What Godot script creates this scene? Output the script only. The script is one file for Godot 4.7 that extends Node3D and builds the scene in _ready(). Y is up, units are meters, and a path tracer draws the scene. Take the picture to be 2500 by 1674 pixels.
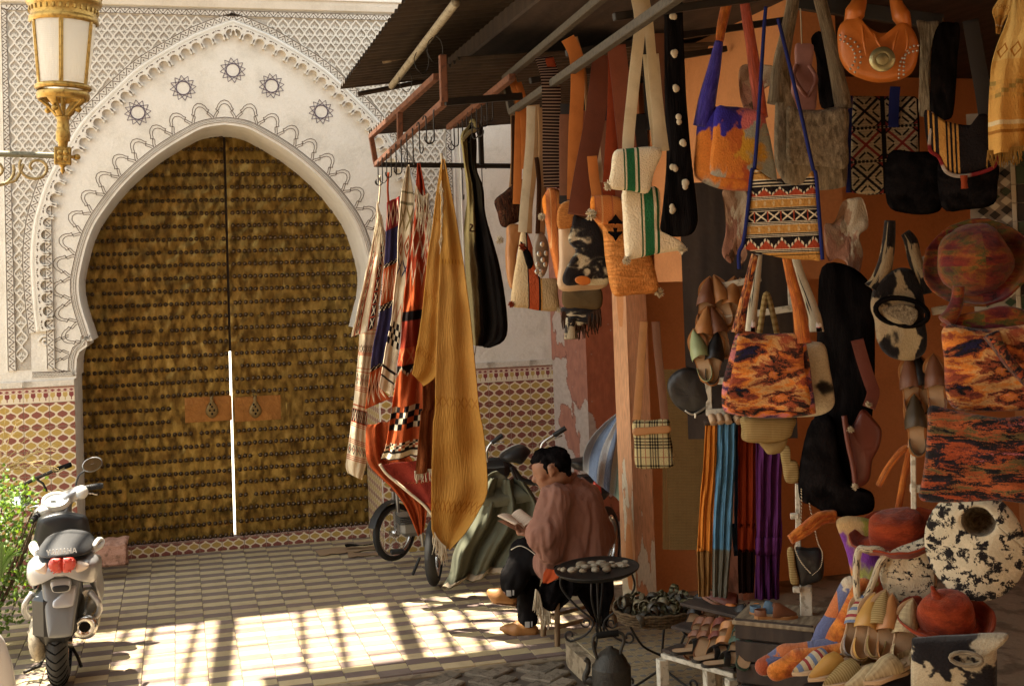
extends Node3D

# ---------------------------------------------------------------- mesh builder
# Faces are given counter-clockwise seen from outside; vertices are shared, so that normals come out smooth, unless flat() splits them.
class MB:
	var v := PackedVector3Array()
	var uv := PackedVector2Array()
	var ix := PackedInt32Array()
	var col := PackedColorArray()
	var tint := Color.WHITE
	var tinted := false

	func p(a: Vector3, t := Vector2.ZERO) -> int:
		v.append(a)
		uv.append(t)
		col.append(tint)
		return v.size() - 1

	func f(a: int, b: int, c: int) -> void:
		ix.append(a)
		ix.append(c)
		ix.append(b)

	func q(a: int, b: int, c: int, d: int) -> void:
		f(a, b, c)
		f(a, c, d)

	func quad(a: Vector3, b: Vector3, c: Vector3, d: Vector3) -> void:
		q(p(a, Vector2(0, 0)), p(b, Vector2(1, 0)), p(c, Vector2(1, 1)), p(d, Vector2(0, 1)))

	func tri(a: Vector3, b: Vector3, c: Vector3) -> void:
		f(p(a), p(b), p(c))

	# a box with chamfered edges
	func box(c: Vector3, s: Vector3, bev := 0.004, bs := Basis.IDENTITY) -> MB:
		var h := s * 0.5
		bev = minf(bev, minf(h.x, minf(h.y, h.z)) * 0.8)
		for ax in 3:
			for sg in [-1.0, 1.0]:
				var e := [Vector3.ZERO, Vector3.ZERO, Vector3.ZERO, Vector3.ZERO]
				var a1 := (ax + 1) % 3
				var a2 := (ax + 2) % 3
				var k := 0
				for pr in [[-1, -1], [1, -1], [1, 1], [-1, 1]]:
					var w := Vector3.ZERO
					w[ax] = sg * h[ax]
					w[a1] = pr[0] * (h[a1] - bev)
					w[a2] = pr[1] * (h[a2] - bev)
					e[k] = c + bs * w
					k += 1
				if sg > 0:
					quad(e[0], e[1], e[2], e[3])
				else:
					quad(e[3], e[2], e[1], e[0])
		if bev <= 0.0:
			return self
		for ax in 3:
			var a1 := (ax + 1) % 3
			var a2 := (ax + 2) % 3
			for s1 in [-1.0, 1.0]:
				for s2 in [-1.0, 1.0]:
					var w := [Vector3.ZERO, Vector3.ZERO, Vector3.ZERO, Vector3.ZERO]
					for k in 4:
						var t := Vector3.ZERO
						t[ax] = (h[ax] - bev) * (-1.0 if k == 0 or k == 3 else 1.0)
						t[a1] = s1 * (h[a1] - (0.0 if k < 2 else bev))
						t[a2] = s2 * (h[a2] - (bev if k < 2 else 0.0))
						w[k] = c + bs * t
					if s1 * s2 > 0:
						quad(w[3], w[2], w[1], w[0])
					else:
						quad(w[0], w[1], w[2], w[3])
		for sx in [-1.0, 1.0]:
			for sy in [-1.0, 1.0]:
				for sz in [-1.0, 1.0]:
					var a: Vector3 = c + bs * Vector3(sx * h.x, sy * (h.y - bev), sz * (h.z - bev))
					var b: Vector3 = c + bs * Vector3(sx * (h.x - bev), sy * h.y, sz * (h.z - bev))
					var d: Vector3 = c + bs * Vector3(sx * (h.x - bev), sy * (h.y - bev), sz * h.z)
					if sx * sy * sz > 0:
						tri(a, b, d)
					else:
						tri(d, b, a)
		return self

	# a bar between two points with a rectangular section; up says which way its height points
	func bar(a: Vector3, b: Vector3, w: float, h: float, up := Vector3.UP, bev := 0.003) -> MB:
		var z := (b - a).normalized()
		var x := up.cross(z)
		if x.length() < 0.01:
			x = Vector3.RIGHT.cross(z)
		x = x.normalized()
		return box((a + b) * 0.5, Vector3(w, h, a.distance_to(b)), bev, Basis(x, z.cross(x), z))

	# a round tube along a path, r a number or one per point
	func tube(path: PackedVector3Array, r, sides := 8, caps := true, flatten := 1.0, side0 := Vector3.ZERO) -> MB:
		var n := path.size()
		var side := Vector3.ZERO
		var first := v.size()
		for i in n:
			var d := (path[mini(i + 1, n - 1)] - path[maxi(i - 1, 0)]).normalized()
			if i == 0:
				side = side0 if side0 != Vector3.ZERO else d.cross(Vector3.UP if absf(d.y) < 0.9 else Vector3.RIGHT)
			side = (side - d * side.dot(d)).normalized()
			var up := side.cross(d)
			var rr: float = r if r is float else r[i]
			for k in sides:
				var a := TAU * k / sides
				p(path[i] + side * cos(a) * rr + up * sin(a) * rr * flatten, Vector2(float(k) / sides, float(i) / (n - 1)))
		for i in n - 1:
			for k in sides:
				var a := first + i * sides + k
				var b := first + i * sides + (k + 1) % sides
				q(b, a, a + sides, b + sides)
		if caps:
			var c0 := p(path[0])
			var c1 := p(path[n - 1])
			var l := first + (n - 1) * sides
			for k in sides:
				f(c0, first + k, first + (k + 1) % sides)
				f(c1, l + (k + 1) % sides, l + k)
		return self

	# a flat band along a path; side is the direction across it
	func ribbon(path: PackedVector3Array, w, t: float, across := Vector3.RIGHT, follow := false) -> MB:
		var n := path.size()
		var ln := 0.0
		for i in n:
			var d := (path[mini(i + 1, n - 1)] - path[maxi(i - 1, 0)]).normalized()
			var s := across
			if follow:
				s = d.cross(across)
			s = (s - d * s.dot(d)).normalized()
			var nn := s.cross(d).normalized() * t * 0.5
			var ww: float = (w if w is float else w[i]) * 0.5
			if i:
				ln += path[i].distance_to(path[i - 1])
			p(path[i] - s * ww + nn, Vector2(0, ln))
			p(path[i] + s * ww + nn, Vector2(1, ln))
			p(path[i] - s * ww - nn, Vector2(0, ln))
			p(path[i] + s * ww - nn, Vector2(1, ln))
		var first := v.size() - n * 4
		for i in n - 1:
			var a := first + i * 4
			q(a, a + 4, a + 5, a + 1)
			q(a + 2, a + 3, a + 7, a + 6)
			q(a + 1, a + 5, a + 7, a + 3)
			q(a, a + 2, a + 6, a + 4)
		var e := first + (n - 1) * 4
		q(first, first + 1, first + 3, first + 2)
		q(e, e + 2, e + 3, e + 1)
		return self

	# a profile of (radius, height) turned about the y axis of xf
	func lathe(prof: PackedVector2Array, seg := 20, xf := Transform3D.IDENTITY, squash := 1.0) -> MB:
		var first := v.size()
		var n := prof.size()
		for i in n:
			for k in seg + 1:
				var a := TAU * k / seg
				p(xf * Vector3(cos(a) * prof[i].x, prof[i].y, sin(a) * prof[i].x * squash), Vector2(float(k) / seg, float(i) / (n - 1)))
		for i in n - 1:
			for k in seg:
				var a := first + i * (seg + 1) + k
				q(a + 1, a, a + seg + 1, a + seg + 2)
		return self

	func ball(c: Vector3, r: Vector3, seg := 12, rows := 8, bs := Basis.IDENTITY) -> MB:
		var first := v.size()
		for i in rows + 1:
			var t := PI * i / rows - PI / 2
			for k in seg + 1:
				var a := TAU * k / seg
				p(c + bs * Vector3(cos(a) * cos(t) * r.x, sin(t) * r.y, sin(a) * cos(t) * r.z), Vector2(float(k) / seg, float(i) / rows))
		for i in rows:
			for k in seg:
				var a := first + i * (seg + 1) + k
				q(a + 1, a, a + seg + 1, a + seg + 2)
		return self

	# a polygon pushed from z0 to z1
	func prism(poly: PackedVector2Array, z0: float, z1: float, xf := Transform3D.IDENTITY, back := true) -> MB:
		if Geometry2D.is_polygon_clockwise(poly):
			poly = poly.duplicate()
			poly.reverse()
		var t := Geometry2D.triangulate_polygon(poly)
		var n := poly.size()
		var lo := poly[0]
		var hi := poly[0]
		for a in poly:
			lo = lo.min(a)
			hi = hi.max(a)
		var fr := v.size()
		for a in poly:
			p(xf * Vector3(a.x, a.y, z1), (a - lo) / (hi - lo))
		for i in range(0, t.size(), 3):
			var a := poly[t[i]]
			var b := poly[t[i + 1]]
			var c := poly[t[i + 2]]
			if (b - a).cross(c - a) > 0:
				f(fr + t[i], fr + t[i + 1], fr + t[i + 2])
			else:
				f(fr + t[i], fr + t[i + 2], fr + t[i + 1])
		if back:
			var bk := v.size()
			for a in poly:
				p(xf * Vector3(a.x, a.y, z0), (a - lo) / (hi - lo))
			for i in range(0, t.size(), 3):
				var a := poly[t[i]]
				var b := poly[t[i + 1]]
				var c := poly[t[i + 2]]
				if (b - a).cross(c - a) > 0:
					f(bk + t[i], bk + t[i + 2], bk + t[i + 1])
				else:
					f(bk + t[i], bk + t[i + 1], bk + t[i + 2])
		for i in n:
			var a := poly[i]
			var b := poly[(i + 1) % n]
			quad(xf * Vector3(a.x, a.y, z0), xf * Vector3(b.x, b.y, z0), xf * Vector3(b.x, b.y, z1), xf * Vector3(a.x, a.y, z1))
		return self

	# a grid of nu x nv cells, at = func(u, v) -> Vector3; thick > 0 closes it to a slab
	func grid(nu: int, nv: int, at: Callable, thick := 0.0, uvs := Vector2.ONE) -> MB:
		var first := v.size()
		for j in nv + 1:
			for i in nu + 1:
				p(at.call(float(i) / nu, float(j) / nv), Vector2(float(i) / nu, 1.0 - float(j) / nv) * uvs)
		var w := nu + 1
		for j in nv:
			for i in nu:
				var a := first + j * w + i
				q(a, a + 1, a + w + 1, a + w)
		if thick > 0.0:
			var nrm := PackedVector3Array()
			for j in nv + 1:
				for i in nu + 1:
					var a := v[first + j * w + mini(i + 1, nu)] - v[first + j * w + maxi(i - 1, 0)]
					var b := v[first + mini(j + 1, nv) * w + i] - v[first + maxi(j - 1, 0) * w + i]
					nrm.append(a.cross(b).normalized())
			var bk := v.size()
			for i in nrm.size():
				p(v[first + i] - nrm[i] * thick, uv[first + i])
			for j in nv:
				for i in nu:
					var a := bk + j * w + i
					q(a + w, a + w + 1, a + 1, a)
			var d := bk - first
			for i in nu:
				var a := first + i
				q(a + d, a + d + 1, a + 1, a)
				a = first + nv * w + i
				q(a, a + 1, a + d + 1, a + d)
			for j in nv:
				var a := first + j * w
				q(a, a + w, a + d + w, a + d)
				a = first + j * w + nu
				q(a + d, a + d + w, a + w, a)
		return self

	# a stuffed shape: outline in the xy plane (star-shaped round its middle), bulging to thick
	func pillow(outline: PackedVector2Array, thick: float, rings := 6, wob := 0.0, seedn := 1, flatness := 0.35, back := true) -> MB:
		if Geometry2D.is_polygon_clockwise(outline):
			outline = outline.duplicate()
			outline.reverse()
		var nz := FastNoiseLite.new()
		nz.seed = seedn
		nz.frequency = 6.0
		var n := outline.size()
		var c := Vector2.ZERO
		var lo := outline[0]
		var hi := outline[0]
		for a in outline:
			c += a
			lo = lo.min(a)
			hi = hi.max(a)
		c /= n
		for sd in ([1.0, -1.0] if back else [1.0]):
			var first := v.size()
			for r in rings:
				var s := cos(PI * 0.5 * r / rings)
				var h := pow(sin(PI * 0.5 * r / rings), flatness) * thick * 0.5 if r else 0.0
				if r:
					s = 1.0 - pow(float(r) / rings, 1.6)
				for k in n:
					var a := c + (outline[k] - c) * s
					var w := nz.get_noise_3d(a.x, a.y, sd) * wob * (1.0 if r else 0.3)
					p(Vector3(a.x, a.y, h * sd + w), Vector2((a.x - lo.x) / (hi.x - lo.x), (hi.y - a.y) / (hi.y - lo.y)))
			var m := p(Vector3(c.x, c.y, thick * 0.5 * sd + nz.get_noise_3d(c.x, c.y, sd) * wob), Vector2((c.x - lo.x) / (hi.x - lo.x), (hi.y - c.y) / (hi.y - lo.y)))
			for r in rings - 1:
				for k in n:
					var a := first + r * n + k
					var b := first + r * n + (k + 1) % n
					if sd > 0:
						q(a, b, b + n, a + n)
					else:
						q(b, a, a + n, b + n)
			var l := first + (rings - 1) * n
			for k in n:
				if sd > 0:
					f(l + k, l + (k + 1) % n, m)
				else:
					f(l + (k + 1) % n, l + k, m)
		return self

	func done(flat := false) -> ArrayMesh:
		var a := []
		a.resize(Mesh.ARRAY_MAX)
		if flat:
			var v2 := PackedVector3Array()
			var u2 := PackedVector2Array()
			var c2 := PackedColorArray()
			for i in ix:
				v2.append(v[i])
				u2.append(uv[i])
				c2.append(col[i])
			v = v2
			uv = u2
			col = c2
			ix = PackedInt32Array(range(v.size()))
		var n := PackedVector3Array()
		n.resize(v.size())
		for i in range(0, ix.size(), 3):
			var x := ix[i]
			var y := ix[i + 1]
			var z := ix[i + 2]
			var c := (v[z] - v[x]).cross(v[y] - v[x])
			n[x] += c
			n[y] += c
			n[z] += c
		for i in n.size():
			n[i] = n[i].normalized() if n[i] != Vector3.ZERO else Vector3.UP
		a[Mesh.ARRAY_VERTEX] = v
		a[Mesh.ARRAY_NORMAL] = n
		a[Mesh.ARRAY_TEX_UV] = uv
		a[Mesh.ARRAY_INDEX] = ix
		if tinted:
			a[Mesh.ARRAY_COLOR] = col
		var m := ArrayMesh.new()
		m.add_surface_from_arrays(Mesh.PRIMITIVE_TRIANGLES, a)
		return m


# ---------------------------------------------------------------- scene helpers
var used := {}
var rg := RandomNumberGenerator.new()


func numbered(called: String) -> String:
	if not used.has(called):
		used[called] = 0
		return called
	used[called] += 1
	return "%s_%03d" % [called, used[called]]


func tag(o: Node3D, label: String, category: String, group := "") -> Node3D:
	o.set_meta("label", label)
	o.set_meta("category", category)
	if group:
		o.set_meta("group", group)
	return o


func thing(called: String, label: String, category: String, at := Vector3.ZERO, turn := 0.0, group := "") -> Node3D:
	var o := Node3D.new()
	o.name = numbered(called)
	add_child(o)
	o.position = at
	o.rotation.y = turn
	return tag(o, label, category, group)


func part(called: String, b, m: Material, parent: Node, flat := false) -> MeshInstance3D:
	var o := MeshInstance3D.new()
	o.mesh = b if b is Mesh else b.done(flat)
	o.material_override = m
	o.name = called
	parent.add_child(o, true)
	return o


func struct(called: String, b, m: Material, flat := true) -> MeshInstance3D:
	var o := part(numbered(called), b, m, self, flat)
	o.set_meta("kind", "structure")
	return o


func stuff(o: Node) -> void:
	o.set_meta("kind", "stuff")


func many(called: String, m: Mesh, mt: Material, at: Array, parent: Node) -> void:
	if at.is_empty():
		return
	var mm := MultiMesh.new()
	mm.transform_format = MultiMesh.TRANSFORM_3D
	mm.mesh = m
	mm.instance_count = at.size()
	for i in at.size():
		mm.set_instance_transform(i, at[i])
	var o := MultiMeshInstance3D.new()
	o.multimesh = mm
	o.material_override = mt
	o.name = called
	parent.add_child(o, true)
	stuff(o)


func v2(a: Array) -> PackedVector2Array:
	var r := PackedVector2Array()
	for i in range(0, a.size(), 2):
		r.append(Vector2(a[i], a[i + 1]))
	return r


func v3(a: Array) -> PackedVector3Array:
	var r := PackedVector3Array()
	for i in range(0, a.size(), 3):
		r.append(Vector3(a[i], a[i + 1], a[i + 2]))
	return r


# smooth curves through points
func curve2(pts: PackedVector2Array, per := 5, closed := false) -> PackedVector2Array:
	var r := PackedVector2Array()
	var n := pts.size()
	for i in (n if closed else n - 1):
		var a := pts[(i - 1 + n) % n] if closed else pts[maxi(i - 1, 0)]
		var d := pts[(i + 2) % n] if closed else pts[mini(i + 2, n - 1)]
		for k in per:
			r.append(pts[i].cubic_interpolate(pts[(i + 1) % n], a, d, float(k) / per))
	if not closed:
		r.append(pts[n - 1])
	return r


func curve3(pts: PackedVector3Array, per := 5) -> PackedVector3Array:
	var r := PackedVector3Array()
	var n := pts.size()
	for i in n - 1:
		for k in per:
			r.append(pts[i].cubic_interpolate(pts[i + 1], pts[maxi(i - 1, 0)], pts[mini(i + 2, n - 1)], float(k) / per))
	r.append(pts[n - 1])
	return r


# evenly spaced points along a path
func even2(pts: PackedVector2Array, n: int) -> PackedVector2Array:
	var at := [0.0]
	for i in range(1, pts.size()):
		at.append(at[i - 1] + pts[i].distance_to(pts[i - 1]))
	var r := PackedVector2Array()
	var k := 0
	for i in n + 1:
		var s: float = at[-1] * i / n
		while k < pts.size() - 2 and at[k + 1] < s:
			k += 1
		r.append(pts[k].lerp(pts[k + 1], clampf((s - at[k]) / maxf(at[k + 1] - at[k], 1e-9), 0, 1)))
	return r


# ---------------------------------------------------------------- materials
func lin(r: float, g: float, b: float) -> Color:
	return Color(r, g, b).linear_to_srgb()


func mat(r: float, g: float, b: float, rough := 0.85, metal := 0.0) -> StandardMaterial3D:
	var m := StandardMaterial3D.new()
	m.albedo_color = lin(r, g, b)
	m.roughness = rough
	m.metallic = metal
	m.cull_mode = BaseMaterial3D.CULL_DISABLED
	return m


func noise_image(seedn: int, freq: float, octaves := 4, size := 256, kind := FastNoiseLite.TYPE_SIMPLEX_SMOOTH, warp := 0.0) -> Image:
	var n := FastNoiseLite.new()
	n.seed = seedn
	n.frequency = freq
	n.noise_type = kind
	n.fractal_octaves = octaves
	if warp > 0.0:
		n.domain_warp_enabled = true
		n.domain_warp_amplitude = warp
		n.domain_warp_frequency = freq * 0.7
	return n.get_seamless_image(size, size)


# noise run through a list of stops and linear colours
func ramp_texture(im: Image, stops: Array, colors: Array, grit := 0.0) -> ImageTexture:
	var g := Gradient.new()
	g.offsets = PackedFloat32Array(stops)
	var c := PackedColorArray()
	for a in colors:
		c.append(a.linear_to_srgb())
	g.colors = c
	var lut := []
	for i in 256:
		lut.append(g.sample(i / 255.0))
	var w := im.get_width()
	var h := im.get_height()
	var o := Image.create(w, h, false, Image.FORMAT_RGB8)
	for y in h:
		for x in w:
			var k: Color = lut[clampi(int(im.get_pixel(x, y).r * 255.0), 0, 255)]
			if grit > 0.0:
				k = k * (1.0 + (rg.randf() - 0.5) * grit)
			o.set_pixel(x, y, k)
	return ImageTexture.create_from_image(o)


func tri(m: StandardMaterial3D, t: Texture2D, scale: float, world := false) -> StandardMaterial3D:
	m.albedo_texture = t
	m.uv1_triplanar = true
	m.uv1_world_triplanar = world
	m.uv1_scale = Vector3.ONE * scale
	return m


func bump(m: StandardMaterial3D, t: Texture2D, cm: float) -> StandardMaterial3D:
	m.heightmap_enabled = true
	m.heightmap_texture = t
	m.heightmap_scale = cm
	return m


func cloth(m: StandardMaterial3D, amount := 0.3) -> StandardMaterial3D:
	m.rim_enabled = true
	m.rim = amount
	m.rim_tint = 0.6
	return m


var M := {}
var T := {}
const ZW := -9.25      # face of the gate wall
const ZG := -9.97      # face of the gate


func _ready() -> void:
	rg.seed = 7
	var cam := Camera3D.new()
	cam.name = "camera"
	cam.projection = Camera3D.PROJECTION_FRUSTUM
	cam.near = 0.05
	cam.far = 400.0
	cam.size = 0.028836
	cam.frustum_offset = Vector2(0, -0.003914)
	cam.transform = Transform3D(Basis(Vector3(0.962, -0.034, 0.272), Vector3(0.026, 0.999, 0.034), Vector3(-0.273, -0.026, 0.962)).orthonormalized(), Vector3(0, 2.1, 0))
	add_child(cam)
	var sky := ProceduralSkyMaterial.new()
	sky.sky_top_color = Color(0.72, 0.74, 0.74)
	sky.sky_horizon_color = Color(0.95, 0.93, 0.89)
	sky.sky_curve = 0.12
	sky.ground_bottom_color = Color(0.3, 0.27, 0.22)
	sky.ground_horizon_color = Color(0.6, 0.54, 0.45)
	var env := Environment.new()
	env.background_mode = Environment.BG_SKY
	env.sky = Sky.new()
	env.sky.sky_material = sky
	env.tonemap_mode = Environment.TONE_MAPPER_LINEAR
	env.tonemap_exposure = 5.0
	env.sdfgi_enabled = true
	env.ssao_enabled = true
	env.ssil_enabled = true
	var we := WorldEnvironment.new()
	we.name = "surroundings"
	we.environment = env
	add_child(we)
	var sun := DirectionalLight3D.new()
	sun.name = "sun"
	sun.light_energy = 1.6
	sun.light_color = Color(1.0, 0.95, 0.86)
	sun.light_angular_distance = 0.7
	sun.shadow_enabled = true
	add_child(sun)
	var to_sun := Vector3(-0.3, 1.0, -0.27).normalized()
	sun.look_at_from_position(to_sun * 20.0, Vector3.ZERO, Vector3.RIGHT)

	materials()
	ground()
	gate_wall()
	gate()
	overhead()
	shop_building()
	build_rest()


func materials() -> void:
	var mott := noise_image(3, 0.012, 5, 256)
	var fine := noise_image(5, 0.09, 3, 256)
	var crumple := noise_image(8, 0.03, 3, 256, FastNoiseLite.TYPE_CELLULAR, 12.0)
	T.fine = ImageTexture.create_from_image(fine)
	T.mott = ramp_texture(mott, [0.0, 0.35, 0.65, 1.0], [Color(0.8, 0.79, 0.77), Color(0.93, 0.925, 0.91), Color(1, 1, 1), Color(1, 1, 1)], 0.06)
	T.worn = ramp_texture(noise_image(11, 0.02, 5, 256), [0.0, 0.3, 0.42, 0.7, 1.0], [Color(0.4, 0.38, 0.35), Color(0.6, 0.58, 0.55), Color(0.9, 0.9, 0.9), Color(1, 1, 1), Color(1, 1, 1)], 0.12)
	T.crumple = ImageTexture.create_from_image(crumple)
	T.brass = ramp_texture(noise_image(21, 0.03, 5, 512, FastNoiseLite.TYPE_SIMPLEX_SMOOTH, 20.0), [0.0, 0.3, 0.5, 0.72, 1.0], [Color(0.04, 0.022, 0.006), Color(0.13, 0.08, 0.02), Color(0.235, 0.155, 0.04), Color(0.34, 0.235, 0.066), Color(0.5, 0.37, 0.14)], 0.1)
	T.wood = wood_texture(31, Color(0.32, 0.2, 0.1), Color(0.14, 0.075, 0.035))
	T.leather = ImageTexture.create_from_image(noise_image(41, 0.12, 3, 256, FastNoiseLite.TYPE_CELLULAR))
	T.weave = weave_texture()
	T.ogee = ogee_texture()
	T.border = border_texture()

	M.plaster = bump(tri(mat(0.72, 0.69, 0.63, 0.92), T.mott, 0.9), T.fine, 0.25)
	M.plaster2 = bump(tri(mat(0.66, 0.61, 0.53, 0.92), T.worn, 0.5), T.fine, 0.3)
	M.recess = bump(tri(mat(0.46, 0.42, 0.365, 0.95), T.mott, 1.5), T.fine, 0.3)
	M.engrave = mat(0.10, 0.07, 0.05, 0.9)
	M.star = mat(0.10, 0.075, 0.11, 0.9)
	M.starfill = mat(0.27, 0.25, 0.32, 0.9)
	M.bandbrown = tri(mat(0.26, 0.19, 0.13, 0.9), T.mott, 2.0)
	M.brass = mat(1, 1, 1, 0.36, 0.82)
	M.brass.albedo_texture = T.brass
	M.brass.uv1_triplanar = true
	M.brass.uv1_world_triplanar = true
	M.brass.uv1_scale = Vector3(0.8, 0.37, 1.0)
	bump(M.brass, T.crumple, 0.8)
	M.stud = mat(0.10, 0.065, 0.035, 0.3, 0.7)
	M.copper = bump(tri(mat(0.36, 0.17, 0.05, 0.4, 0.8), T.mott, 3.0), T.crumple, 0.3)
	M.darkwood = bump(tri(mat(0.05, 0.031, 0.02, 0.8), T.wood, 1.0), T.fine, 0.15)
	M.ogee = mat(1, 1, 1, 0.35)
	M.ogee.albedo_texture = T.ogee
	M.border = mat(1, 1, 1, 0.4)
	M.border.albedo_texture = T.border
	M.grout = tri(mat(0.3, 0.25, 0.19, 0.95), T.mott, 2.0)
	M.iron = tri(mat(0.03, 0.026, 0.022, 0.55, 0.5), T.mott, 6.0)
	M.rust = bump(tri(mat(0.17, 0.06, 0.024, 0.8, 0.0), T.worn, 4.0), T.fine, 0.1)
	M.steelbar = bump(tri(mat(0.06, 0.046, 0.028, 0.8, 0.0), T.worn, 6.0), T.fine, 0.1)
	M.corr = bump(tri(mat(0.055, 0.036, 0.022, 0.7, 0.3), T.worn, 1.5), T.fine, 0.1)
	M.black = mat(0.012, 0.011, 0.010, 0.9)
	M.black.metallic_specular = 0.1
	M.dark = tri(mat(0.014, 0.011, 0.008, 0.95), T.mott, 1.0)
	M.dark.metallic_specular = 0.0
	M.ochre = bump(tri(mat(0.56, 0.235, 0.085, 0.9), T.mott, 0.45), T.fine, 0.3)
	M.ochre3 = bump(tri(mat(0.10, 0.036, 0.012, 0.9), T.mott, 0.45), T.fine, 0.3)
	M.ochre2 = bump(tri(mat(0.52, 0.26, 0.11, 0.9), T.worn, 1.1, true), T.fine, 0.3)


func wood_texture(sd: int, light: Color, dark: Color) -> ImageTexture:
	var n := FastNoiseLite.new()
	n.seed = sd
	n.frequency = 0.03
	var im := Image.create(128, 256, false, Image.FORMAT_RGB8)
	for y in 256:
		for x in 128:
			var k := 0.5 + 0.5 * sin((x + 14.0 * n.get_noise_2d(x * 0.6, y * 0.12)) * TAU / 16.0)
			k = clampf(k * 0.6 + 0.4 * (0.5 + n.get_noise_2d(x * 6.0, y * 0.4)), 0, 1)
			var c := dark.lerp(light, k) / light.r
			im.set_pixel(x, y, Color(minf(c.r, 1), minf(c.g / light.g * light.r, 1), minf(c.b / light.b * light.r, 1)).linear_to_srgb())
	return ImageTexture.create_from_image(im)


func weave_texture() -> ImageTexture:
	var im := Image.create(64, 64, false, Image.FORMAT_L8)
	for y in 64:
		for x in 64:
			var over := (x / 8 + y / 8) % 2 == 0
			var k := absf(sin(PI * (x % 8 + 0.5) / 8.0)) if over else absf(sin(PI * (y % 8 + 0.5) / 8.0))
			k = 0.35 + 0.65 * k * (0.85 + 0.15 * rg.randf())
			im.set_pixel(x, y, Color(k, k, k))
	return ImageTexture.create_from_image(im)


# the printed ogee pattern of one wall tile: two bulbs across and two down
func ogee_texture() -> ImageTexture:
	var im := Image.create(128, 128, false, Image.FORMAT_RGB8)
	var ye := Color(0.42, 0.28, 0.075)
	var re := Color(0.23, 0.075, 0.055)
	var wh := Color(0.66, 0.57, 0.42)
	for y in 128:
		for x in 128:
			var du := fposmod(x / 64.0, 1.0) - 0.5
			var dv := fposmod(y / 64.0, 1.0) - 0.5
			var w := 0.25 + 0.265 * cos(TAU * dv) - 0.02 * cos(3 * TAU * dv)
			var d := (absf(du) - w) / sqrt(1.0 + pow(0.235 * TAU * sin(TAU * dv), 2))
			var c := wh
			if d < -0.075:
				c = ye
			elif d > 0.075:
				c = re
			if x % 127 == 0 or y % 127 == 0:
				c = c * 0.75
			c = c * (0.9 + 0.2 * rg.randf())
			im.set_pixel(x, y, c.linear_to_srgb())
	return ImageTexture.create_from_image(im)


# the border tile above: little domed towers in red and yellow on cream, a chain of lozenges below
func border_texture() -> ImageTexture:
	var im := Image.create(128, 80, false, Image.FORMAT_RGB8)
	var ye := Color(0.46, 0.32, 0.1)
	var re := Color(0.2, 0.04, 0.04)
	var wh := Color(0.66, 0.58, 0.44)
	for y in 80:
		for x in 128:
			var c := wh
			var u := fposmod(x / 32.0, 1.0) - 0.5
			var odd := int(x / 32.0) % 2 == 1
			if y > 8 and y < 50:
				var v := (50 - y) / 42.0
				var w := 0.36 if v < 0.28 else (0.4 * sqrt(maxf(0.0, 1.0 - pow((v - 0.3) / 0.34, 2))) if v < 0.62 else 0.07)
				if absf(u) < w:
					c = re if odd else ye
			elif y >= 54 and y < 70:
				if absf(u) * 0.36 + absf(y - 61.5) / 16.0 * 0.4 < 0.16:
					c = re
				elif y < 56 or y > 67:
					c = re * 1.3
			elif y >= 73:
				c = Color(0.24, 0.08, 0.05)
			im.set_pixel(x, y, (c * (0.92 + 0.16 * rg.randf())).linear_to_srgb())
	return ImageTexture.create_from_image(im)


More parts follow.
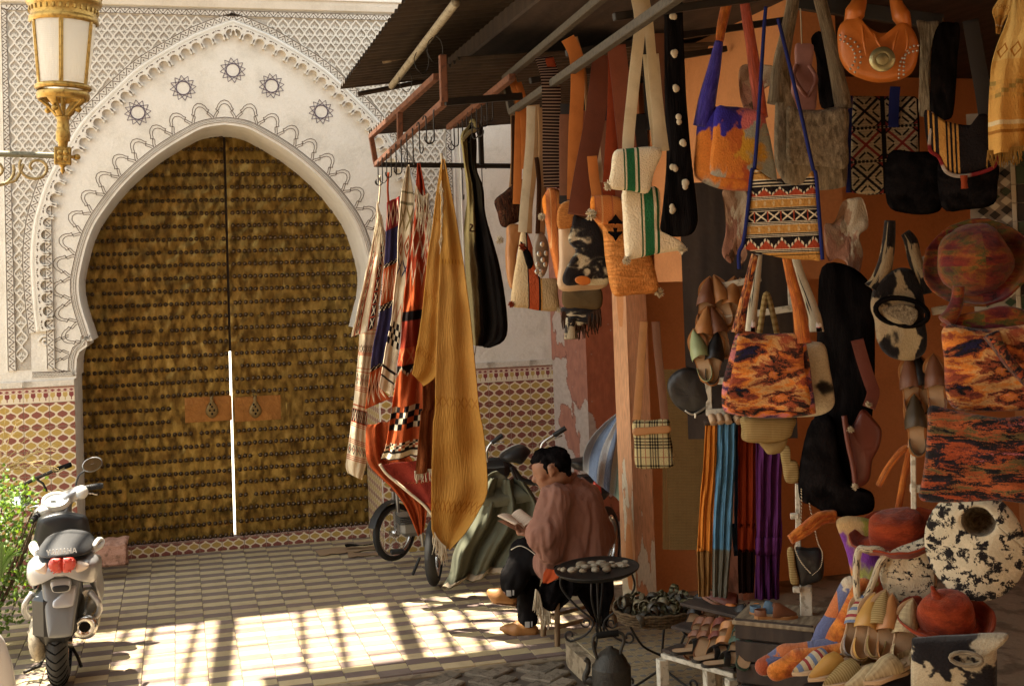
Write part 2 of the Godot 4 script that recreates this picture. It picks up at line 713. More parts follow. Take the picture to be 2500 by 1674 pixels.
# ---------------------------------------------------------------- ground
func ground() -> void:
	var b := MB.new()
	b.quad(Vector3(-80, -0.02, 60), Vector3(80, -0.02, 60), Vector3(80, -0.02, -80), Vector3(-80, -0.02, -80))
	M.earth = bump(tri(mat(0.34, 0.26, 0.17, 0.95), T.worn, 0.7), T.fine, 0.4)
	struct("ground", b, M.earth)
	b = MB.new()
	b.quad(Vector3(-30, -0.012, -10.3), Vector3(30, -0.012, -10.3), Vector3(30, -0.012, -60), Vector3(-30, -0.012, -60))
	struct("courtyard_beyond", b, mat(0.62, 0.57, 0.48, 0.9))
	# checkered court floor, square by square
	var fl := MB.new()
	fl.box(Vector3(-0.9, -0.014, -8.15), Vector3(6.9, 0.02, 3.56), 0.0)
	var court := struct("court_floor", fl, M.grout)
	var s := 0.176
	var sd := 0.094
	var tone := []
	for k in 10:
		var j := 0.86 + 0.07 * (k % 5)
		var w := Color(0.2, 0.145, 0.122) if k < 5 else Color(0.47, 0.375, 0.215)
		tone.append(bump(tri(mat(w.r * j, w.g * (j + 0.02 * (k % 3 - 1)), w.b * j, 0.62), T.mott, 2.2, true), T.fine, 0.12))
	var shapes := []
	for k in 3:
		var t := MB.new()
		var a := rg.randf_range(-0.004, 0.004)
		t.box(Vector3.ZERO, Vector3(s - 0.003, 0.02, sd - 0.0025), 0.002, Basis(Vector3(1, 0, 0), a) * Basis(Vector3(0, 0, 1), a * 0.7))
		shapes.append(t.done(true))
	# each column of tiles is set half a tile further forward than its left neighbour
	var left := [[], []]
	var placed := 0
	var cells := []
	for r in range(-2, 60):
		for c in 37:
			var zc := -6.385 - sd * (r + 0.5) + fposmod(c * 0.5, 1.0) * sd
			cells.append([zc, c, r - int(c * 0.5)])
	cells.sort_custom(func(p, q): return p[0] > q[0] or (p[0] == q[0] and p[1] < q[1]))
	for q in cells:
		var x: float = -0.059 - 0.176 * 22 + q[1] * s + 0.088
		var z0 := maxf(q[0] - sd * 0.5, -9.93)
		var z1 := minf(q[0] + sd * 0.5, -6.385)
		if z1 - z0 < 0.012:
			continue
		var at := Transform3D(Basis.from_scale(Vector3(1, 1, (z1 - z0) / sd)), Vector3(x, -0.0045 + rg.randf_range(-0.0012, 0.0012), (z0 + z1) * 0.5))
		var odd := posmod(q[2], 2)
		var k := rg.randi() % 5
		if x > -0.75 and x < 2.1 and placed < 300:
			part("floor_tile", shapes[rg.randi() % 3], tone[k + 5 * odd], court).transform = at
			placed += 1
		else:
			left[odd].append(at)
	many("far_floor_tiles", shapes[0], tone[2], left[0], court)
	many("far_floor_tiles", shapes[0], tone[7], left[1], court)
	# strip of mortar and the herringbone pavers in front
	b = MB.new()
	b.box(Vector3(-0.9, -0.012, -6.355), Vector3(6.9, 0.018, 0.05), 0.004)
	struct("mortar_strip", b, tri(mat(0.25, 0.185, 0.115, 0.95), T.worn, 2.0))
	b = MB.new()
	b.box(Vector3(-0.9, -0.024, -4.3), Vector3(6.9, 0.02, 4.06), 0.0)
	var lane := struct("lane_paving", b, tri(mat(0.09, 0.065, 0.045, 0.95), T.mott, 2.0))
	var pav := []
	var pavm := []
	for k in 3:
		var t := MB.new()
		t.box(Vector3.ZERO, Vector3(0.198, 0.05, 0.095), 0.007, Basis(Vector3(1, 0, 0), rg.randf_range(-0.02, 0.02)))
		pav.append(t.done(true))
		var j := 0.8 + 0.2 * k
		pavm.append(bump(tri(mat(0.21 * j, 0.165 * j, 0.115 * j, 0.9), T.worn, 3.0, true), T.fine, 0.5))
	var rest := []
	placed = 0
	for i in range(-34, 35):
		for j in range(-34, 35):
			# herringbone: step along both diagonals
			for h in 2:
				var q := Vector2(i * 0.1 + j * 0.2, i * 0.1 - j * 0.2) if h == 0 else Vector2(i * 0.1 + j * 0.2 + 0.15, i * 0.1 - j * 0.2 + 0.05)
				if h == 0:
					q += Vector2(0.0, 0.0)
				var p := q.rotated(PI / 4 + 0.1) + Vector2(0.9, -5.6)
				if p.x < -3.4 or p.x > 1.93 or p.y < -6.27 or p.y > -2.4:
					continue
				var tr := Transform3D(Basis(Vector3.UP, -(PI / 4 + 0.1) + (PI / 2 if h else 0.0)), Vector3(p.x, -0.02 + rg.randf_range(-0.004, 0.004), p.y))
				if p.y < -5.2 and p.x > -1.0 and placed < 300:
					var o := part("paver", pav[rg.randi() % 3], pavm[rg.randi() % 3], lane)
					o.transform = tr
					placed += 1
				else:
					rest.append(tr)
	many("near_pavers", pav[0], pavm[1], rest, lane)


# ---------------------------------------------------------------- gate wall

var arch: PackedVector2Array     # left half of the horseshoe, from its top down, x from its middle
var archfoot: PackedVector2Array
var scal: PackedVector2Array     # left half of the scalloped arch
const CX := 0.39
const SX := 0.469


func both(h: PackedVector2Array, cx: float) -> PackedVector2Array:
	var r := PackedVector2Array()
	for i in range(h.size() - 1, 0, -1):
		r.append(Vector2(cx + h[i].x, h[i].y))
	for a in h:
		r.append(Vector2(cx - a.x, a.y))
	return r


func on_wall(a: Vector2, z := 0.0) -> Vector3:
	return Vector3(a.x, a.y, ZW + z)


# a raised line on the wall
func wline(b: MB, pts: PackedVector2Array, w: float, t := 0.004, z := 0.0) -> void:
	var q := PackedVector3Array()
	for a in pts:
		q.append(on_wall(a, z + t * 0.5))
	b.ribbon(q, w, t, Vector3.BACK, true)


func shifted(pts: PackedVector2Array, d: float) -> PackedVector2Array:
	var r := PackedVector2Array()
	var n := pts.size()
	for i in n:
		var t := (pts[mini(i + 1, n - 1)] - pts[maxi(i - 1, 0)]).normalized()
		r.append(pts[i] + Vector2(-t.y, t.x) * d)
	return r


func gate_wall() -> void:
	arch = curve2(v2([0, 3.357, -0.145, 3.335, -0.264, 3.279, -0.492, 3.134, -0.725, 2.927, -0.906, 2.696, -0.996, 2.525, -1.058, 2.304, -1.078, 2.166, -1.064, 2.028, -1.02, 1.864, -0.991, 1.763]), 4)
	archfoot = v2([-1.028, 1.759, -1.029, 1.723, -1.084, 1.684, -1.102, 1.631, -1.108, 1.553, -1.109, 1.494])
	scal = curve2(v2([0, 4.155, -0.175, 4.088, -0.348, 4.006, -0.669, 3.804, -0.875, 3.614, -1.081, 3.403, -1.204, 3.215, -1.351, 2.951, -1.435, 2.698, -1.463, 2.549, -1.478, 2.374, -1.474, 2.177, -1.464, 1.998, -1.45, 1.843]), 4)
	var wall := thing("gate_wall", "white carved plaster wall with a horseshoe gateway and tiled base", "wall")
	var jamb: float = CX + archfoot[-1].x
	var jr: float = CX - archfoot[-1].x
	var hole := PackedVector2Array([Vector2(jamb - 0.012, -0.05), Vector2(jamb - 0.012, archfoot[-1].y)])
	for i in range(archfoot.size() - 1, -1, -1):
		hole.append(Vector2(CX + archfoot[i].x, archfoot[i].y))
	hole.append_array(both(arch, CX))
	for a in archfoot:
		hole.append(Vector2(CX - a.x, a.y))
	hole.append(Vector2(jr + 0.012, -0.05))
	var poly := PackedVector2Array([Vector2(-2.6, 5.2), Vector2(-2.6, -0.05)])
	poly.append_array(hole)
	poly.append_array(PackedVector2Array([Vector2(3.6, -0.05), Vector2(3.6, 5.2)]))
	var b := MB.new()
	b.prism(poly, ZW - 0.8, ZW)
	part("plaster_face", b, M.plaster, wall, true)

	# the carved ground of the lattice, outside the scalloped arch
	var sc := both(scal, SX)
	var l0: float = -1.127
	var l1: float = 2.099
	var top: float = 4.177
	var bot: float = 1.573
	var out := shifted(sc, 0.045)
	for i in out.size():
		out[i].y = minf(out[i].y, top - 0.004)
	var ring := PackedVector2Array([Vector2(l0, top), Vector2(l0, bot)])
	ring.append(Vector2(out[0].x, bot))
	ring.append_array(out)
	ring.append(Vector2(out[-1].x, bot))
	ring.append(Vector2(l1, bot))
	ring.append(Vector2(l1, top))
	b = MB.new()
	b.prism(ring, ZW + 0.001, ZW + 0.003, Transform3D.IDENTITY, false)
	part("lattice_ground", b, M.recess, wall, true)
	# one carved unit: an ogee frame round a palmette
	b = MB.new()
	var cw := 0.0805
	var ch := 0.116
	for s in [-1.0, 1.0]:
		var path := PackedVector3Array()
		for k in 13:
			var t := k / 12.0
			var y := (t - 0.5) * ch
			var w := cw * 0.25 * (1.0 + cos(TAU * (t - 0.5)) * 0.9)
			path.append(Vector3(s * w, y, 0.005))
		b.ribbon(path, 0.0115, 0.010, Vector3.BACK, true)
	for a in [-1.15, -0.58, 0.0, 0.58, 1.15]:
		var dir := Vector2(sin(a), cos(a))
		var r := 0.036 if absf(a) < 0.1 else 0.031
		var nn := Vector2(dir.y, -dir.x)
		var q := Vector2(0, -0.022)
		b.prism(PackedVector2Array([q + dir * 0.005, q + dir * r * 0.6 + nn * 0.0055, q + dir * r, q + dir * r * 0.6 - nn * 0.0055]), 0.0, 0.008)
	for s in [-1.0, 1.0]:
		b.prism(PackedVector2Array([Vector2(s * 0.006, -0.03), Vector2(s * 0.026, -0.022), Vector2(s * 0.03, -0.016), Vector2(s * 0.012, -0.034)]), 0.0, 0.007)
	b.prism(PackedVector2Array([Vector2(-0.006, -0.032), Vector2(0, -0.038), Vector2(0.006, -0.032), Vector2(0, -0.026)]), 0.0, 0.009)
	var unit := b.done(true)
	var grow := shifted(sc, 0.066)
	var keepout := PackedVector2Array([Vector2(grow[0].x, -1)])
	keepout.append_array(grow)
	keepout.append(Vector2(grow[-1].x, -1))
	var spare := []
	var count := 0
	var spots := []
	for r in 54:
		for c in 46:
			var a := Vector2(l0 + 0.042 + (c + 0.5 * (r % 2)) * cw, top - 0.052 - r * ch * 0.5)
			if a.x > l1 - 0.03 or a.y < bot + 0.03 or Geometry2D.is_point_in_polygon(a, keepout):
				continue
			spots.append(a)
	for a in spots:
		var tr := Transform3D(Basis.IDENTITY, on_wall(a, 0.003))
		if count < 300 and a.x < 1.9:
			part("carved_palmette", unit, M.plaster, wall).transform = tr
			count += 1
		else:
			spare.append(tr)
	many("carved_palmettes", unit, M.plaster, spare, wall)

	# zigzag borders: round the panel and round the arch
	for path in [shifted(sc, 0.028), PackedVector2Array([Vector2(l0 - 0.024, bot), Vector2(l0 - 0.024, top + 0.028), Vector2(l1 + 0.024, top + 0.028), Vector2(l1 + 0.024, bot)]), PackedVector2Array([Vector2(l0 + 0.24, bot), Vector2(l0 + 0.24, bot + 1.25)])]:
		b = MB.new()
		wline(b, path, 0.058, 0.017)
		part("border_strip", b, M.plaster, wall, true)
		var ln := 0.0
		for i in path.size() - 1:
			ln += path[i].distance_to(path[i + 1])
		var n := int(ln / 0.034)
		var ev := even2(path, n)
		var zig := MB.new()
		var zz := PackedVector2Array()
		for i in n:
			var t := (ev[mini(i + 1, n)] - ev[maxi(i - 1, 0)]).normalized()
			var nn := Vector2(-t.y, t.x)
			zz.append(ev[i] + nn * (0.019 if i % 2 else -0.019))
			if i:
				var m: Vector2 = ev[i] - nn * (0.009 if i % 2 else -0.009)
				zig.prism(PackedVector2Array([m + t * 0.005, m + nn * 0.009, m - t * 0.005, m - nn * 0.009]), ZW + 0.017, ZW + 0.020, Transform3D.IDENTITY, false)
		for i in zz.size() - 1:
			wline(zig, PackedVector2Array([zz[i], zz[i + 1]]), 0.0042, 0.003, 0.017)
		for s in [-1.0, 1.0]:
			wline(zig, shifted(path, s * 0.026), 0.004, 0.003, 0.017)
		var zo := part("zigzag_line", zig, M.engrave, wall, true)
		stuff(zo)

	# rounded moulding and the scallops that hang inside it
	b = MB.new()
	var mo := PackedVector3Array()
	for a in shifted(sc, -0.014):
		mo.append(on_wall(a, 0.012))
	b.tube(mo, 0.02, 8)
	part("arch_moulding", b, M.plaster, wall)
	var ev := even2(shifted(sc, -0.032), 62)
	b = MB.new()
	var u := PackedVector2Array()
	for k in 11:
		var a := PI * k / 10.0
		u.append(Vector2(-cos(a) * 0.037, -0.062 + sin(a) * 0.034))
	for q in [[0.030, -0.083], [0.036, -0.096], [0.046, -0.088], [0.049, -0.072], [0.05, -0.03], [0.05, 0.004], [-0.05, 0.004], [-0.05, -0.03], [-0.049, -0.072], [-0.046, -0.088], [-0.036, -0.096], [-0.030, -0.083]]:
		u.append(Vector2(q[0], q[1]))
	b.prism(u, 0.0, 0.036)
	var lobe := b.done(true)
	b = MB.new()
	for s in [-1.0, 1.0]:
		b.prism(PackedVector2Array([Vector2(s * 0.012, -0.006), Vector2(s * 0.034, -0.012), Vector2(s * 0.032, -0.019), Vector2(s * 0.014, -0.014)]), 0.036, 0.0385)
		b.prism(PackedVector2Array([Vector2(s * 0.0485, -0.05), Vector2(s * 0.043, -0.064), Vector2(s * 0.0485, -0.088)]), 0.036, 0.0385)
	b.prism(PackedVector2Array([Vector2(-0.004, -0.009), Vector2(0, -0.003), Vector2(0.004, -0.009), Vector2(0, -0.014)]), 0.036, 0.0385)
	var slit := b.done(true)
	for i in ev.size() - 1:
		var t := (ev[i + 1] - ev[i]).normalized()
		var a := (ev[i] + ev[i + 1]) * 0.5
		var bs := Basis(Vector3(t.x, t.y, 0), Vector3(-t.y, t.x, 0), Vector3.BACK)
		var sx := ev[i + 1].distance_to(ev[i]) / 0.1
		var o := part("scallop", lobe, M.plaster, wall)
		o.transform = Transform3D(bs.scaled_local(Vector3(sx, 1, 1)), on_wall(a))
		part("slit", slit, M.engrave, o)

	# incised lobes round the horseshoe, two lines each
	var hs := both(arch, CX)
	var base := even2(shifted(hs, 0.062), 27)
	var prof := v2([-0.5, 0.0, -0.47, 0.13, -0.38, 0.3, -0.33, 0.42, -0.41, 0.47, -0.34, 0.56, -0.29, 0.74, -0.17, 0.92, 0, 1.0])
	for i in 27:
		b = MB.new()
		for k in 2:
			var sc2 := 1.0 - 0.2 * k
			var pts := PackedVector2Array()
			for j in 17:
				var a := prof[j] if j < 9 else Vector2(-prof[16 - j].x, prof[16 - j].y)
				var w := base[i].lerp(base[i + 1], 0.5 + a.x * sc2)
				var t := (base[i + 1] - base[i]).normalized()
				pts.append(w + Vector2(-t.y, t.x) * a.y * 0.135 * sc2)
			for j in pts.size() - 1:
				wline(b, PackedVector2Array([pts[j], pts[j + 1]]), 0.0046, 0.002)
		part("incised_lobe", b, M.engrave, wall, true)
	for s in [-1.0, 1.0]:      # two more on each foot
		for k in 2:
			b = MB.new()
			for d in 2:
				var sc2 := 1.0 - 0.2 * d
				var pts := PackedVector2Array()
				for j in 17:
					var a := prof[j] if j < 9 else Vector2(-prof[16 - j].x, prof[16 - j].y)
					pts.append(Vector2(CX + s * (archfoot[-1].x - 0.045 - a.y * 0.125 * sc2), archfoot[-1].y + 0.1 + 0.15 * k + a.x * 0.14 * sc2))
				for j in pts.size() - 1:
					wline(b, PackedVector2Array([pts[j], pts[j + 1]]), 0.0046, 0.002)
			part("incised_lobe", b, M.engrave, wall, true)
	# the brown band of lozenges that follows the opening
	var full := PackedVector2Array()
	for i in range(archfoot.size() - 1, -1, -1):
		full.append(Vector2(CX + archfoot[i].x, archfoot[i].y))
	full.append_array(hs)
	for a in archfoot:
		full.append(Vector2(CX - a.x, a.y))
	full.insert(0, Vector2(full[0].x - 0.30, full[0].y + 0.002))
	full.append(Vector2(full[-1].x + 0.30, full[-1].y + 0.002))
	var band := shifted(full, 0.034)
	b = MB.new()
	wline(b, band, 0.030, 0.003)
	part("lozenge_band", b, M.bandbrown, wall, true)
	b = MB.new()
	var ln := 0.0
	for i in band.size() - 1:
		ln += band[i].distance_to(band[i + 1])
	var n := int(ln / 0.021) * 2
	var be := even2(band, n)
	for s in [-1.0, 1.0]:
		for i in n:
			var q := []
			for d in 2:
				var t := (be[mini(i + d + 1, n)] - be[maxi(i + d - 1, 0)]).normalized()
				q.append(be[i + d] + Vector2(-t.y, t.x) * s * (0.013 if (i + d) % 2 else -0.013))
			wline(b, PackedVector2Array(q), 0.0045, 0.003, 0.003)
	stuff(part("lozenge_line", b, M.plaster, wall, true))
	b = MB.new()
	wline(b, shifted(full, 0.056), 0.005, 0.002)
	part("outline", b, M.engrave, wall, true)

	# twelve-pointed stars
	for c in [Vector2(-0.241,3.444),Vector2(0.090,3.632),Vector2(0.459,3.772),Vector2(0.747,3.656),Vector2(1.121,3.459)]:
		b = MB.new()
		var rr := 0.096
		for k in 12:
			var a := TAU * k / 12.0 + 0.13
			var e := TAU * (k + 4) / 12.0 + 0.13
			var p0: Vector2 = c + Vector2(cos(a), sin(a)) * rr
			var p1: Vector2 = c + Vector2(cos(e), sin(e)) * rr
			for h in 2:      # only the tips of each line show
				wline(b, PackedVector2Array([p0.lerp(p1, 0.0 if h == 0 else 0.5), p0.lerp(p1, 0.5 if h == 0 else 1.0)]), 0.004, 0.002, 0.002 * (k % 2))
		var star := part("star", b, M.star, wall, true)
		b = MB.new()
		for k in 12:
			var a := TAU * (k + 0.5) / 12.0 + 0.13
			var d := Vector2(cos(a), sin(a))
			var nn := Vector2(-d.y, d.x)
			b.prism(PackedVector2Array([c + d * 0.046 + nn * 0.016, c + d * 0.058, c + d * 0.046 - nn * 0.016]), ZW + 0.0005, ZW + 0.0015, Transform3D.IDENTITY, false)
		part("star_fill", b, M.starfill, star, true)

	# cornice: a cove, a flat band with a chain of ovals
	b = MB.new()
	var y0 := top + 0.105
	var prf := PackedVector2Array([Vector2(0, 0), Vector2(0.03, 0.01), Vector2(0.045, 0.05), Vector2(0.05, 0.075), Vector2(0.066, 0.08), Vector2(0.066, 0.115), Vector2(0.03, 0.12), Vector2(0.03, 0.24), Vector2(0.07, 0.25), Vector2(0.07, 0.3), Vector2(0, 0.3)])
	b.prism(prf, -2.6, 3.6, Transform3D(Basis(Vector3.BACK, Vector3.UP, Vector3.LEFT), Vector3(0.0, y0 - 0.045, ZW)))
	part("cornice", b, M.plaster, wall, true)
	b = MB.new()
	for i in 70:
		var c := Vector2(-2.5 + i * 0.085, y0 + 0.135)
		for s in [0.0, PI]:
			var q := PackedVector3Array()
			for k in 7:
				var a: float = s + PI * k / 6.0
				q.append(Vector3(c.x + cos(a) * 0.04, c.y + sin(a) * 0.018, ZW + 0.034))
			b.ribbon(q, 0.008, 0.008, Vector3.BACK, true)
	stuff(part("chain_relief", b, M.engrave, wall, true))

	# pilaster strip and wavy incised line right of the arch
	b = MB.new()
	var px: float = 2.158
	b.box(Vector3(px, 2.9, ZW + 0.008), Vector3(0.03, 3.0, 0.016), 0.005)
	b.box(Vector3(px + 0.06, 2.9, ZW + 0.008), Vector3(0.012, 3.0, 0.016), 0.004)
	part("pilaster_strip", b, M.plaster, wall, true)
	b = MB.new()
	var wav := PackedVector2Array()
	for k in 60:
		wav.append(Vector2(px + 0.12 + 0.02 * absf(sin(k * PI / 5.0)), 1.5 + k * 0.045))
	wline(b, wav, 0.005, 0.002)
	part("incised_wave", b, M.engrave, wall, true)
	# little scroll at the foot of the scallops
	b = MB.new()
	var spi := PackedVector3Array()
	for k in 22:
		var a := k * 0.42
		var r := 0.045 * (1.0 - k / 26.0)
		spi.append(Vector3(sc[0].x + 0.06 - cos(a) * r, sc[0].y - 0.07 + sin(a) * r, ZW + 0.01))
	b.tube(spi, 0.009, 6)
	part("scroll", b, M.plaster, wall)

	# tiled base, tile by tile
	var sz := 0.175
	b = MB.new()
	b.box(Vector3.ZERO, Vector3(sz - 0.002, sz - 0.002, 0.012), 0.001)
	var tile := b.done(true)
	b = MB.new()
	b.box(Vector3.ZERO, Vector3(sz - 0.002, 0.112, 0.012), 0.001)
	var bord := b.done(true)
	b = MB.new()
	b.box(Vector3.ZERO, Vector3(sz * 2 - 0.002, 0.045, 0.014), 0.003)
	var cap := b.done(true)
	# seven rows either side of the gate
	for side in 2:
		var yt: float = 1.33 if side == 0 else 1.29
		for c in (9 if side == 0 else 10):
			var x: float = jamb - 0.012 - sz * (c + 0.5) if side == 0 else jr + 0.012 + sz * (c + 0.5)
			for r in 8:
				var o := part("wall_tile", tile, M.ogee, wall)
				o.position = Vector3(x, yt - sz * (r + 0.5), ZW + 0.006 + rg.randf_range(0, 0.0012))
			part("border_tile", bord, M.border, wall).position = Vector3(x, yt + 0.057, ZW + 0.006)
			if c % 2 == 0:
				part("cap_tile", cap, M.plaster2, wall).position = Vector3(x - sz * 0.5, yt + 0.137, ZW + 0.008)
	for c in 4:      # the same tiles on the inner face of the right jamb
		for r in 8:
			var o := part("wall_tile", tile, M.ogee, wall)
			o.transform = Transform3D(Basis(Vector3.UP, -PI / 2), Vector3(jr + 0.007, 1.29 - sz * (r + 0.5), ZW - sz * (c + 0.5)))
	# step under the gate, faced with half tiles
	b = MB.new()
	b.box(Vector3(CX, 0.03, -10.06), Vector3(2.7, 0.135, 0.22), 0.006)
	var step := part("threshold", b, M.grout, wall, true)
	b = MB.new()
	b.box(Vector3.ZERO, Vector3(sz - 0.002, 0.09, 0.012), 0.001)
	for i in b.uv.size():
		b.uv[i] = b.uv[i] * Vector2(1, 0.56) + Vector2(0, -0.06)
	var half := b.done(true)
	for c in 15:
		part("riser_tile", half, M.ogee, step).position = Vector3(CX - 1.31 + sz * (c + 0.5), 0.048, -9.945)
	b = MB.new()
	for c in 15:
		b.box(Vector3(CX - 1.31 + sz * (c + 0.5), 0.099, -9.99), Vector3(sz - 0.004, 0.012, 0.1), 0.003)
	part("tread", b, mat(0.28, 0.17, 0.13, 0.8), step, true)
	# broken pink block at the foot of the left jamb
	b = MB.new()
	var bl := thing("pink_masonry_block", "rough pink plastered block at the foot of the left gate jamb", "block", Vector3(-0.507, 0.118, -9.2))
	b.grid(12, 10, func(u: float, w: float): return Vector3((u - 0.5) * 0.23, w * 0.165 * (1.0 - 0.1 * absf(sin(u * 7.0)) * w) , 0.0 - 0.02 * sin(w * 9.0) * 0.2), 0.16)
	part("block", b, bump(tri(mat(0.42, 0.22, 0.15, 0.9), T.worn, 3.0), T.fine, 0.5), bl)


# ---------------------------------------------------------------- the two brass leaves
func gate() -> void:
	var gx: float = 0.409
	var dome := MB.new()
	dome.lathe(PackedVector2Array([Vector2(0.0175, 0), Vector2(0.0175, 0.005), Vector2(0.0145, 0.013), Vector2(0.008, 0.019), Vector2(0.0, 0.021)]), 10, Transform3D(Basis(Vector3.RIGHT, PI / 2), Vector3.ZERO))
	var dm := dome.done()
	for s in 2:
		var leaf := thing("gate_leaf", ["left leaf of the studded brass gate", "right leaf of the studded brass gate, half behind the rugs"][s], "gate", Vector3.ZERO, 0.0, "brass gate leaves")
		var x0: float = gx - 1.3 if s == 0 else gx + 0.011
		var x1: float = gx - 0.009 if s == 0 else gx + 1.36
		var b := MB.new()
		b.box(Vector3((x0 + x1) / 2, 1.86, ZG - 0.05), Vector3(x1 - x0, 3.5, 0.07), 0.004)
		part("backing", b, M.darkwood, leaf, true)
		if s == 0:
			b = MB.new()
			b.box(Vector3(gx, 2.6, ZG - 0.045), Vector3(0.12, 2.0, 0.05), 0.004)
			part("cover_strip", b, M.darkwood, leaf, true)
		var nz := FastNoiseLite.new()
		nz.frequency = 11.0
		nz.fractal_octaves = 2
		var studs := []
		for r in 33:
			nz.seed = r + 40 * s
			var y0 := 0.112 + r * 0.1045
			# each row is several sheets side by side, edges lifting a little
			var cuts := [0.0, 0.28 + 0.1 * rg.randf(), 0.62 + 0.12 * rg.randf(), 1.0]
			for k in 3:
				var a: float = lerpf(x0, x1, cuts[k])
				var e: float = lerpf(x0, x1, cuts[k + 1])
				b = MB.new()
				var lift := rg.randf() * 0.003
				b.grid(14, 4, func(u: float, w: float):
					var x := lerpf(a, e, u)
					var y := y0 + w * 0.108
					return Vector3(x, y, ZG + 0.002 + lift * (1.0 - w) + 0.009 * nz.get_noise_2d(x, y * 0.8)), 0.002)
				part("brass_sheet", b, M.brass, leaf)
			var n := int((x1 - x0) / 0.0425)
			for i in n:
				if rg.randf() < 0.035 or (r >= 9 and r <= 10 and (i > n * 0.6 if s == 0 else i < n * 0.4)):
					continue
				studs.append(Vector3(x0 + 0.02 + (i + 0.5) * 0.0425 + rg.randf_range(-0.003, 0.003), y0 + 0.006 + rg.randf_range(-0.003, 0.003), ZG + 0.005))
		var more := []
		var k0 := 0
		for i in studs.size():
			var shown: bool = k0 < 300 and (s == 0 or studs[i].x < 1.1) and (i % 3 != 2 or s == 1)
			if shown:
				part("stud", dm, M.stud, leaf).position = studs[i]
				k0 += 1
			else:
				more.append(Transform3D(Basis.IDENTITY, studs[i]))
		many("studs", dm, M.stud, more, leaf)
		# copper plate and knocker
		var pc: Vector3 = Vector3(0.228, 1.144, -9.96) if s == 0 else Vector3(0.618, 1.126, -9.96)
		b = MB.new()
		b.grid(8, 4, func(u: float, w: float): return Vector3(pc.x + (u - 0.5) * 0.37, pc.y + (w - 0.5) * 0.2, ZG + 0.0125 + 0.003 * sin(u * 9.0 + w * 5.0)), 0.003)
		part("copper_plate", b, M.copper, leaf)
		var kc: Vector3 = Vector3(0.254, 1.165, -9.93) if s == 0 else Vector3(0.597, 1.144, -9.93)
		b = MB.new()
		var shape := curve2(v2([0.0, 0.085, 0.014, 0.07, 0.012, 0.05, 0.022, 0.03, 0.044, -0.01, 0.05, -0.045, 0.034, -0.075, 0.0, -0.095, -0.034, -0.075, -0.05, -0.045, -0.044, -0.01, -0.022, 0.03, -0.012, 0.05, -0.014, 0.07]), 3, true)
		b.pillow(shape, 0.02, 4)
		for i in b.v.size():
			b.v[i] += Vector3(kc.x, kc.y, ZG + 0.034)
		var kn := part("knocker", b, bump(mat(0.22, 0.15, 0.06, 0.4, 0.8), T.fine, 0.1), leaf)
		b = MB.new()
		for q in [Vector2(-0.017, -0.03), Vector2(0.017, -0.03), Vector2(0, -0.058), Vector2(0, 0.0), Vector2(-0.012, 0.018)]:
			b.ball(Vector3(kc.x + q.x, kc.y + q.y, ZG + 0.042), Vector3(0.009, 0.011, 0.005), 8, 5)
		part("pierced_holes", b, M.black, kn)
		b = MB.new()
		var rp := PackedVector3Array()
		for k in 13:
			rp.append(Vector3(kc.x + cos(TAU * k / 12) * 0.016, kc.y + 0.098 + sin(TAU * k / 12) * 0.018, ZG + 0.032))
		b.tube(rp, 0.004, 6, false)
		b.tube(PackedVector3Array([Vector3(kc.x, kc.y + 0.118, ZG), Vector3(kc.x, kc.y + 0.118, ZG + 0.04)]), 0.006, 6)
		part("ring", b, M.stud, kn)


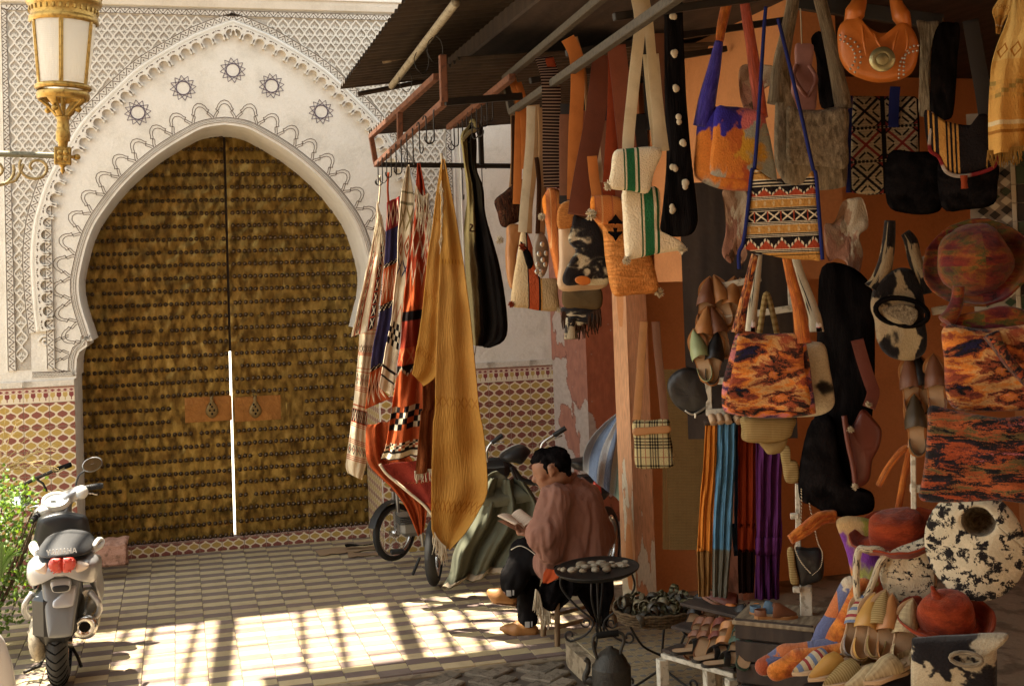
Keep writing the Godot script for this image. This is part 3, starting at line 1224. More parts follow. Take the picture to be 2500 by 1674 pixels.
# ---------------------------------------------------------------- overhead: a trellis over the court, awnings over the stall
func overhead() -> void:
	var t := thing("roof_trellis", "wooden trellis of beams spanning the court above the gate", "trellis")
	# [middle, width] of each beam; they run out from the wall towards the lane
	for q in [[-1.16, 0.105], [-0.09, 0.11], [-1.35, 0.024], [-0.7, 0.024], [-0.48, 0.028], [0.14, 0.03], [0.31, 0.03], [0.54, 0.03], [-1.77, 0.026], [-1.61, 0.026], [-2.39, 0.1], [-3.09, 0.03], [-2.3, 0.1]]:
		var b := MB.new()
		b.box(Vector3(0, 0, 1.2), Vector3(q[1], 0.08, 3.9), 0.004)
		part("beam", b, M.darkwood, t, true).transform = Transform3D(Basis.IDENTITY, Vector3(q[0], 4.6, -8.5)) * Transform3D(Basis(Vector3.UP, -0.075), Vector3.ZERO)
	for k in 3:
		var b := MB.new()
		b.box(Vector3(-0.9, 4.66, -8.95 + k * 0.46), Vector3(7.0, 0.03, 0.018), 0.003)
		part("batten", b, M.darkwood, t, true)
	# unseen reed mats; the last two added over the lane to dim the stall
	var mats := [[-1.02, 2.9, -7.88, -5.0, 4.70], [0.7, 2.9, -7.98, -7.885, 4.70], [0.5, 2.9, -5.2, 4.4, 4.76], [-3.3, 0.5, -2.6, 4.4, 4.76]]
	for q in mats:
		var b := MB.new()
		b.box(Vector3((q[0] + q[1]) / 2, q[4], (q[2] + q[3]) / 2), Vector3(q[1] - q[0], 0.03, q[3] - q[2]), 0.0)
		part("unseen_reed_mat", b, tri(mat(0.2, 0.15, 0.08, 0.95), T.wood, 3.0), t, true)

	# corrugated iron sheets, ridges across the alley
	for q in [[1.065, 3.4, -7.74, 1.2, 0.15, 2.85, 3.62], [1.385, 3.215, -8.66, -5.7, 0.09, 2.9, 3.33], [1.13, 3.58, -3.6, 3.0, 0.1, 2.9, 3.72]]:
		var s := thing("corrugated_awning", ["rusty corrugated iron awning high over the alley, uppermost", "lower corrugated awning resting on the red hook frame", "corrugated awning nearest the lane, above the bag rail"][used.get("corrugated_awning", -1) + 1], "awning", Vector3.ZERO, 0.0, "corrugated awnings")
		var b := MB.new()
		var z0: float = q[2]
		var z1: float = q[3]
		var n := int((z1 - z0) / 0.0127)
		b.grid(n, 3, func(u: float, w: float):
			var z := lerpf(z0, z1, u)
			var x: float = lerpf(q[0] + 0.1 * u * (1.0 if q[1] > 3.3 else 0.0) * -1.0, q[5], w)
			return Vector3(x, lerpf(q[1], q[6], w) + 0.015 * sin(z * TAU / 0.1), z), 0.0015)
		part("sheet", b, M.corr, s)
	var pole_mat := tri(mat(0.34, 0.29, 0.2, 0.7), T.worn, 5.0)
	var pw := thing("bamboo_pole", "pale pole lashed under the upper awning, running along the alley", "pole")
	var b := MB.new()
	b.tube(v3([1.234, 3.347, -5.127, 1.324, 3.334, -7.286]), 0.021, 10)
	part("pole", b, pole_mat, pw)
	for q in [Vector3(1.248, 3.315, -5.748),Vector3(1.264, 3.335, -6.159),Vector3(1.313, 3.355, -6.872)]:
		b = MB.new()
		var lp := PackedVector3Array()
		for k in 15:
			lp.append(q + Vector3(sin(k * 0.45) * 0.05 + 0.04 * k / 14.0, -0.055 + cos(k * 0.45) * 0.07, 0.02 * sin(k * 0.9)))
		b.tube(lp, 0.0022, 5)
		part("tie_wire", b, M.iron, pw)
	pw = thing("wooden_pole", "brown round pole with a pale cut end under the upper awning", "pole")
	b = MB.new()
	b.tube(v3([1.208, 3.426, -6.9, 2.077, 3.591, -6.857]), 0.022, 10)
	part("pole", b, tri(mat(0.2, 0.13, 0.07, 0.8), T.wood, 3.0), pw)
	b = MB.new()
	b.tube(v3([1.201, 3.423, -6.892, 1.25, 3.433, -6.888]), 0.026, 10)
	part("collar", b, tri(mat(0.36, 0.28, 0.17, 0.8), T.wood, 3.0), pw)
	pw = thing("thin_pole", "long thin dark pole below the edge of the upper awning", "pole")
	b = MB.new()
	b.tube(v3([1.175, 3.347, -7.692, 2.089, 3.546, -7.791]), 0.016, 8)
	part("pole", b, M.darkwood, pw)

	# welded red frame that the rugs hang from
	var fr := thing("hook_frame", "rusty red welded angle iron frame with hooks over the rugs", "frame")
	var A := Vector3(1.417, 2.97, -8.525)
	var B := Vector3(1.269, 2.97, -5.588)
	var C2 := Vector3(1.38, 3.17, -8.482)
	var D := Vector3(1.328, 3.17, -6.01)
	var far := Vector3(2.62, 2.95, -8.52)
	var bars := [[A, B], [C2, D], [A, C2], [B, Vector3(B.x, 3.2, B.z)], [A.lerp(B, 0.45), C2.lerp(D, 0.52)], [A, far], [Vector3(1.72, 3.1, -7.46), Vector3(1.62, 3.1, -5.6)], [B, B + Vector3(0.42, 0.05, -0.1)], [Vector3(2.2, 2.96, -8.5), Vector3(2.2, 3.3, -8.5)], [far, far + Vector3(0, 0.4, 0)]]
	for q in bars:
		b = MB.new()
		b.bar(q[0], q[1], 0.035, 0.035, Vector3.UP if absf((q[1] - q[0]).normalized().y) < 0.9 else Vector3.BACK)
		part("bar", b, M.rust if q != bars[5] and q != bars[8] and q != bars[7] else M.iron, fr, true)
	# dark steel rail of the bag stall
	fr = thing("bag_rail", "dark steel double rail that the shoulder bags hang from", "rail")
	var E0 := Vector3(1.692, 2.97, -5.883)
	var E1 := Vector3(1.47, 2.97, -2.4)
	var F0 := Vector3(1.70, 3.165, -6.02)
	var F1 := Vector3(1.48, 3.165, -2.4)
	for q in [[E0, E1], [F0, F1], [E0, F0]]:
		b = MB.new()
		b.bar(q[0], q[1], 0.034, 0.034, Vector3.UP if absf((q[1] - q[0]).normalized().y) < 0.9 else Vector3.BACK)
		part("bar", b, M.steelbar, fr, true)
	for k in 5:
		b = MB.new()
		var a := E0.lerp(E1, 0.1 + k * 0.2)
		b.bar(a + Vector3(0.02, 0.1, 0), Vector3(2.75, 3.25, a.z), 0.03, 0.03)
		part("cross_bar", b, M.iron, fr, true)
	# black cross bar with goods in front of the orange wall
	fr = thing("display_bar", "black iron bar across the orange wall behind the orange leather handbag", "bar")
	b = MB.new()
	b.bar(Vector3(2.512, 3.235, -4.455), Vector3(2.975, 3.069, -4.068), 0.055, 0.06)
	part("bar", b, M.iron, fr, true)


func shop_building() -> void:
	var w := thing("shop_wall", "orange plastered wall of the bag stall with a dark doorway", "wall")
	var xw := 2.78
	var b := MB.new()
	# along the alley: opening between pillar and z = -5.95, lintel above
	var poly := v2([-4.95, 2.06, -4.95, 3.45, -6.66, 3.45, -6.66, 2.06])
	b.prism(poly, -0.25, 0.0, Transform3D(Basis(Vector3.BACK, Vector3.UP, Vector3.LEFT), Vector3(xw, 0, 0)))
	part("plaster_face", b, M.ochre, w, true)
	b = MB.new()
	b.box(Vector3(5.6, 1.7, -3.0), Vector3(0.2, 3.5, 8.2), 0.0)
	part("recess_wall", b, M.ochre, w, true)  # set far back so that the stall falls dark behind the goods
	b = MB.new()
	b.box(Vector3(4.2, 1.7, -7.02), Vector3(2.96, 3.6, 0.2), 0.0)
	part("inner_wall", b, M.ochre, w, true)
	b = MB.new()
	b.box(Vector3(4.25, 0.06, -3.0), Vector3(2.7, 0.12, 8.0), 0.0)
	part("inner_floor", b, M.earth, w, true)
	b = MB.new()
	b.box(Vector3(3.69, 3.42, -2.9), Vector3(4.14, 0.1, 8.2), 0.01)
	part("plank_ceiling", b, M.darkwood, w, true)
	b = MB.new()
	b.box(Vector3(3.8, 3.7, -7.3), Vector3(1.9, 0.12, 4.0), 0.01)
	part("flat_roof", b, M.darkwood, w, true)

	# the peeling pillar at the shop corner
	var pil := thing("corner_pillar", "peeling orange pillar at the shop corner beside the seated man", "pillar")
	b = MB.new()
	b.grid(5, 40, func(u: float, t: float): return Vector3(2.6 + 0.012 * sin(t * 13.0) * sin(u * PI), t * 3.3, -6.93 + u * 0.235), 0.0)
	part("alley_face", b, pillar_material(5, Color(0.68, 0.36, 0.19), 0.30), pil)
	b = MB.new()
	b.grid(5, 40, func(u: float, t: float): return Vector3(2.6 + u * 0.13, t * 3.3, -6.695 + 0.004 * sin(t * 11.0 + u * 3.0)), 0.0)
	part("front_face", b, pillar_material(9, Color(0.62, 0.3, 0.15), 0.22), pil)
	b = MB.new()
	b.box(Vector3(2.668, 1.65, -6.81), Vector3(0.12, 3.28, 0.2), 0.0)
	part("core", b, M.ochre, pil, true)
	b = MB.new()
	b.box(Vector3(2.665, 0.04, -6.81), Vector3(0.16, 0.18, 0.27), 0.03)
	part("plinth", b, bump(tri(mat(0.3, 0.2, 0.12, 0.95), T.worn, 3.0), T.fine, 0.5), pil, true)
	# peeling wall block in the far corner
	var blk := thing("corner_buttress", "peeling dark red buttress between the tiled wall and the pillar", "wall")
	b = MB.new()
	b.grid(4, 40, func(u: float, t: float): return Vector3(2.93, t * 3.6, -9.3 + u * 0.9), 0.0)
	part("side_face", b, pillar_material(15, Color(0.3, 0.12, 0.08), 0.4, Color(0.36, 0.29, 0.25)), blk)
	b = MB.new()
	b.grid(6, 40, func(u: float, t: float): return Vector3(2.93 + u * 0.6, t * 3.6, -8.4), 0.0)
	part("front_face", b, pillar_material(18, Color(0.38, 0.12, 0.055), 0.34, Color(0.42, 0.35, 0.3)), blk)
	b = MB.new()
	b.box(Vector3(3.35, 1.78, -8.85), Vector3(0.8, 3.6, 0.88), 0.0)
	part("core", b, M.ochre, blk, true)
	b = MB.new()
	b.box(Vector3(3.35, 1.75, -7.5), Vector3(0.2, 3.6, 1.8), 0.0)
	part("back_wall", b, bump(tri(mat(0.3, 0.11, 0.055, 0.95), T.worn, 1.0), T.fine, 0.4), blk, true)

	# raised stall floor: concrete edge and patterned tiles
	b = MB.new()
	var edge := curve2(v2([2.9, -6.36, 2.2, -6.36, 2.06, -6.34, 2.0, -6.24, 1.985, -6.0, 2.0, -5.0, 1.99, -1.0, 2.0, 1.0]), 4)
	edge.append(Vector2(2.9, 1.0))
	b.prism(edge, 0.0, 0.118, Transform3D(Basis(Vector3.RIGHT, Vector3.BACK, Vector3.UP), Vector3(0, 0, 0)))
	for i in b.v.size():
		pass
	M.kerb = bump(tri(mat(0.33, 0.25, 0.155, 0.95), T.worn, 1.6), T.fine, 0.6)
	var plat := struct("stall_floor", b, M.kerb)
	b = MB.new()
	var s := 0.2
	b.box(Vector3.ZERO, Vector3(s - 0.002, 0.014, s - 0.002), 0.0015)
	var tl := b.done(true)
	M.patterned = bump(mat(1, 1, 1, 0.7), T.fine, 0.05)
	M.patterned.albedo_texture = patterned_texture()
	for r in 20:
		for c in 4:
			var o := part("patterned_tile", tl, M.patterned, plat)
			o.position = Vector3(2.15 + c * s, 0.1185 + rg.randf_range(0, 0.0015), -6.2 + r * s)
			o.rotation.y = PI / 2 * 0

	# unseen buildings, added to keep sky light off the stall
	var bk := thing("added_lane_building", "added unseen ochre building blocking light from behind the viewer", "building")
	b = MB.new()
	b.box(Vector3(0, 2.6, 4.6), Vector3(12, 5.4, 0.4), 0.0)
	part("wall", b, M.ochre2, bk, true)
	bk = thing("added_lane_building", "added unseen ochre building blocking light from the left of the lane", "building")
	b = MB.new()
	b.box(Vector3(-3.9, 2.4, 1.2), Vector3(0.4, 4.9, 6.4), 0.0)
	part("wall", b, M.ochre2, bk, true)


func pillar_material(sd: int, paint: Color, peel: float, under := Color(0.66, 0.58, 0.44)) -> StandardMaterial3D:
	var n := FastNoiseLite.new()
	n.seed = sd
	n.frequency = 0.022
	n.fractal_octaves = 5
	var n2 := FastNoiseLite.new()
	n2.seed = sd + 1
	n2.frequency = 0.15
	var im := Image.create(64, 512, false, Image.FORMAT_RGB8)
	for y in 512:
		var t := 1.0 - y / 512.0
		var low := clampf((peel - t) * 2.2, -0.5, 0.45)
		for x in 64:
			var k := n.get_noise_2d(x * 0.9, y * 0.45) + low
			var c := paint * (0.9 + 0.25 * n2.get_noise_2d(x, y * 0.4))
			if k > 0.28:
				c = under * (0.95 + 0.2 * n2.get_noise_2d(x + 99, y))
			elif k > 0.25:
				c = paint * 0.5
			elif n2.get_noise_2d(x * 2.0 + 50, y * 0.8) > 0.62:
				c = under * 0.9
			im.set_pixel(x, y, c.linear_to_srgb())
	var m := mat(1, 1, 1, 0.9)
	m.albedo_texture = ImageTexture.create_from_image(im)
	return bump(m, T.fine, 0.1)


func patterned_texture() -> ImageTexture:
	var im := Image.create(128, 128, false, Image.FORMAT_RGB8)
	for y in 128:
		for x in 128:
			var c := Color(0.36, 0.275, 0.15)
			var u := x % 64
			var edge := absi(u - 32)
			if u < 3 or (u > 12 and u < 15) or (u > 50 and u < 53):
				c = Color(0.14, 0.10, 0.06)
			elif u >= 15 and u <= 50 and absf(sin(y * TAU / 64.0) * 12.0 - (u - 32)) < 2.2:
				c = Color(0.17, 0.11, 0.07)
			elif u >= 15 and u <= 50 and edge < 9 and y % 32 > 6 and y % 32 < 26:
				c = Color(0.17, 0.16, 0.15)
			if x < 1 or y < 1:
				c = Color(0.08, 0.06, 0.04)
			im.set_pixel(x, y, (c * (0.8 + 0.35 * rg.randf())).linear_to_srgb())
	return ImageTexture.create_from_image(im)


# ---------------------------------------------------------------- cloth, felt and leather
func paint(w: int, h: int, at: Callable, grit := 0.16) -> ImageTexture:
	var im := Image.create(w, h, false, Image.FORMAT_RGB8)
	for y in h:
		for x in w:
			var c: Color = at.call((x + 0.5) / w, (y + 0.5) / h)
			im.set_pixel(x, y, (c * (1.0 + (rg.randf() - 0.5) * grit)).linear_to_srgb())
	return ImageTexture.create_from_image(im)


# blots of colour: each seed is [u, v, colour], edges wander with noise
func blots(seeds: Array, warp := 0.16, sd := 1, size := 128, streak := 1.0, soft := 260.0) -> ImageTexture:
	var n := FastNoiseLite.new()
	n.seed = sd
	n.frequency = 4.0
	n.fractal_octaves = 5
	return paint(size, size, func(u: float, v: float):
		var a := Vector2(u + warp * n.get_noise_2d(u / streak, v), v + warp * n.get_noise_2d(u / streak + 9.0, v))
		var c := Color(0, 0, 0)
		var all := 0.0
		for s in seeds:
			var w := exp(-Vector2((a.x - s[0]) / streak, a.y - s[1]).length_squared() * soft)
			c += s[2] * w
			all += w
		return c * (1.0 / all), 0.35)


# marbled wool: noise through a list of colours
func marbled(sd: int, cols: Array, stretch := Vector2(1, 1), freq := 3.0, size := 160) -> ImageTexture:
	var n := FastNoiseLite.new()
	n.seed = sd
	n.frequency = freq
	n.fractal_octaves = 5
	n.domain_warp_enabled = true
	n.domain_warp_amplitude = 0.35
	n.domain_warp_frequency = 2.0
	var k: int = cols.size()
	return paint(size, size, func(u: float, v: float):
		var t: float = clampf(0.5 + 0.95 * n.get_noise_2d(u / stretch.x, v / stretch.y), 0.0, 0.999) * (k - 1)
		var t2 := n.get_noise_2d(u / stretch.x * 1.7 + 5.0, v / stretch.y * 1.7)
		var c: Color = cols[int(t)].lerp(cols[int(t) + 1], smoothstep(0.15, 0.85, t - int(t)))
		return c * (0.85 + 0.5 * maxf(t2, -0.4)), 0.3)


func veined(sd: int, base: Color, vein: Color, amount := 0.16, stretch := Vector2(1, 1)) -> ImageTexture:
	var n := FastNoiseLite.new()
	n.seed = sd
	n.frequency = 3.2
	n.fractal_octaves = 4
	n.domain_warp_enabled = true
	n.domain_warp_amplitude = 0.25
	n.domain_warp_frequency = 3.0
	return paint(192, 192, func(u: float, v: float):
		var a := absf(n.get_noise_2d(u / stretch.x, v / stretch.y))
		var b := n.get_noise_2d(u * 2.0 + 7.0, v * 2.0)
		var k := 1.0 - smoothstep(amount * 0.25, amount * 0.55, a - maxf(b, 0.0) * amount * 1.3)
		if b < -0.12:
			k = 0.0
		return base.lerp(vein, k) * (0.9 + 0.2 * b), 0.2)


# woven bands down the cloth: [until, ground, motif, ink, second ink, repeats]
func bands(rows: Array, w := 128, h := 256, across := false) -> ImageTexture:
	return paint(w, h, func(u: float, v: float):
		if across:
			var s := u
			u = v
			v = s
		var top := 0.0
		for r in rows:
			if v < r[0]:
				var t: float = (v - top) / (float(r[0]) - top)
				var c: Color = r[1]
				if r.size() > 3:
					var n: float = r[5] if r.size() > 5 else 6.0
					var x := fposmod(u * n, 1.0)
					var ink: Color = r[3]
					var ink2: Color = r[4] if r.size() > 4 else ink
					match r[2]:
						"line":
							if t < 0.18 or t > 0.82: c = ink
							elif absf(t - 0.5) < 0.08: c = ink2
						"zig":
							var d := absf(t - 0.15 - 0.7 * absf(2.0 * x - 1.0))
							if d < 0.12 and int(u * n * 14.0) % 3: c = ink
							elif t > 0.15 + 0.7 * absf(2.0 * x - 1.0) + 0.12: c = ink2
						"cross":
							if absf(absf(x - 0.5) - absf(t - 0.5)) < 0.09 and absf(x - 0.5) < 0.42: c = ink
							elif absf(x - 0.5) > 0.46: c = ink2
						"diamond":
							var d := absf(x - 0.5) + absf(t - 0.5)
							if d < 0.16: c = ink2
							elif d < 0.3: c = r[1]
							elif d < 0.44: c = ink
						"dots":
							if Vector2(x - 0.5, (t - 0.5) * 0.8).length() < 0.28: c = ink if int(u * n) % 2 else ink2
						"check":
							if (int(u * n) + int(t * 4.0)) % 2: c = ink
							elif (int(u * n) + int(t * 4.0)) % 4 == 0: c = ink2
				return c
			top = r[0]
		return rows[-1][1])


func felt(t: Texture2D, k := 1.0) -> StandardMaterial3D:
	var m := mat(k, k, k, 1.0)
	m.albedo_texture = t
	m.metallic_specular = 0.15
	return cloth(bump(m, T.fine, 0.2), 0.35)


func woven(t: Texture2D, rep := Vector2(24, 24)) -> StandardMaterial3D:
	var m := mat(1, 1, 1, 0.95)
	m.albedo_texture = t
	m.metallic_specular = 0.1
	m.metallic_specular = 0.0
	return bump(m, T.fine, 0.3)


func nogloss(t: Texture2D) -> StandardMaterial3D:
	var m := mat(1, 1, 1, 1.0)
	m.albedo_texture = t
	m.metallic_specular = 0.0
	return bump(m, T.fine, 0.2)


func plain_cloth(r: float, g: float, b: float) -> StandardMaterial3D:
	var m := tri(mat(r, g, b, 0.95), T.mott, 3.0)
	m.metallic_specular = 0.05
	return cloth(bump(m, T.weave, 0.08), 0.1)


func leather(r: float, g: float, b: float, rough := 0.5) -> StandardMaterial3D:
	return bump(tri(mat(r, g, b, rough), T.mott, 3.5), T.leather, 0.05)


func goods_materials() -> void:
	var blk := Color(0.015, 0.012, 0.012)
	var red := Color(0.33, 0.055, 0.025)
	var rust := Color(0.36, 0.075, 0.025)
	var cream := Color(0.62, 0.52, 0.36)
	var navy := Color(0.035, 0.03, 0.075)
	var tan := Color(0.42, 0.21, 0.055)
	var org := Color(0.62, 0.2, 0.035)
	M.felt_grey = felt(marbled(4, [Color(0.16, 0.12, 0.075), Color(0.27, 0.21, 0.135), Color(0.36, 0.29, 0.19)], Vector2(0.5, 1.2), 5.0))
	M.felt_fire = felt(marbled(9, [Color(0.02, 0.015, 0.05), blk, Color(0.28, 0.06, 0.03), org, Color(0.58, 0.32, 0.12), Color(0.3, 0.07, 0.03), blk, Color(0.42, 0.1, 0.03), org, Color(0.6, 0.2, 0.2)], Vector2(2.0, 0.9), 2.0))
	M.felt_fire2 = felt(marbled(19, [blk, Color(0.08, 0.02, 0.02), blk, Color(0.4, 0.09, 0.03), org, Color(0.55, 0.17, 0.17), Color(0.05, 0.03, 0.08), Color(0.34, 0.06, 0.03), Color(0.5, 0.3, 0.14), blk], Vector2(1.5, 0.9), 2.2))
	M.felt_fire3 = felt(marbled(33, [Color(0.5, 0.14, 0.15), blk, Color(0.35, 0.07, 0.025), Color(0.02, 0.015, 0.02), blk, Color(0.36, 0.09, 0.03), Color(0.14, 0.1, 0.04), blk, blk], Vector2(2.6, 0.6), 2.4))
	M.felt_hat = felt(marbled(40, [blk, Color(0.11, 0.018, 0.02), Color(0.2, 0.03, 0.02), Color(0.3, 0.09, 0.02), Color(0.09, 0.085, 0.02), Color(0.12, 0.02, 0.03), blk], Vector2(1.6, 0.6), 2.0))
	M.felt_hat.uv1_triplanar = true
	M.felt_hat.uv1_scale = Vector3.ONE * 3.0
	M.felt_multi = felt(blots([[0.25, 0.1, Color(0.04, 0.03, 0.3)], [0.42, 0.12, Color(0.03, 0.02, 0.2)], [0.75, 0.12, Color(0.6, 0.16, 0.16)], [0.95, 0.4, Color(0.34, 0.36, 0.3)], [0.9, 0.75, Color(0.34, 0.36, 0.3)], [0.72, 0.6, Color(0.62, 0.34, 0.04)], [0.45, 0.5, Color(0.5, 0.13, 0.03)], [0.2, 0.55, org], [0.08, 0.75, org], [0.45, 0.82, org], [0.1, 0.95, Color(0.36, 0.33, 0.26)], [0.6, 0.98, Color(0.42, 0.09, 0.03)]], 0.2, 5, 160, 1.0, 120.0))
	M.felt_rainbow = felt(blots([[0.3, 0.1, Color(0.55, 0.36, 0.16)], [0.7, 0.12, Color(0.35, 0.33, 0.06)], [0.15, 0.35, Color(0.2, 0.05, 0.3)], [0.6, 0.42, Color(0.22, 0.05, 0.34)], [0.4, 0.3, Color(0.55, 0.36, 0.16)], [0.55, 0.62, Color(0.42, 0.4, 0.1)], [0.3, 0.8, org], [0.75, 0.85, Color(0.42, 0.08, 0.03)], [0.1, 0.65, Color(0.45, 0.12, 0.1)]], 0.14, 8, 160, 1.0, 120.0))
	M.felt_veined = felt(veined(3, Color(0.6, 0.5, 0.34), blk, 0.1, Vector2(1.5, 0.7)))
	M.felt_veined2 = felt(veined(12, Color(0.62, 0.53, 0.37), blk, 0.3))
	M.felt_cream = felt(blots([[0.3, 0.3, Color(0.52, 0.45, 0.32)], [0.7, 0.7, Color(0.5, 0.43, 0.3)], [0.93, 0.62, blk], [0.62, 0.45, blk], [0.8, 0.2, Color(0.55, 0.48, 0.34)], [0.8, 0.85, Color(0.55, 0.48, 0.34)], [0.98, 0.75, Color(0.55, 0.48, 0.34)], [0.75, 0.48, Color(0.55, 0.48, 0.34)], [0.96, 0.48, Color(0.55, 0.48, 0.34)]], 0.06, 2))
	M.felt_black = nogloss(marbled(50, [Color(0.006, 0.005, 0.005), Color(0.012, 0.01, 0.01)]))
	M.felt_two = felt(blots([[0.3, 0.2, blk], [0.75, 0.1, blk], [0.5, 0.28, Color(0.38, 0.29, 0.17)], [0.4, 0.7, Color(0.42, 0.33, 0.2)], [0.35, 0.78, blk], [0.6, 0.85, Color(0.38, 0.28, 0.15)], [0.95, 0.6, blk], [0.95, 0.95, blk], [0.1, 0.95, blk], [0.15, 0.55, Color(0.4, 0.3, 0.18)]], 0.16, 4))
	M.felt_slip = felt(blots([[0.2, 0.2, Color(0.3, 0.07, 0.03)], [0.7, 0.2, Color(0.1, 0.11, 0.2)], [0.4, 0.5, Color(0.5, 0.4, 0.28)], [0.7, 0.7, Color(0.45, 0.14, 0.05)], [0.2, 0.85, Color(0.12, 0.13, 0.22)]], 0.2, 21))
	M.felt_red = felt(marbled(60, [Color(0.24, 0.032, 0.01), Color(0.32, 0.05, 0.014)]))
	M.felt_orange = felt(marbled(61, [Color(0.42, 0.1, 0.025), org]))
	M.cow = felt(blots([[0.2, 0.2, blk], [0.35, 0.35, blk], [0.5, 0.15, blk], [0.75, 0.25, Color(0.4, 0.33, 0.22)], [0.2, 0.8, Color(0.42, 0.34, 0.22)], [0.5, 0.72, Color(0.4, 0.32, 0.2)], [0.75, 0.6, blk], [0.85, 0.45, blk], [0.7, 0.85, Color(0.34, 0.27, 0.16)], [0.05, 0.55, Color(0.42, 0.34, 0.22)], [0.95, 0.85, blk]], 0.2, 6))
	M.fur = felt(blots([[0.2, 0.15, blk], [0.5, 0.25, blk], [0.3, 0.5, blk], [0.3, 0.32, Color(0.5, 0.42, 0.28)], [0.62, 0.55, blk], [0.5, 0.65, Color(0.52, 0.45, 0.3)], [0.75, 0.75, blk], [0.2, 0.8, blk], [0.85, 0.92, Color(0.55, 0.48, 0.32)], [0.7, 0.4, blk]], 0.25, 9, 128, 2.0))
	M.pelt = felt(blots([[0.3, 0.2, Color(0.34, 0.2, 0.12)], [0.7, 0.3, Color(0.5, 0.4, 0.28)], [0.3, 0.6, Color(0.3, 0.14, 0.09)], [0.7, 0.75, Color(0.36, 0.2, 0.13)], [0.5, 0.95, Color(0.09, 0.05, 0.03)]], 0.3, 14))
	M.kilim_bag = woven(bands([[0.06, tan, "line", blk, cream], [0.12, tan], [0.2, blk, "line", cream, cream], [0.3, blk, "zig", cream, red, 5.0], [0.34, blk, "line", cream, cream], [0.42, tan, "dots", Color(0.5, 0.34, 0.16), tan, 18.0], [0.46, blk, "line", cream, cream], [0.57, blk, "cross", cream, red, 6.0], [0.61, blk, "line", cream, cream], [0.69, tan, "dots", Color(0.5, 0.34, 0.16), tan, 16.0], [0.73, blk, "line", cream, cream], [0.86, blk, "zig", cream, red, 5.0], [0.9, blk, "line", cream, cream], [0.95, tan, "line", tan, blk], [1.0, tan]]))
	M.tribal = woven(tribal_texture())
	M.rug_cream = woven(bands([[0.05, cream], [0.08, cream, "line", red, cream], [0.15, cream], [0.2, cream, "cross", blk, red, 7.0], [0.22, cream, "line", red, red], [0.3, cream], [0.33, cream, "line", red, cream], [0.42, cream, "diamond", blk, red, 5.0], [0.45, cream, "line", red, red], [0.54, cream], [0.57, cream, "line", red, cream], [0.65, blk, "cross", cream, red, 8.0], [0.68, cream, "line", red, red], [0.76, cream], [0.79, cream, "line", red, red], [0.87, cream, "diamond", blk, red, 6.0], [0.9, cream, "line", red, red], [1.0, cream]]))
	M.rug_cream_up = woven(bands([[0.1, cream], [0.14, red], [0.3, cream, "diamond", blk, red, 9.0], [0.34, red], [0.6, cream], [0.64, red], [0.84, blk, "cross", cream, red, 9.0], [0.88, red], [1.0, cream]], 64, 256, true))
	M.rug_navy = woven(bands([[0.14, Color(0.2, 0.03, 0.03), "diamond", cream, blk, 3.0], [0.3, navy], [0.32, cream, "check", blk, blk, 12.0], [0.5, rust, "diamond", cream, Color(0.5, 0.2, 0.1), 4.0], [0.53, cream, "check", blk, blk, 12.0], [0.8, navy], [0.82, cream, "check", blk, blk, 12.0], [1.0, rust, "diamond", cream, blk, 4.0]]))
	M.rug_white = woven(bands([[0.12, cream], [0.18, cream, "line", Color(0.2, 0.17, 0.1), cream], [0.3, cream, "cross", Color(0.2, 0.15, 0.06), cream, 2.0], [0.42, cream, "diamond", rust, Color(0.2, 0.08, 0.03), 2.0], [0.5, cream, "cross", navy, cream, 2.0], [0.6, cream], [0.7, cream, "zig", Color(0.4, 0.1, 0.05), cream, 2.0], [0.8, cream, "check", blk, cream, 5.0], [0.9, cream], [0.95, cream, "line", blk, cream], [1.0, cream]]))
	M.rug_red = woven(bands([[0.08, red], [0.2, red, "diamond", cream, red, 2.0], [0.32, red, "cross", cream, red, 3.0], [0.42, red, "zig", cream, rust, 3.0], [0.5, rust], [0.53, blk], [0.62, Color(0.22, 0.035, 0.02)], [0.68, red, "cross", Color(0.4, 0.15, 0.06), red, 4.0], [0.72, blk, "zig", cream, rust, 3.0], [0.82, rust], [0.9, rust, "check", blk, cream, 8.0], [0.94, rust], [0.97, blk, "check", cream, rust, 14.0], [1.0, cream, "line", blk, cream]]))
	M.rug_rust = woven(marbled(70, [Color(0.3, 0.06, 0.02), rust]))
	M.rug_dark = woven(bands([[0.4, Color(0.2, 0.03, 0.02)], [0.43, Color(0.2, 0.03, 0.02), "check", rust, blk, 30.0], [0.8, Color(0.2, 0.03, 0.02)], [0.96, red], [1.0, cream, "line", blk, cream]]))
	M.rug_brown = woven(marbled(72, [Color(0.13, 0.035, 0.012), Color(0.2, 0.06, 0.02)]))
	M.rug_yellow = woven(bands([[0.25, Color(0.47, 0.245, 0.06)], [0.27, Color(0.47, 0.245, 0.06), "dots", Color(0.3, 0.13, 0.02), Color(0.5, 0.24, 0.04), 14.0], [0.6, Color(0.48, 0.25, 0.065)], [0.63, Color(0.48, 0.25, 0.065), "cross", Color(0.34, 0.15, 0.03), Color(0.5, 0.25, 0.04), 6.0], [0.86, Color(0.46, 0.235, 0.055)], [0.9, Color(0.46, 0.235, 0.055), "cross", Color(0.3, 0.12, 0.02), Color(0.5, 0.24, 0.04), 9.0], [1.0, Color(0.44, 0.225, 0.05)]]))
	M.jacket = woven(blots([[0.2, 0.1, Color(0.3, 0.25, 0.11)], [0.2, 0.4, Color(0.27, 0.22, 0.1)], [0.15, 0.7, Color(0.2, 0.16, 0.08)], [0.62, 0.2, Color(0.02, 0.017, 0.012)], [0.75, 0.6, Color(0.012, 0.01, 0.009)], [0.5, 0.75, Color(0.015, 0.012, 0.01)]], 0.06, 3))
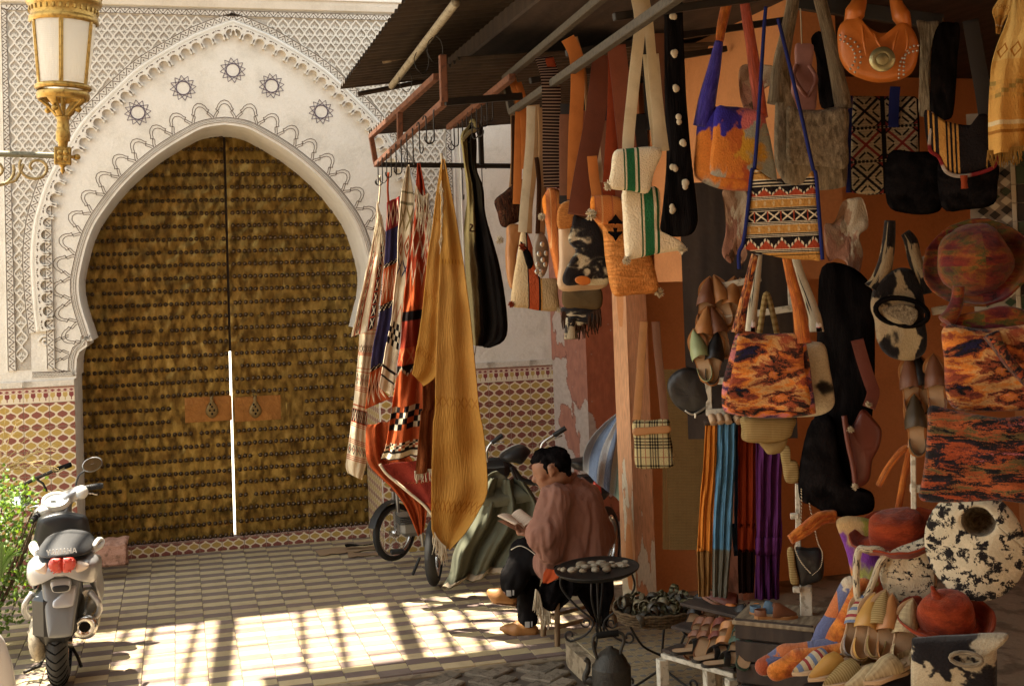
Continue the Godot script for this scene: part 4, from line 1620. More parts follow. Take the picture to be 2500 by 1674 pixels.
	M.green_stripe = woven(bands([[0.27, cream * 1.1], [0.3, Color(0.02, 0.08, 0.035)], [0.33, cream], [0.48, Color(0.025, 0.12, 0.05)], [0.52, cream], [0.56, Color(0.02, 0.08, 0.035)], [1.0, cream * 1.1]], 128, 64, true))
	M.cream_red = woven(bands([[0.34, Color(0.5, 0.37, 0.21)], [0.37, blk], [0.56, Color(0.4, 0.08, 0.03)], [0.6, blk], [0.63, tan], [1.0, Color(0.42, 0.3, 0.16)]], 128, 64, true))
	M.orange_kilim = woven(bands([[0.1, org], [0.14, Color(0.4, 0.12, 0.05)], [0.3, Color(0.5, 0.17, 0.06)], [0.34, Color(0.6, 0.3, 0.12)], [0.6, Color(0.56, 0.18, 0.05)], [0.64, Color(0.42, 0.12, 0.05)], [1.0, Color(0.56, 0.21, 0.06)]], 128, 128, true))
	M.orange_bag = woven(marbled(77, [Color(0.5, 0.19, 0.05), Color(0.58, 0.24, 0.07)], Vector2(2, 0.3), 6.0))
	M.striped_bag = woven(bands([[0.05, blk], [0.08, tan], [0.12, blk], [0.15, tan], [0.2, blk], [0.23, tan], [0.3, tan], [0.33, blk], [0.36, tan], [0.39, blk], [0.42, tan], [0.45, blk], [0.48, tan], [1.0, blk]], 256, 16, true))
	M.yellow_cloth = woven(bands([[0.3, Color(0.58, 0.38, 0.13)], [0.42, Color(0.58, 0.38, 0.13), "diamond", Color(0.3, 0.12, 0.02), Color(0.56, 0.35, 0.12), 4.0], [0.55, Color(0.56, 0.32, 0.09)], [0.66, Color(0.56, 0.31, 0.08), "check", Color(0.5, 0.28, 0.08), Color(0.3, 0.2, 0.06), 9.0], [0.8, Color(0.56, 0.3, 0.08)], [0.83, Color(0.62, 0.5, 0.3)], [0.86, Color(0.55, 0.3, 0.08)], [0.88, Color(0.3, 0.13, 0.03)], [1.0, Color(0.55, 0.3, 0.08)]]))
	M.plaid = woven(paint(128, 160, func(u: float, v: float):
		var a := 0
		for k in [0.12, 0.2, 0.44, 0.5, 0.56, 0.62, 0.88, 0.94]:
			if absf(u - k) < 0.018: a += 1
		for k in [0.06, 0.38, 0.44, 0.5, 0.56, 0.92]:
			if absf(v - k) < 0.016: a += 1
		if a == 0 and (absf(u - 0.32) < 0.008 or absf(u - 0.75) < 0.008 or absf(v - 0.75) < 0.007): return Color(0.25, 0.06, 0.03)
		return [Color(0.5, 0.4, 0.2), Color(0.14, 0.11, 0.06), Color(0.015, 0.012, 0.01)][mini(a, 2)]))
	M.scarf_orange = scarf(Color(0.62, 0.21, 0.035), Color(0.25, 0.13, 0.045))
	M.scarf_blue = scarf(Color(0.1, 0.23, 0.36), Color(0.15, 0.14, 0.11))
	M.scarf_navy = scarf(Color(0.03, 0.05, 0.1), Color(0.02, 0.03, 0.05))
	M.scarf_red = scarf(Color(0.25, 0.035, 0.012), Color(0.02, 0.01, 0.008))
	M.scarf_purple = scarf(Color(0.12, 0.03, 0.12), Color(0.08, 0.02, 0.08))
	M.straw = woven(bands([[1.0, Color(0.5, 0.35, 0.15), "line", Color(0.36, 0.24, 0.09), Color(0.55, 0.4, 0.19)]]), Vector2.ONE)
	M.straw.uv1_scale = Vector3(1, 16, 1)
	M.striped_cloth = woven(bands([[0.12, Color(0.4, 0.42, 0.42)], [0.28, Color(0.17, 0.22, 0.32)], [0.42, Color(0.42, 0.43, 0.44)], [0.55, Color(0.19, 0.24, 0.34)], [0.66, Color(0.45, 0.45, 0.42)], [0.8, Color(0.2, 0.26, 0.2)], [0.9, Color(0.45, 0.44, 0.38)], [1.0, Color(0.24, 0.29, 0.3)]], 128, 16, true))
	M.red_lens = mat(0.5, 0.03, 0.01, 0.18)
	M.red_lens.clearcoat_enabled = true
	M.clear_lens = mat(0.62, 0.5, 0.4, 0.15)
	M.clear_lens.clearcoat_enabled = true
	M.wool = plain_cloth(0.55, 0.46, 0.32)
	M.orange_hide = leather(0.52, 0.15, 0.022, 0.42)
	M.tan_hide = leather(0.4, 0.17, 0.05)
	M.brown_hide = leather(0.16, 0.055, 0.02)
	M.red_hide = leather(0.13, 0.024, 0.01)
	M.black_hide = leather(0.012, 0.01, 0.009, 0.45)
	M.pale_hide = leather(0.5, 0.33, 0.19)
	M.white_paint = bump(tri(mat(0.62, 0.56, 0.44, 0.7), T.worn, 4.0), T.fine, 0.15)
	M.nickel = mat(0.5, 0.48, 0.42, 0.3, 0.9)
	M.strap_tan = plain_cloth(0.42, 0.25, 0.12)
	M.strap_orange = plain_cloth(0.5, 0.17, 0.045)
	M.strap_red = plain_cloth(0.24, 0.045, 0.018)
	M.strap_cream = plain_cloth(0.6, 0.5, 0.33)
	M.strap_dark = plain_cloth(0.05, 0.025, 0.015)
	M.strap_blue = plain_cloth(0.02, 0.025, 0.11)
	M.strap_rib = woven(bands([[1.0, Color(0.04, 0.02, 0.02), "line", Color(0.45, 0.3, 0.2), Color(0.03, 0.02, 0.02)]]))
	M.strap_rib.uv1_scale = Vector3(1, 70, 1)


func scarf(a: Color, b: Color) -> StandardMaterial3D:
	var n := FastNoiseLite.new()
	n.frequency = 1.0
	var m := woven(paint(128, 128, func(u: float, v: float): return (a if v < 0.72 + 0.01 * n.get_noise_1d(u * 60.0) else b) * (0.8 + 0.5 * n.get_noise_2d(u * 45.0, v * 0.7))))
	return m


func tribal_texture() -> ImageTexture:
	var blk := Color(0.012, 0.011, 0.012)
	var cr := Color(0.4, 0.31, 0.19)
	var rd := Color(0.2, 0.03, 0.025)
	return paint(160, 256, func(u: float, v: float):
		var x := fposmod(u * 2.0, 1.0) - 0.5
		var t := fposmod(v * 3.0, 1.0) - 0.5
		var row := int(v * 3.0)
		if absf(t) > 0.46: return cr if fposmod(u * 18.0, 1.0) < 0.4 and absf(t) < 0.49 else blk
		var d := absf(x) + absf(t)
		if absf(x) > 0.44: return blk
		if d > 0.72: return rd if d > 0.78 else blk
		if absf(absf(x) - absf(t)) < 0.05: return rd if row == 1 else blk
		if absf(x) < 0.07 and absf(t) < 0.07: return Color(0.5, 0.2, 0.13)
		if absf(absf(absf(x) - absf(t)) - 0.2) < 0.035 and d > 0.25 and d < 0.6: return blk
		if fposmod(u * 80.0, 1.0) < 0.25 or fposmod(v * 110.0, 1.0) < 0.2: return cr * 0.55
		return cr, 0.25)


# ---------------------------------------------------------------- hanging goods
func bag(called: String, label: String, category: String, at: Vector3, yaw: float, outline: Array, thick: float, m: Material, group := "", wob := 0.012, smooth := true) -> Node3D:
	var o := thing(called, label, category, at, yaw, group)
	var b := MB.new()
	thick *= 0.8
	b.pillow(curve2(v2(outline), 4, true) if smooth else even2(closed(v2(outline)), 48).slice(0, 48), thick, 8, wob, at.x * 100 + at.y * 37)
	part("body", b, m, o)
	return o


func closed(a: PackedVector2Array) -> PackedVector2Array:
	a.append(a[0])
	return a


# a second layer lying on the front of a bag
func flap(o: Node3D, called: String, outline: Array, thick: float, m: Material, z: float, wob := 0.006) -> MeshInstance3D:
	var b := MB.new()
	b.pillow(curve2(v2(outline), 4, true), thick, 6, wob, int(z * 9000))
	for i in b.v.size():
		b.v[i].z += z
	return part(called, b, m, o)


func strap(o: Node3D, pts: Array, w, m: Material, called := "strap", t := 0.006, across := Vector3.RIGHT) -> MeshInstance3D:
	var b := MB.new()
	b.ribbon(curve3(v3(pts), 6), w, t, across)
	return part(called, b, m, o)


func cord(o: Node3D, pts: Array, r, m: Material, called := "strap", sides := 8) -> MeshInstance3D:
	var b := MB.new()
	var c := curve3(v3(pts), 6)
	var rr = r
	if r is Array:
		rr = []
		for i in c.size():
			var t: float = float(i) / (c.size() - 1) * (r.size() - 1)
			rr.append(lerpf(r[int(t)], r[mini(int(t) + 1, r.size() - 1)], t - int(t)))
	b.tube(c, rr, sides)
	return part(called, b, m, o)


# cloth hanging between a left and a right edge, both from top to bottom
func drape(o: Node3D, called: String, l: Array, r: Array, folds: float, amp: float, m: Material, z := 0.0, sd := 1, nv := 36) -> MeshInstance3D:
	var a := even2(curve2(v2(l), 5), nv)
	var e := even2(curve2(v2(r), 5), nv)
	var nz := FastNoiseLite.new()
	nz.seed = sd
	nz.frequency = 1.3
	var b := MB.new()
	b.grid(int(10 + folds * 9), nv, func(u: float, v: float):
		var k := int(round((1.0 - v) * nv))
		var p := a[k].lerp(e[k], u)
		var w := a[k].distance_to(e[k])
		var f := sin((u * folds + 0.35 * nz.get_noise_2d(0.0, p.y * 1.2)) * TAU + sd) + 0.4 * sin(u * folds * 2.3 * TAU + sd * 2.0)
		return Vector3(p.x, p.y, z + amp * f * minf(1.0, 0.25 + w * 3.0) + 0.02 * nz.get_noise_2d(p.x * 3.0, p.y * 2.0)), 0.005)
	return part(called, b, m, o)


# loose threads along a line of points
func fringe(o: Node3D, pts: Array, n: int, length: float, m: Material, r := 0.0022, called := "fringe") -> void:
	var c := curve3(v3(pts), 4)
	var b := MB.new()
	for i in n:
		var t: float = (i + 0.5) / n * (c.size() - 1)
		var p := c[int(t)].lerp(c[mini(int(t) + 1, c.size() - 1)], t - int(t))
		var d := Vector3(rg.randf_range(-0.25, 0.25), -1.0, rg.randf_range(-0.1, 0.35)) * length * rg.randf_range(0.6, 1.15)
		b.tube(PackedVector3Array([p + Vector3(0, 0.01, 0), p + d * 0.5 + Vector3(rg.randf_range(-0.008, 0.008), 0, 0), p + d]), [r * 1.2, r, r * 0.5], 4)
	stuff(part(called, b, m, o))


func pompom(o: Node3D, p: Array, r: float, m: Material) -> void:
	var b := MB.new()
	for k in 70:
		var d := Vector3(rg.randfn(), rg.randfn(), rg.randfn()).normalized() * r * rg.randf_range(0.55, 0.8)
		var c := Vector3(p[0], p[1], p[2] if p.size() > 2 else 0.0)
		b.tube(PackedVector3Array([c, c + d * 0.6, c + d]), [r * 0.07, r * 0.075, r * 0.05], 4)
	part("pompom", b, m, o)


func hook(at: Vector3, size := 0.13) -> void:
	var o := thing("meat_hook", "black S shaped iron hook hanging from the red frame", "hook", at, rg.randf_range(-0.6, 0.6) + PI / 2 * (rg.randi() % 2), "iron hooks hanging from the frame")
	var b := MB.new()
	var p := PackedVector3Array()
	for k in 7:
		var a := PI * k / 6.0
		p.append(Vector3(0.018 - cos(a) * 0.018, sin(a) * 0.018, 0))
	p.reverse()
	for k in 9:
		var a := PI * k / 8.0 * 1.1
		p.append(Vector3(-0.026 + cos(a) * 0.026, -size - sin(a) * 0.026, 0))
	b.tube(p, 0.0038, 6)
	part("iron_wire", b, M.iron, o)


func rugs() -> void:
	var o: Node3D
	
	o = thing("rug", "cream rug with narrow dark red lines and black lozenges, leftmost on the frame", "rug", Vector3(1.259, 1.815, -8.073), 0.02)
	drape(o, "upper_fold", [0.073, 0.761, 0.029, 0.559, -0.033, 0.316, -0.103, 0.054, -0.13, -0.061], [0.105, 0.761, 0.128, 0.557, 0.097, 0.344, 0.07, 0.153, 0.046, 0], 1.2, 0.03, M.rug_cream_up, 0.05, 3)
	drape(o, "lower_fold", [-0.059, 0.04, -0.083, -0.214, -0.126, -0.549, -0.171, -0.843, -0.182, -0.937, -0.168, -0.98], [0.065, 0.035, 0.026, -0.167, -0.011, -0.378, -0.046, -0.799, -0.028, -0.878, -0.077, -1.034], 1.0, 0.03, M.rug_cream, 0.0, 5)
	fringe(o, [0.065, 0.844, 0.09, 0.076, 0.759, 0.09, 0.095, 0.684, 0.09], 26, 0.26, M.wool)
	cord(o, [0.107, 1.034, 0, 0.103, 0.956, 0.02, 0.083, 0.836, 0.05], 0.006, M.wool, "tie")
	
	o = thing("rug", "narrow navy rug with orange patterned bands between the two cream rugs", "rug", Vector3(1.355, 1.816, -7.89), -0.257)
	drape(o, "cloth", [0.022, 0.835, 0.014, 0.677, -0.018, 0.342, -0.054, 0.07, -0.103, -0.138, -0.128, -0.325, -0.167, -0.541], [0.107, 0.875, 0.094, 0.622, 0.068, 0.328, 0.032, 0.046, -0.014, -0.214, -0.048, -0.391, 0.007, -0.476], 1.0, 0.035, M.rug_navy, 0.0, 7)
	cord(o, [0.039, 1.035, 0, 0.032, 0.939, 0.02, 0.033, 0.824, 0.01], 0.007, M.strap_red, "tie")
	
	o = thing("rug", "white woollen rug with small dark tribal signs and a pointed top", "rug", Vector3(1.414, 1.822, -7.613), 0.026)
	drape(o, "cloth", [0.06, 1.055, 0.014, 0.881, -0.015, 0.606, -0.038, 0.352, -0.079, 0.049, -0.127, -0.151, -0.175, -0.375], [0.068, 1.055, 0.091, 0.819, 0.067, 0.574, 0.027, 0.309, -0.012, 0.046, -0.051, -0.205, -0.092, -0.445], 0.9, 0.03, M.rug_white, 0.0, 2)
	
	o = thing("rug", "big red rug with white embroidery, checked border and fringed top", "rug", Vector3(1.377, 1.835, -7.207), -0.328)
	drape(o, "front", [0.08, 1.007, 0.048, 0.717, 0.014, 0.525, -0.017, 0.285, -0.05, 0.045, -0.073, -0.147, -0.105, -0.338, -0.17, -0.702, -0.214, -0.814], [0.093, 1.006, 0.137, 0.714, 0.14, 0.521, 0.121, 0.232, 0.115, 0.04, 0.125, -0.249, 0.085, -0.569, 0.078, -0.786], 1.6, 0.05, M.rug_red, 0.0, 11, 44)
	drape(o, "turned_back_corner", [-0.217, -0.848, -0.185, -0.884, -0.121, -0.95, -0.036, -1.017, 0.089, -1.145], [0.047, -0.819, 0.079, -0.869, 0.109, -0.945, 0.122, -1.032, 0.102, -1.161], 0.8, 0.02, M.rug_dark, -0.06, 4)
	cord(o, [-0.223, -0.84, -0.05, -0.184, -0.898, -0.05, -0.109, -0.965, -0.05, -0.024, -1.038, -0.05, 0.045, -1.099, -0.05, 0.1, -1.172, -0.05], 0.009, M.wool, "hem")
	fringe(o, [0.072, 0.857, 0.06, 0.108, 0.788, 0.06, 0.147, 0.806, 0.06], 30, 0.2, M.wool)
	fringe(o, [0.146, 0.681, 0.08, 0.158, 0.613, 0.08], 12, 0.22, M.wool)
	
	o = thing("rug", "plain rust orange rug hanging lowest, behind the cream and red rugs", "rug", Vector3(1.353, 0.872, -7.813), -0.171)
	drape(o, "cloth", [-0.161, 0.308, -0.177, 0.262, -0.172, 0.065, -0.085, -0.049, -0.007, -0.128, 0.071, -0.248, 0.146, -0.438], [0.066, 0.332, 0.072, 0.169, 0.149, 0.014, 0.17, -0.068, 0.19, -0.162, 0.21, -0.256, 0.182, -0.417], 2.0, 0.035, M.rug_rust, 0.0, 6)
	
	o = thing("rug", "dark brown rug with a short fringe showing under the ochre rug", "rug", Vector3(1.321, 1.402, -6.507), -0.113)
	drape(o, "cloth", [0.03, 0.58, -0.013, 0.199, -0.02, 0.001, -0.03, -0.008, -0.051, -0.192, -0.076, -0.354], [0.1, 0.578, 0.088, 0.194, 0.081, -0.004, 0.06, -0.013, 0.054, -0.198, 0.049, -0.346], 0.7, 0.03, M.rug_brown, 0.0, 8)
	fringe(o, [-0.076, -0.348, 0, -0.029, -0.339, 0, 0.04, -0.343, 0], 26, 0.06, M.wool, 0.003)
	
	o = thing("rug", "large ochre yellow rug folded lengthwise, its corner nearly touching the floor", "rug", Vector3(1.352, 1.761, -6.073), -0.289)
	drape(o, "left_fold", [0.002, 0.968, -0.022, 0.861, -0.055, 0.639, -0.088, 0.459, -0.126, 0.18, -0.166, -0.032, -0.187, -0.134], [0.011, 0.967, 0.009, 0.802, -0.005, 0.472, -0.028, 0.144, -0.049, -0.11, -0.105, -0.182, -0.135, -0.198], 0.6, 0.03, M.rug_yellow, -0.03, 2)
	drape(o, "right_fold", [0.011, 0.981, -0.002, 0.8, -0.02, 0.39, -0.048, 0.023, -0.066, -0.318, -0.077, -0.372, -0.09, -0.591, -0.101, -0.828, -0.098, -0.956, -0.04, -1.031], [0.019, 0.981, 0.042, 0.84, 0.08, 0.592, 0.117, 0.263, 0.141, -0.065, 0.156, -0.325, 0.174, -0.435, 0.188, -0.728, 0.143, -0.836, 0.066, -0.952, -0.02, -1.036], 0.7, 0.04, M.rug_yellow, 0.03, 14, 48)
	fringe(o, [-0.095, -0.95, 0.05, -0.065, -1.001, 0.05, -0.036, -1.027, 0.05], 34, 0.08, M.wool, 0.0026)
	fringe(o, [0.003, 0.861, 0.06, 0.004, 0.731, 0.06, -0.008, 0.536, 0.06], 22, 0.05, M.wool, 0.0024)
	cord(o, [0.004, 1.014, 0, 0.008, 0.979, 0.02, 0.013, 0.93, 0.02], 0.008, M.wool, "tie")
	# long olive and black robe on its own hook
	
	o = thing("robe", "long olive and black robe hanging by its hood right of the ochre rug", "robe", Vector3(1.751, 2.313, -6.776), -0.358)
	drape(o, "cloth", [-0.063, 0.715, -0.119, 0.662, -0.108, 0.531, -0.096, 0.289, -0.119, 0.09, -0.118, -0.16, -0.108, -0.437, -0.086, -0.586], [-0.04, 0.714, -0.024, 0.62, -0.027, 0.453, 0.008, 0.341, 0.02, 0.168, 0.094, -0.158, 0.12, -0.523, 0.016, -0.605], 1.7, 0.04, M.jacket, 0.0, 5, 44)
	cord(o, [-0.049, 0.724, 0, -0.03, 0.727, 0.04, -0.017, 0.679, 0.05, -0.053, 0.661, 0.06, -0.095, 0.615, 0.07], 0.016, M.jacket, "hood_tie")
	cord(o, [-0.069, 0.122, 0.07, -0.055, 0.112, 0.08, -0.07, 0.085, 0.08, -0.042, 0.08, 0.08], 0.005, M.strap_dark, "toggle")

	for k in 11:
		hook(A_FRAME.lerp(B_FRAME, 0.04 + k * 0.085) + Vector3(0, 0.0, 0), rg.randf_range(0.1, 0.17))
	for k in 9:
		hook(Vector3(1.72, 3.08, -7.46).lerp(Vector3(1.62, 3.08, -5.6), 0.1 + k * 0.08), rg.randf_range(0.1, 0.16))
	hook(Vector3(2.05, 2.93, -8.5), 0.2)
	hook(Vector3(2.2, 2.93, -8.5), 0.3)


const A_FRAME := Vector3(1.384, 2.95, -8.329)
const B_FRAME := Vector3(1.24, 2.95, -5.459)


func rail_bags() -> void:
	var o: Node3D
	var g := "shoulder bags hanging from the steel rail"
	
	o = bag("carpet_bag", "dark patterned carpet bag tilted on the left end of the rail", "bag", Vector3(1.721, 2.497, -5.948), 0.067, [-0.119, 0.021, -0.061, 0.068, -0.005, 0.112, 0.036, 0.125, 0.038, 0.009, 0.031, -0.073, -0.024, -0.106, -0.079, -0.119, -0.101, -0.051], 0.1, woven(marbled(90, [Color(0.02, 0.012, 0.01), Color(0.09, 0.035, 0.02), Color(0.03, 0.02, 0.015), Color(0.14, 0.06, 0.03)], Vector2(0.6, 1.6), 6.0)), g)
	strap(o, [0.007, 0.663, 0, 0, 0.457, 0, -0.009, 0.217, 0, -0.024, 0.087, 0], 0.03, M.strap_tan)
	strap(o, [-0.018, 0.458, 0.04, -0.02, 0.315, 0.04, -0.031, 0.097, 0.04], 0.02, M.strap_dark)
	
	o = bag("kilim_bag", "small brown folded bag with a pink pompom at the left end of the rail", "bag", Vector3(1.639, 2.237, -5.77), -0.102, [-0.023, 0.133, 0.007, 0.148, 0.042, 0.138, 0.045, 0.084, 0.019, -0.007, 0.011, -0.106, -0.011, -0.181, -0.03, -0.125, -0.035, -0.006, -0.027, 0.073], 0.09, M.tan_hide, g)
	strap(o, [0.026, 0.878, 0, 0.06, 0.784, 0, 0.054, 0.624, 0, 0.031, 0.248, 0], 0.042, M.strap_orange)
	strap(o, [0.055, 0.861, 0.02, 0.078, 0.768, 0.02, 0.077, 0.622, 0.02, 0.074, 0.423, 0.02], 0.034, M.strap_orange)
	pompom(o, [-0.074, 0.065, 0.07], 0.03, M.wool)
	
	o = bag("kilim_bag", "cream woollen shoulder bag with one broad red stripe", "bag", Vector3(1.601, 2.165, -5.263), -0.156, [-0.06, 0.157, -0.031, 0.152, -0.004, 0.057, 0.011, -0.047, 0.059, -0.063, 0.102, -0.068, 0.103, -0.134, 0.102, -0.208, 0.024, -0.21, -0.049, -0.195, -0.115, -0.178, -0.105, -0.067, -0.08, 0.053], 0.1, M.cream_red, g)
	flap(o, "tongue", [-0.072, 0.111, -0.046, 0.087, -0.024, 0.05, -0.015, 0.008, -0.033, -0.017, -0.049, 0.009, -0.06, 0.057], 0.02, M.felt_black, 0.055)
	strap(o, [0.019, 0.745, 0, 0.026, 0.63, 0, -0.002, 0.448, 0, -0.011, 0.385, 0, -0.03, 0.264, 0, -0.036, 0.149, 0], [0.055, 0.05, 0.05, 0.05, 0.06, 0.08][0] * 1.0, M.strap_tan)
	strap(o, [0, 0.732, 0.05, -0.011, 0.563, 0.05, -0.033, 0.383, 0.05, -0.045, 0.291, 0.05, -0.06, 0.153, 0.05], 0.04, M.wool)
	pompom(o, [-0.118, -0.175, 0.02], 0.024, M.strap_red)
	pompom(o, [0.103, -0.207, 0.02], 0.022, M.wool)
	pompom(o, [-0.065, 0.086, 0.08], 0.026, M.strap_red)
	
	o = bag("leather_purse", "flat grey leather purse dotted with large pale rivets", "bag", Vector3(1.582, 2.236, -5.11), 0.136, [-0.009, 0.076, 0.019, 0.066, 0.038, 0.01, 0.033, -0.072, 0.003, -0.129, -0.023, -0.083, -0.034, -0.012, -0.028, 0.035], 0.05, leather(0.2, 0.15, 0.105, 0.5), g, 0.004)
	
	for p in v3([-0.002, 0.021, 0.028, -0.019, -0.022, 0.028, -0.002, -0.049, 0.028, -0.028, -0.069, 0.028, -0.012, -0.101, 0.028, 0.01, -0.07, 0.028, -0.033, -0.101, 0.028, 0.015, -0.02, 0.028]):
		var b := MB.new()
		b.ball(p, Vector3(0.011, 0.013, 0.006), 10, 6)
		part("rivet", b, M.nickel, o)
	strap(o, [0.034, 0.64, 0, 0.033, 0.48, 0, 0.022, 0.314, 0, 0.015, 0.211, 0, 0.004, 0.067, 0], 0.042, M.strap_tan)
	strap(o, [-0.013, 0.412, 0.02, -0.007, 0.359, 0.02, -0.005, 0.269, 0.02, -0.02, 0.069, 0.02], 0.02, M.strap_dark)
	
	o = bag("kilim_bag", "slender orange kilim bag with a ribbed black and white strap", "bag", Vector3(1.626, 2.324, -5.044), -0.05, [-0.045, 0.127, -0.024, 0.171, -0.003, 0.183, 0.036, 0.167, 0.041, 0.105, 0.025, 0, 0.026, -0.116, 0.014, -0.239, -0.013, -0.104, -0.032, 0.031], 0.09, M.orange_kilim, g)
	strap(o, [-0.01, 0.774, -0.03, -0.001, 0.724, 0, 0.003, 0.648, 0.03, 0.003, 0.496, 0.03, -0.003, 0.322, 0.03, -0.002, 0.182, 0.03], 0.085, M.strap_rib)
	strap(o, [0.009, 0.765, 0, 0.027, 0.665, 0, 0.036, 0.501, 0, 0.042, 0.324, 0, 0.043, 0.178, 0], 0.04, M.strap_red)
	pompom(o, [-0.065, 0.052, 0.05], 0.026, M.wool)
	
	o = bag("fur_bag", "orange leather bag with a black and white fur flap", "bag", Vector3(1.63, 2.169, -4.683), -0.16, [-0.088, 0.23, -0.04, 0.256, 0.003, 0.236, 0.045, 0.175, 0.109, 0.102, 0.119, -0.008, 0.101, -0.106, 0.001, -0.121, -0.102, -0.111, -0.096, 0.004, -0.094, 0.14], 0.1, M.pale_hide, g)
	flap(o, "orange_top", [-0.1, 0.222, -0.06, 0.25, -0.016, 0.244, -0.015, 0.19, -0.036, 0.147, -0.075, 0.135, -0.106, 0.144], 0.03, M.orange_bag, 0.05)
	flap(o, "fur_flap", [-0.039, 0.192, -0.004, 0.178, 0.045, 0.166, 0.081, 0.1, 0.09, 0.024, 0.102, -0.084, 0.046, -0.101, -0.014, -0.096, -0.079, -0.097, -0.094, -0.061, -0.059, 0.007, -0.036, 0.044, -0.065, 0.086, -0.052, 0.136], 0.05, M.fur, 0.06, 0.02)
	flap(o, "leather_tab", [-0.047, -0.068, -0.02, -0.06, 0.01, -0.07, 0.012, -0.092, -0.016, -0.099, -0.045, -0.087], 0.012, M.orange_hide, 0.1)
	strap(o, [-0.028, 0.935, 0, 0.004, 0.863, 0, 0.008, 0.742, 0, -0.008, 0.55, 0, -0.018, 0.386, 0, -0.025, 0.258, 0], 0.058, M.strap_orange)
	strap(o, [0.012, 0.946, -0.03, 0.041, 0.818, -0.03, 0.054, 0.575, -0.03], 0.016, M.strap_tan)
	strap(o, [0.11, 0.852, 0.05, 0.066, 0.595, 0.06, 0.015, 0.379, 0.07, -0.01, 0.268, 0.08, -0.025, 0.188, 0.09], 0.085, leather(0.14, 0.035, 0.014), "wide_strap")
	
	o = bag("kilim_bag", "brown woollen bag with ragged dark fringe under the fur bag", "bag", Vector3(1.758, 1.99, -5.015), -0.337, [-0.096, 0.065, -0.01, 0.053, 0.067, 0.06, 0.065, -0.025, -0.013, -0.03, -0.099, -0.017], 0.09, plain_cloth(0.1, 0.065, 0.03), g)
	flap(o, "ragged_edge", [-0.112, -0.022, -0.059, -0.012, 0.01, -0.02, 0.061, -0.027, 0.058, -0.068, 0.008, -0.093, -0.022, -0.1, -0.043, -0.135, -0.068, -0.084, -0.102, -0.066], 0.05, M.fur, 0.0, 0.03)
	fringe(o, [-0.107, -0.045, 0.02, -0.038, -0.065, 0.02, 0.062, -0.039, 0.02], 40, 0.09, M.strap_dark, 0.004)
	cord(o, [-0.072, -0.063, 0.03, -0.074, -0.109, 0.03, -0.073, -0.159, 0.03], [0.02, 0.024, 0.03], M.cow, "tassel")
	
	o = bag("kilim_bag", "large orange woollen bag with two black spade shaped appliques", "bag", Vector3(1.723, 2.193, -4.448), -0.125, [-0.121, 0.227, -0.047, 0.231, 0.006, 0.204, 0.008, 0.036, 0.053, 0.014, 0.106, -0.009, 0.133, -0.114, 0.127, -0.161, 0.04, -0.166, -0.032, -0.171, -0.052, -0.139, -0.071, -0.014, -0.081, 0.112, -0.116, 0.149], 0.12, M.orange_bag, g)
	flap(o, "flap", [-0.134, 0.221, -0.086, 0.231, -0.039, 0.224, -0.005, 0.2, -0.006, 0.148, -0.011, 0.112, -0.064, 0.114, -0.096, 0.119, -0.132, 0.149], 0.05, M.orange_kilim, 0.05)
	for s in 2:
		var b := MB.new()
		var sp := v2([-0.045, 0.152, -0.031, 0.132, -0.018, 0.121, -0.02, 0.113, -0.042, 0.116, -0.048, 0.112, -0.053, 0.116, -0.076, 0.115, -0.075, 0.124, -0.06, 0.133]) if s == 0 else v2([-0.046, 0.047, -0.055, 0.064, -0.075, 0.08, -0.074, 0.087, -0.051, 0.085, -0.054, 0.1, -0.037, 0.099, -0.04, 0.084, -0.017, 0.086, -0.017, 0.078, -0.033, 0.066])
		b.prism(sp, 0.068 if s else 0.079, 0.074 if s else 0.086)
		part("applique", b, M.felt_black, o, true)
	strap(o, [-0.008, 0.848, 0, -0.011, 0.679, 0, -0.026, 0.495, 0, -0.047, 0.286, 0, -0.049, 0.231, 0], 0.05, M.strap_red)
	strap(o, [-0.002, 0.833, 0.02, 0.011, 0.681, 0.02, 0.019, 0.544, 0.02, 0.028, 0.413, 0.02, 0.03, 0.337, 0, 0.001, 0.204, 0], 0.075, leather(0.2, 0.05, 0.02))
	strap(o, [-0.106, 0.395, -0.03, -0.101, 0.316, -0.03, -0.1, 0.235, 0, -0.103, 0.227, 0], 0.04, M.strap_orange)
	pompom(o, [-0.142, 0.154, 0.07], 0.034, M.wool)
	pompom(o, [0.143, -0.162, 0], 0.03, M.wool)
	
	o = bag("kilim_bag", "cream bag with green stripes and long white straps", "bag", Vector3(1.673, 2.365, -4.093), -0.179, [-0.074, 0.062, -0.003, 0.06, 0.056, 0.058, 0.058, -0.034, 0.062, -0.107, 0.125, -0.138, 0.15, -0.17, 0.087, -0.18, 0.027, -0.188, -0.062, -0.202, -0.076, -0.175, -0.078, -0.054], 0.1, M.green_stripe, g)
	flap(o, "flap", [-0.114, 0.191, -0.063, 0.202, 0.039, 0.205, 0.062, 0.182, 0.03, 0.109, 0.006, 0.038, -0.059, 0.047, -0.134, 0.06, -0.128, 0.127], 0.045, M.green_stripe, 0.06)
	strap(o, [-0.009, 0.822, 0, 0.006, 0.749, 0, 0.007, 0.661, 0.02, -0.023, 0.466, 0.03, -0.052, 0.272, 0.04, -0.063, 0.197, 0.06], 0.043, M.strap_cream)
	strap(o, [0.028, 0.827, -0.02, 0.038, 0.768, -0.02, 0.047, 0.667, -0.01, 0.055, 0.47, 0, 0.058, 0.32, 0.02, 0.057, 0.198, 0.03], [0.035, 0.06][0], M.strap_cream)
	strap(o, [0.055, 0.563, -0.03, 0.065, 0.376, -0.03, 0.074, 0.196, 0], 0.06, M.strap_cream)
	pompom(o, [-0.135, 0.069, 0.05], 0.03, M.wool)
	pompom(o, [0.132, -0.173, 0.03], 0.026, M.wool)
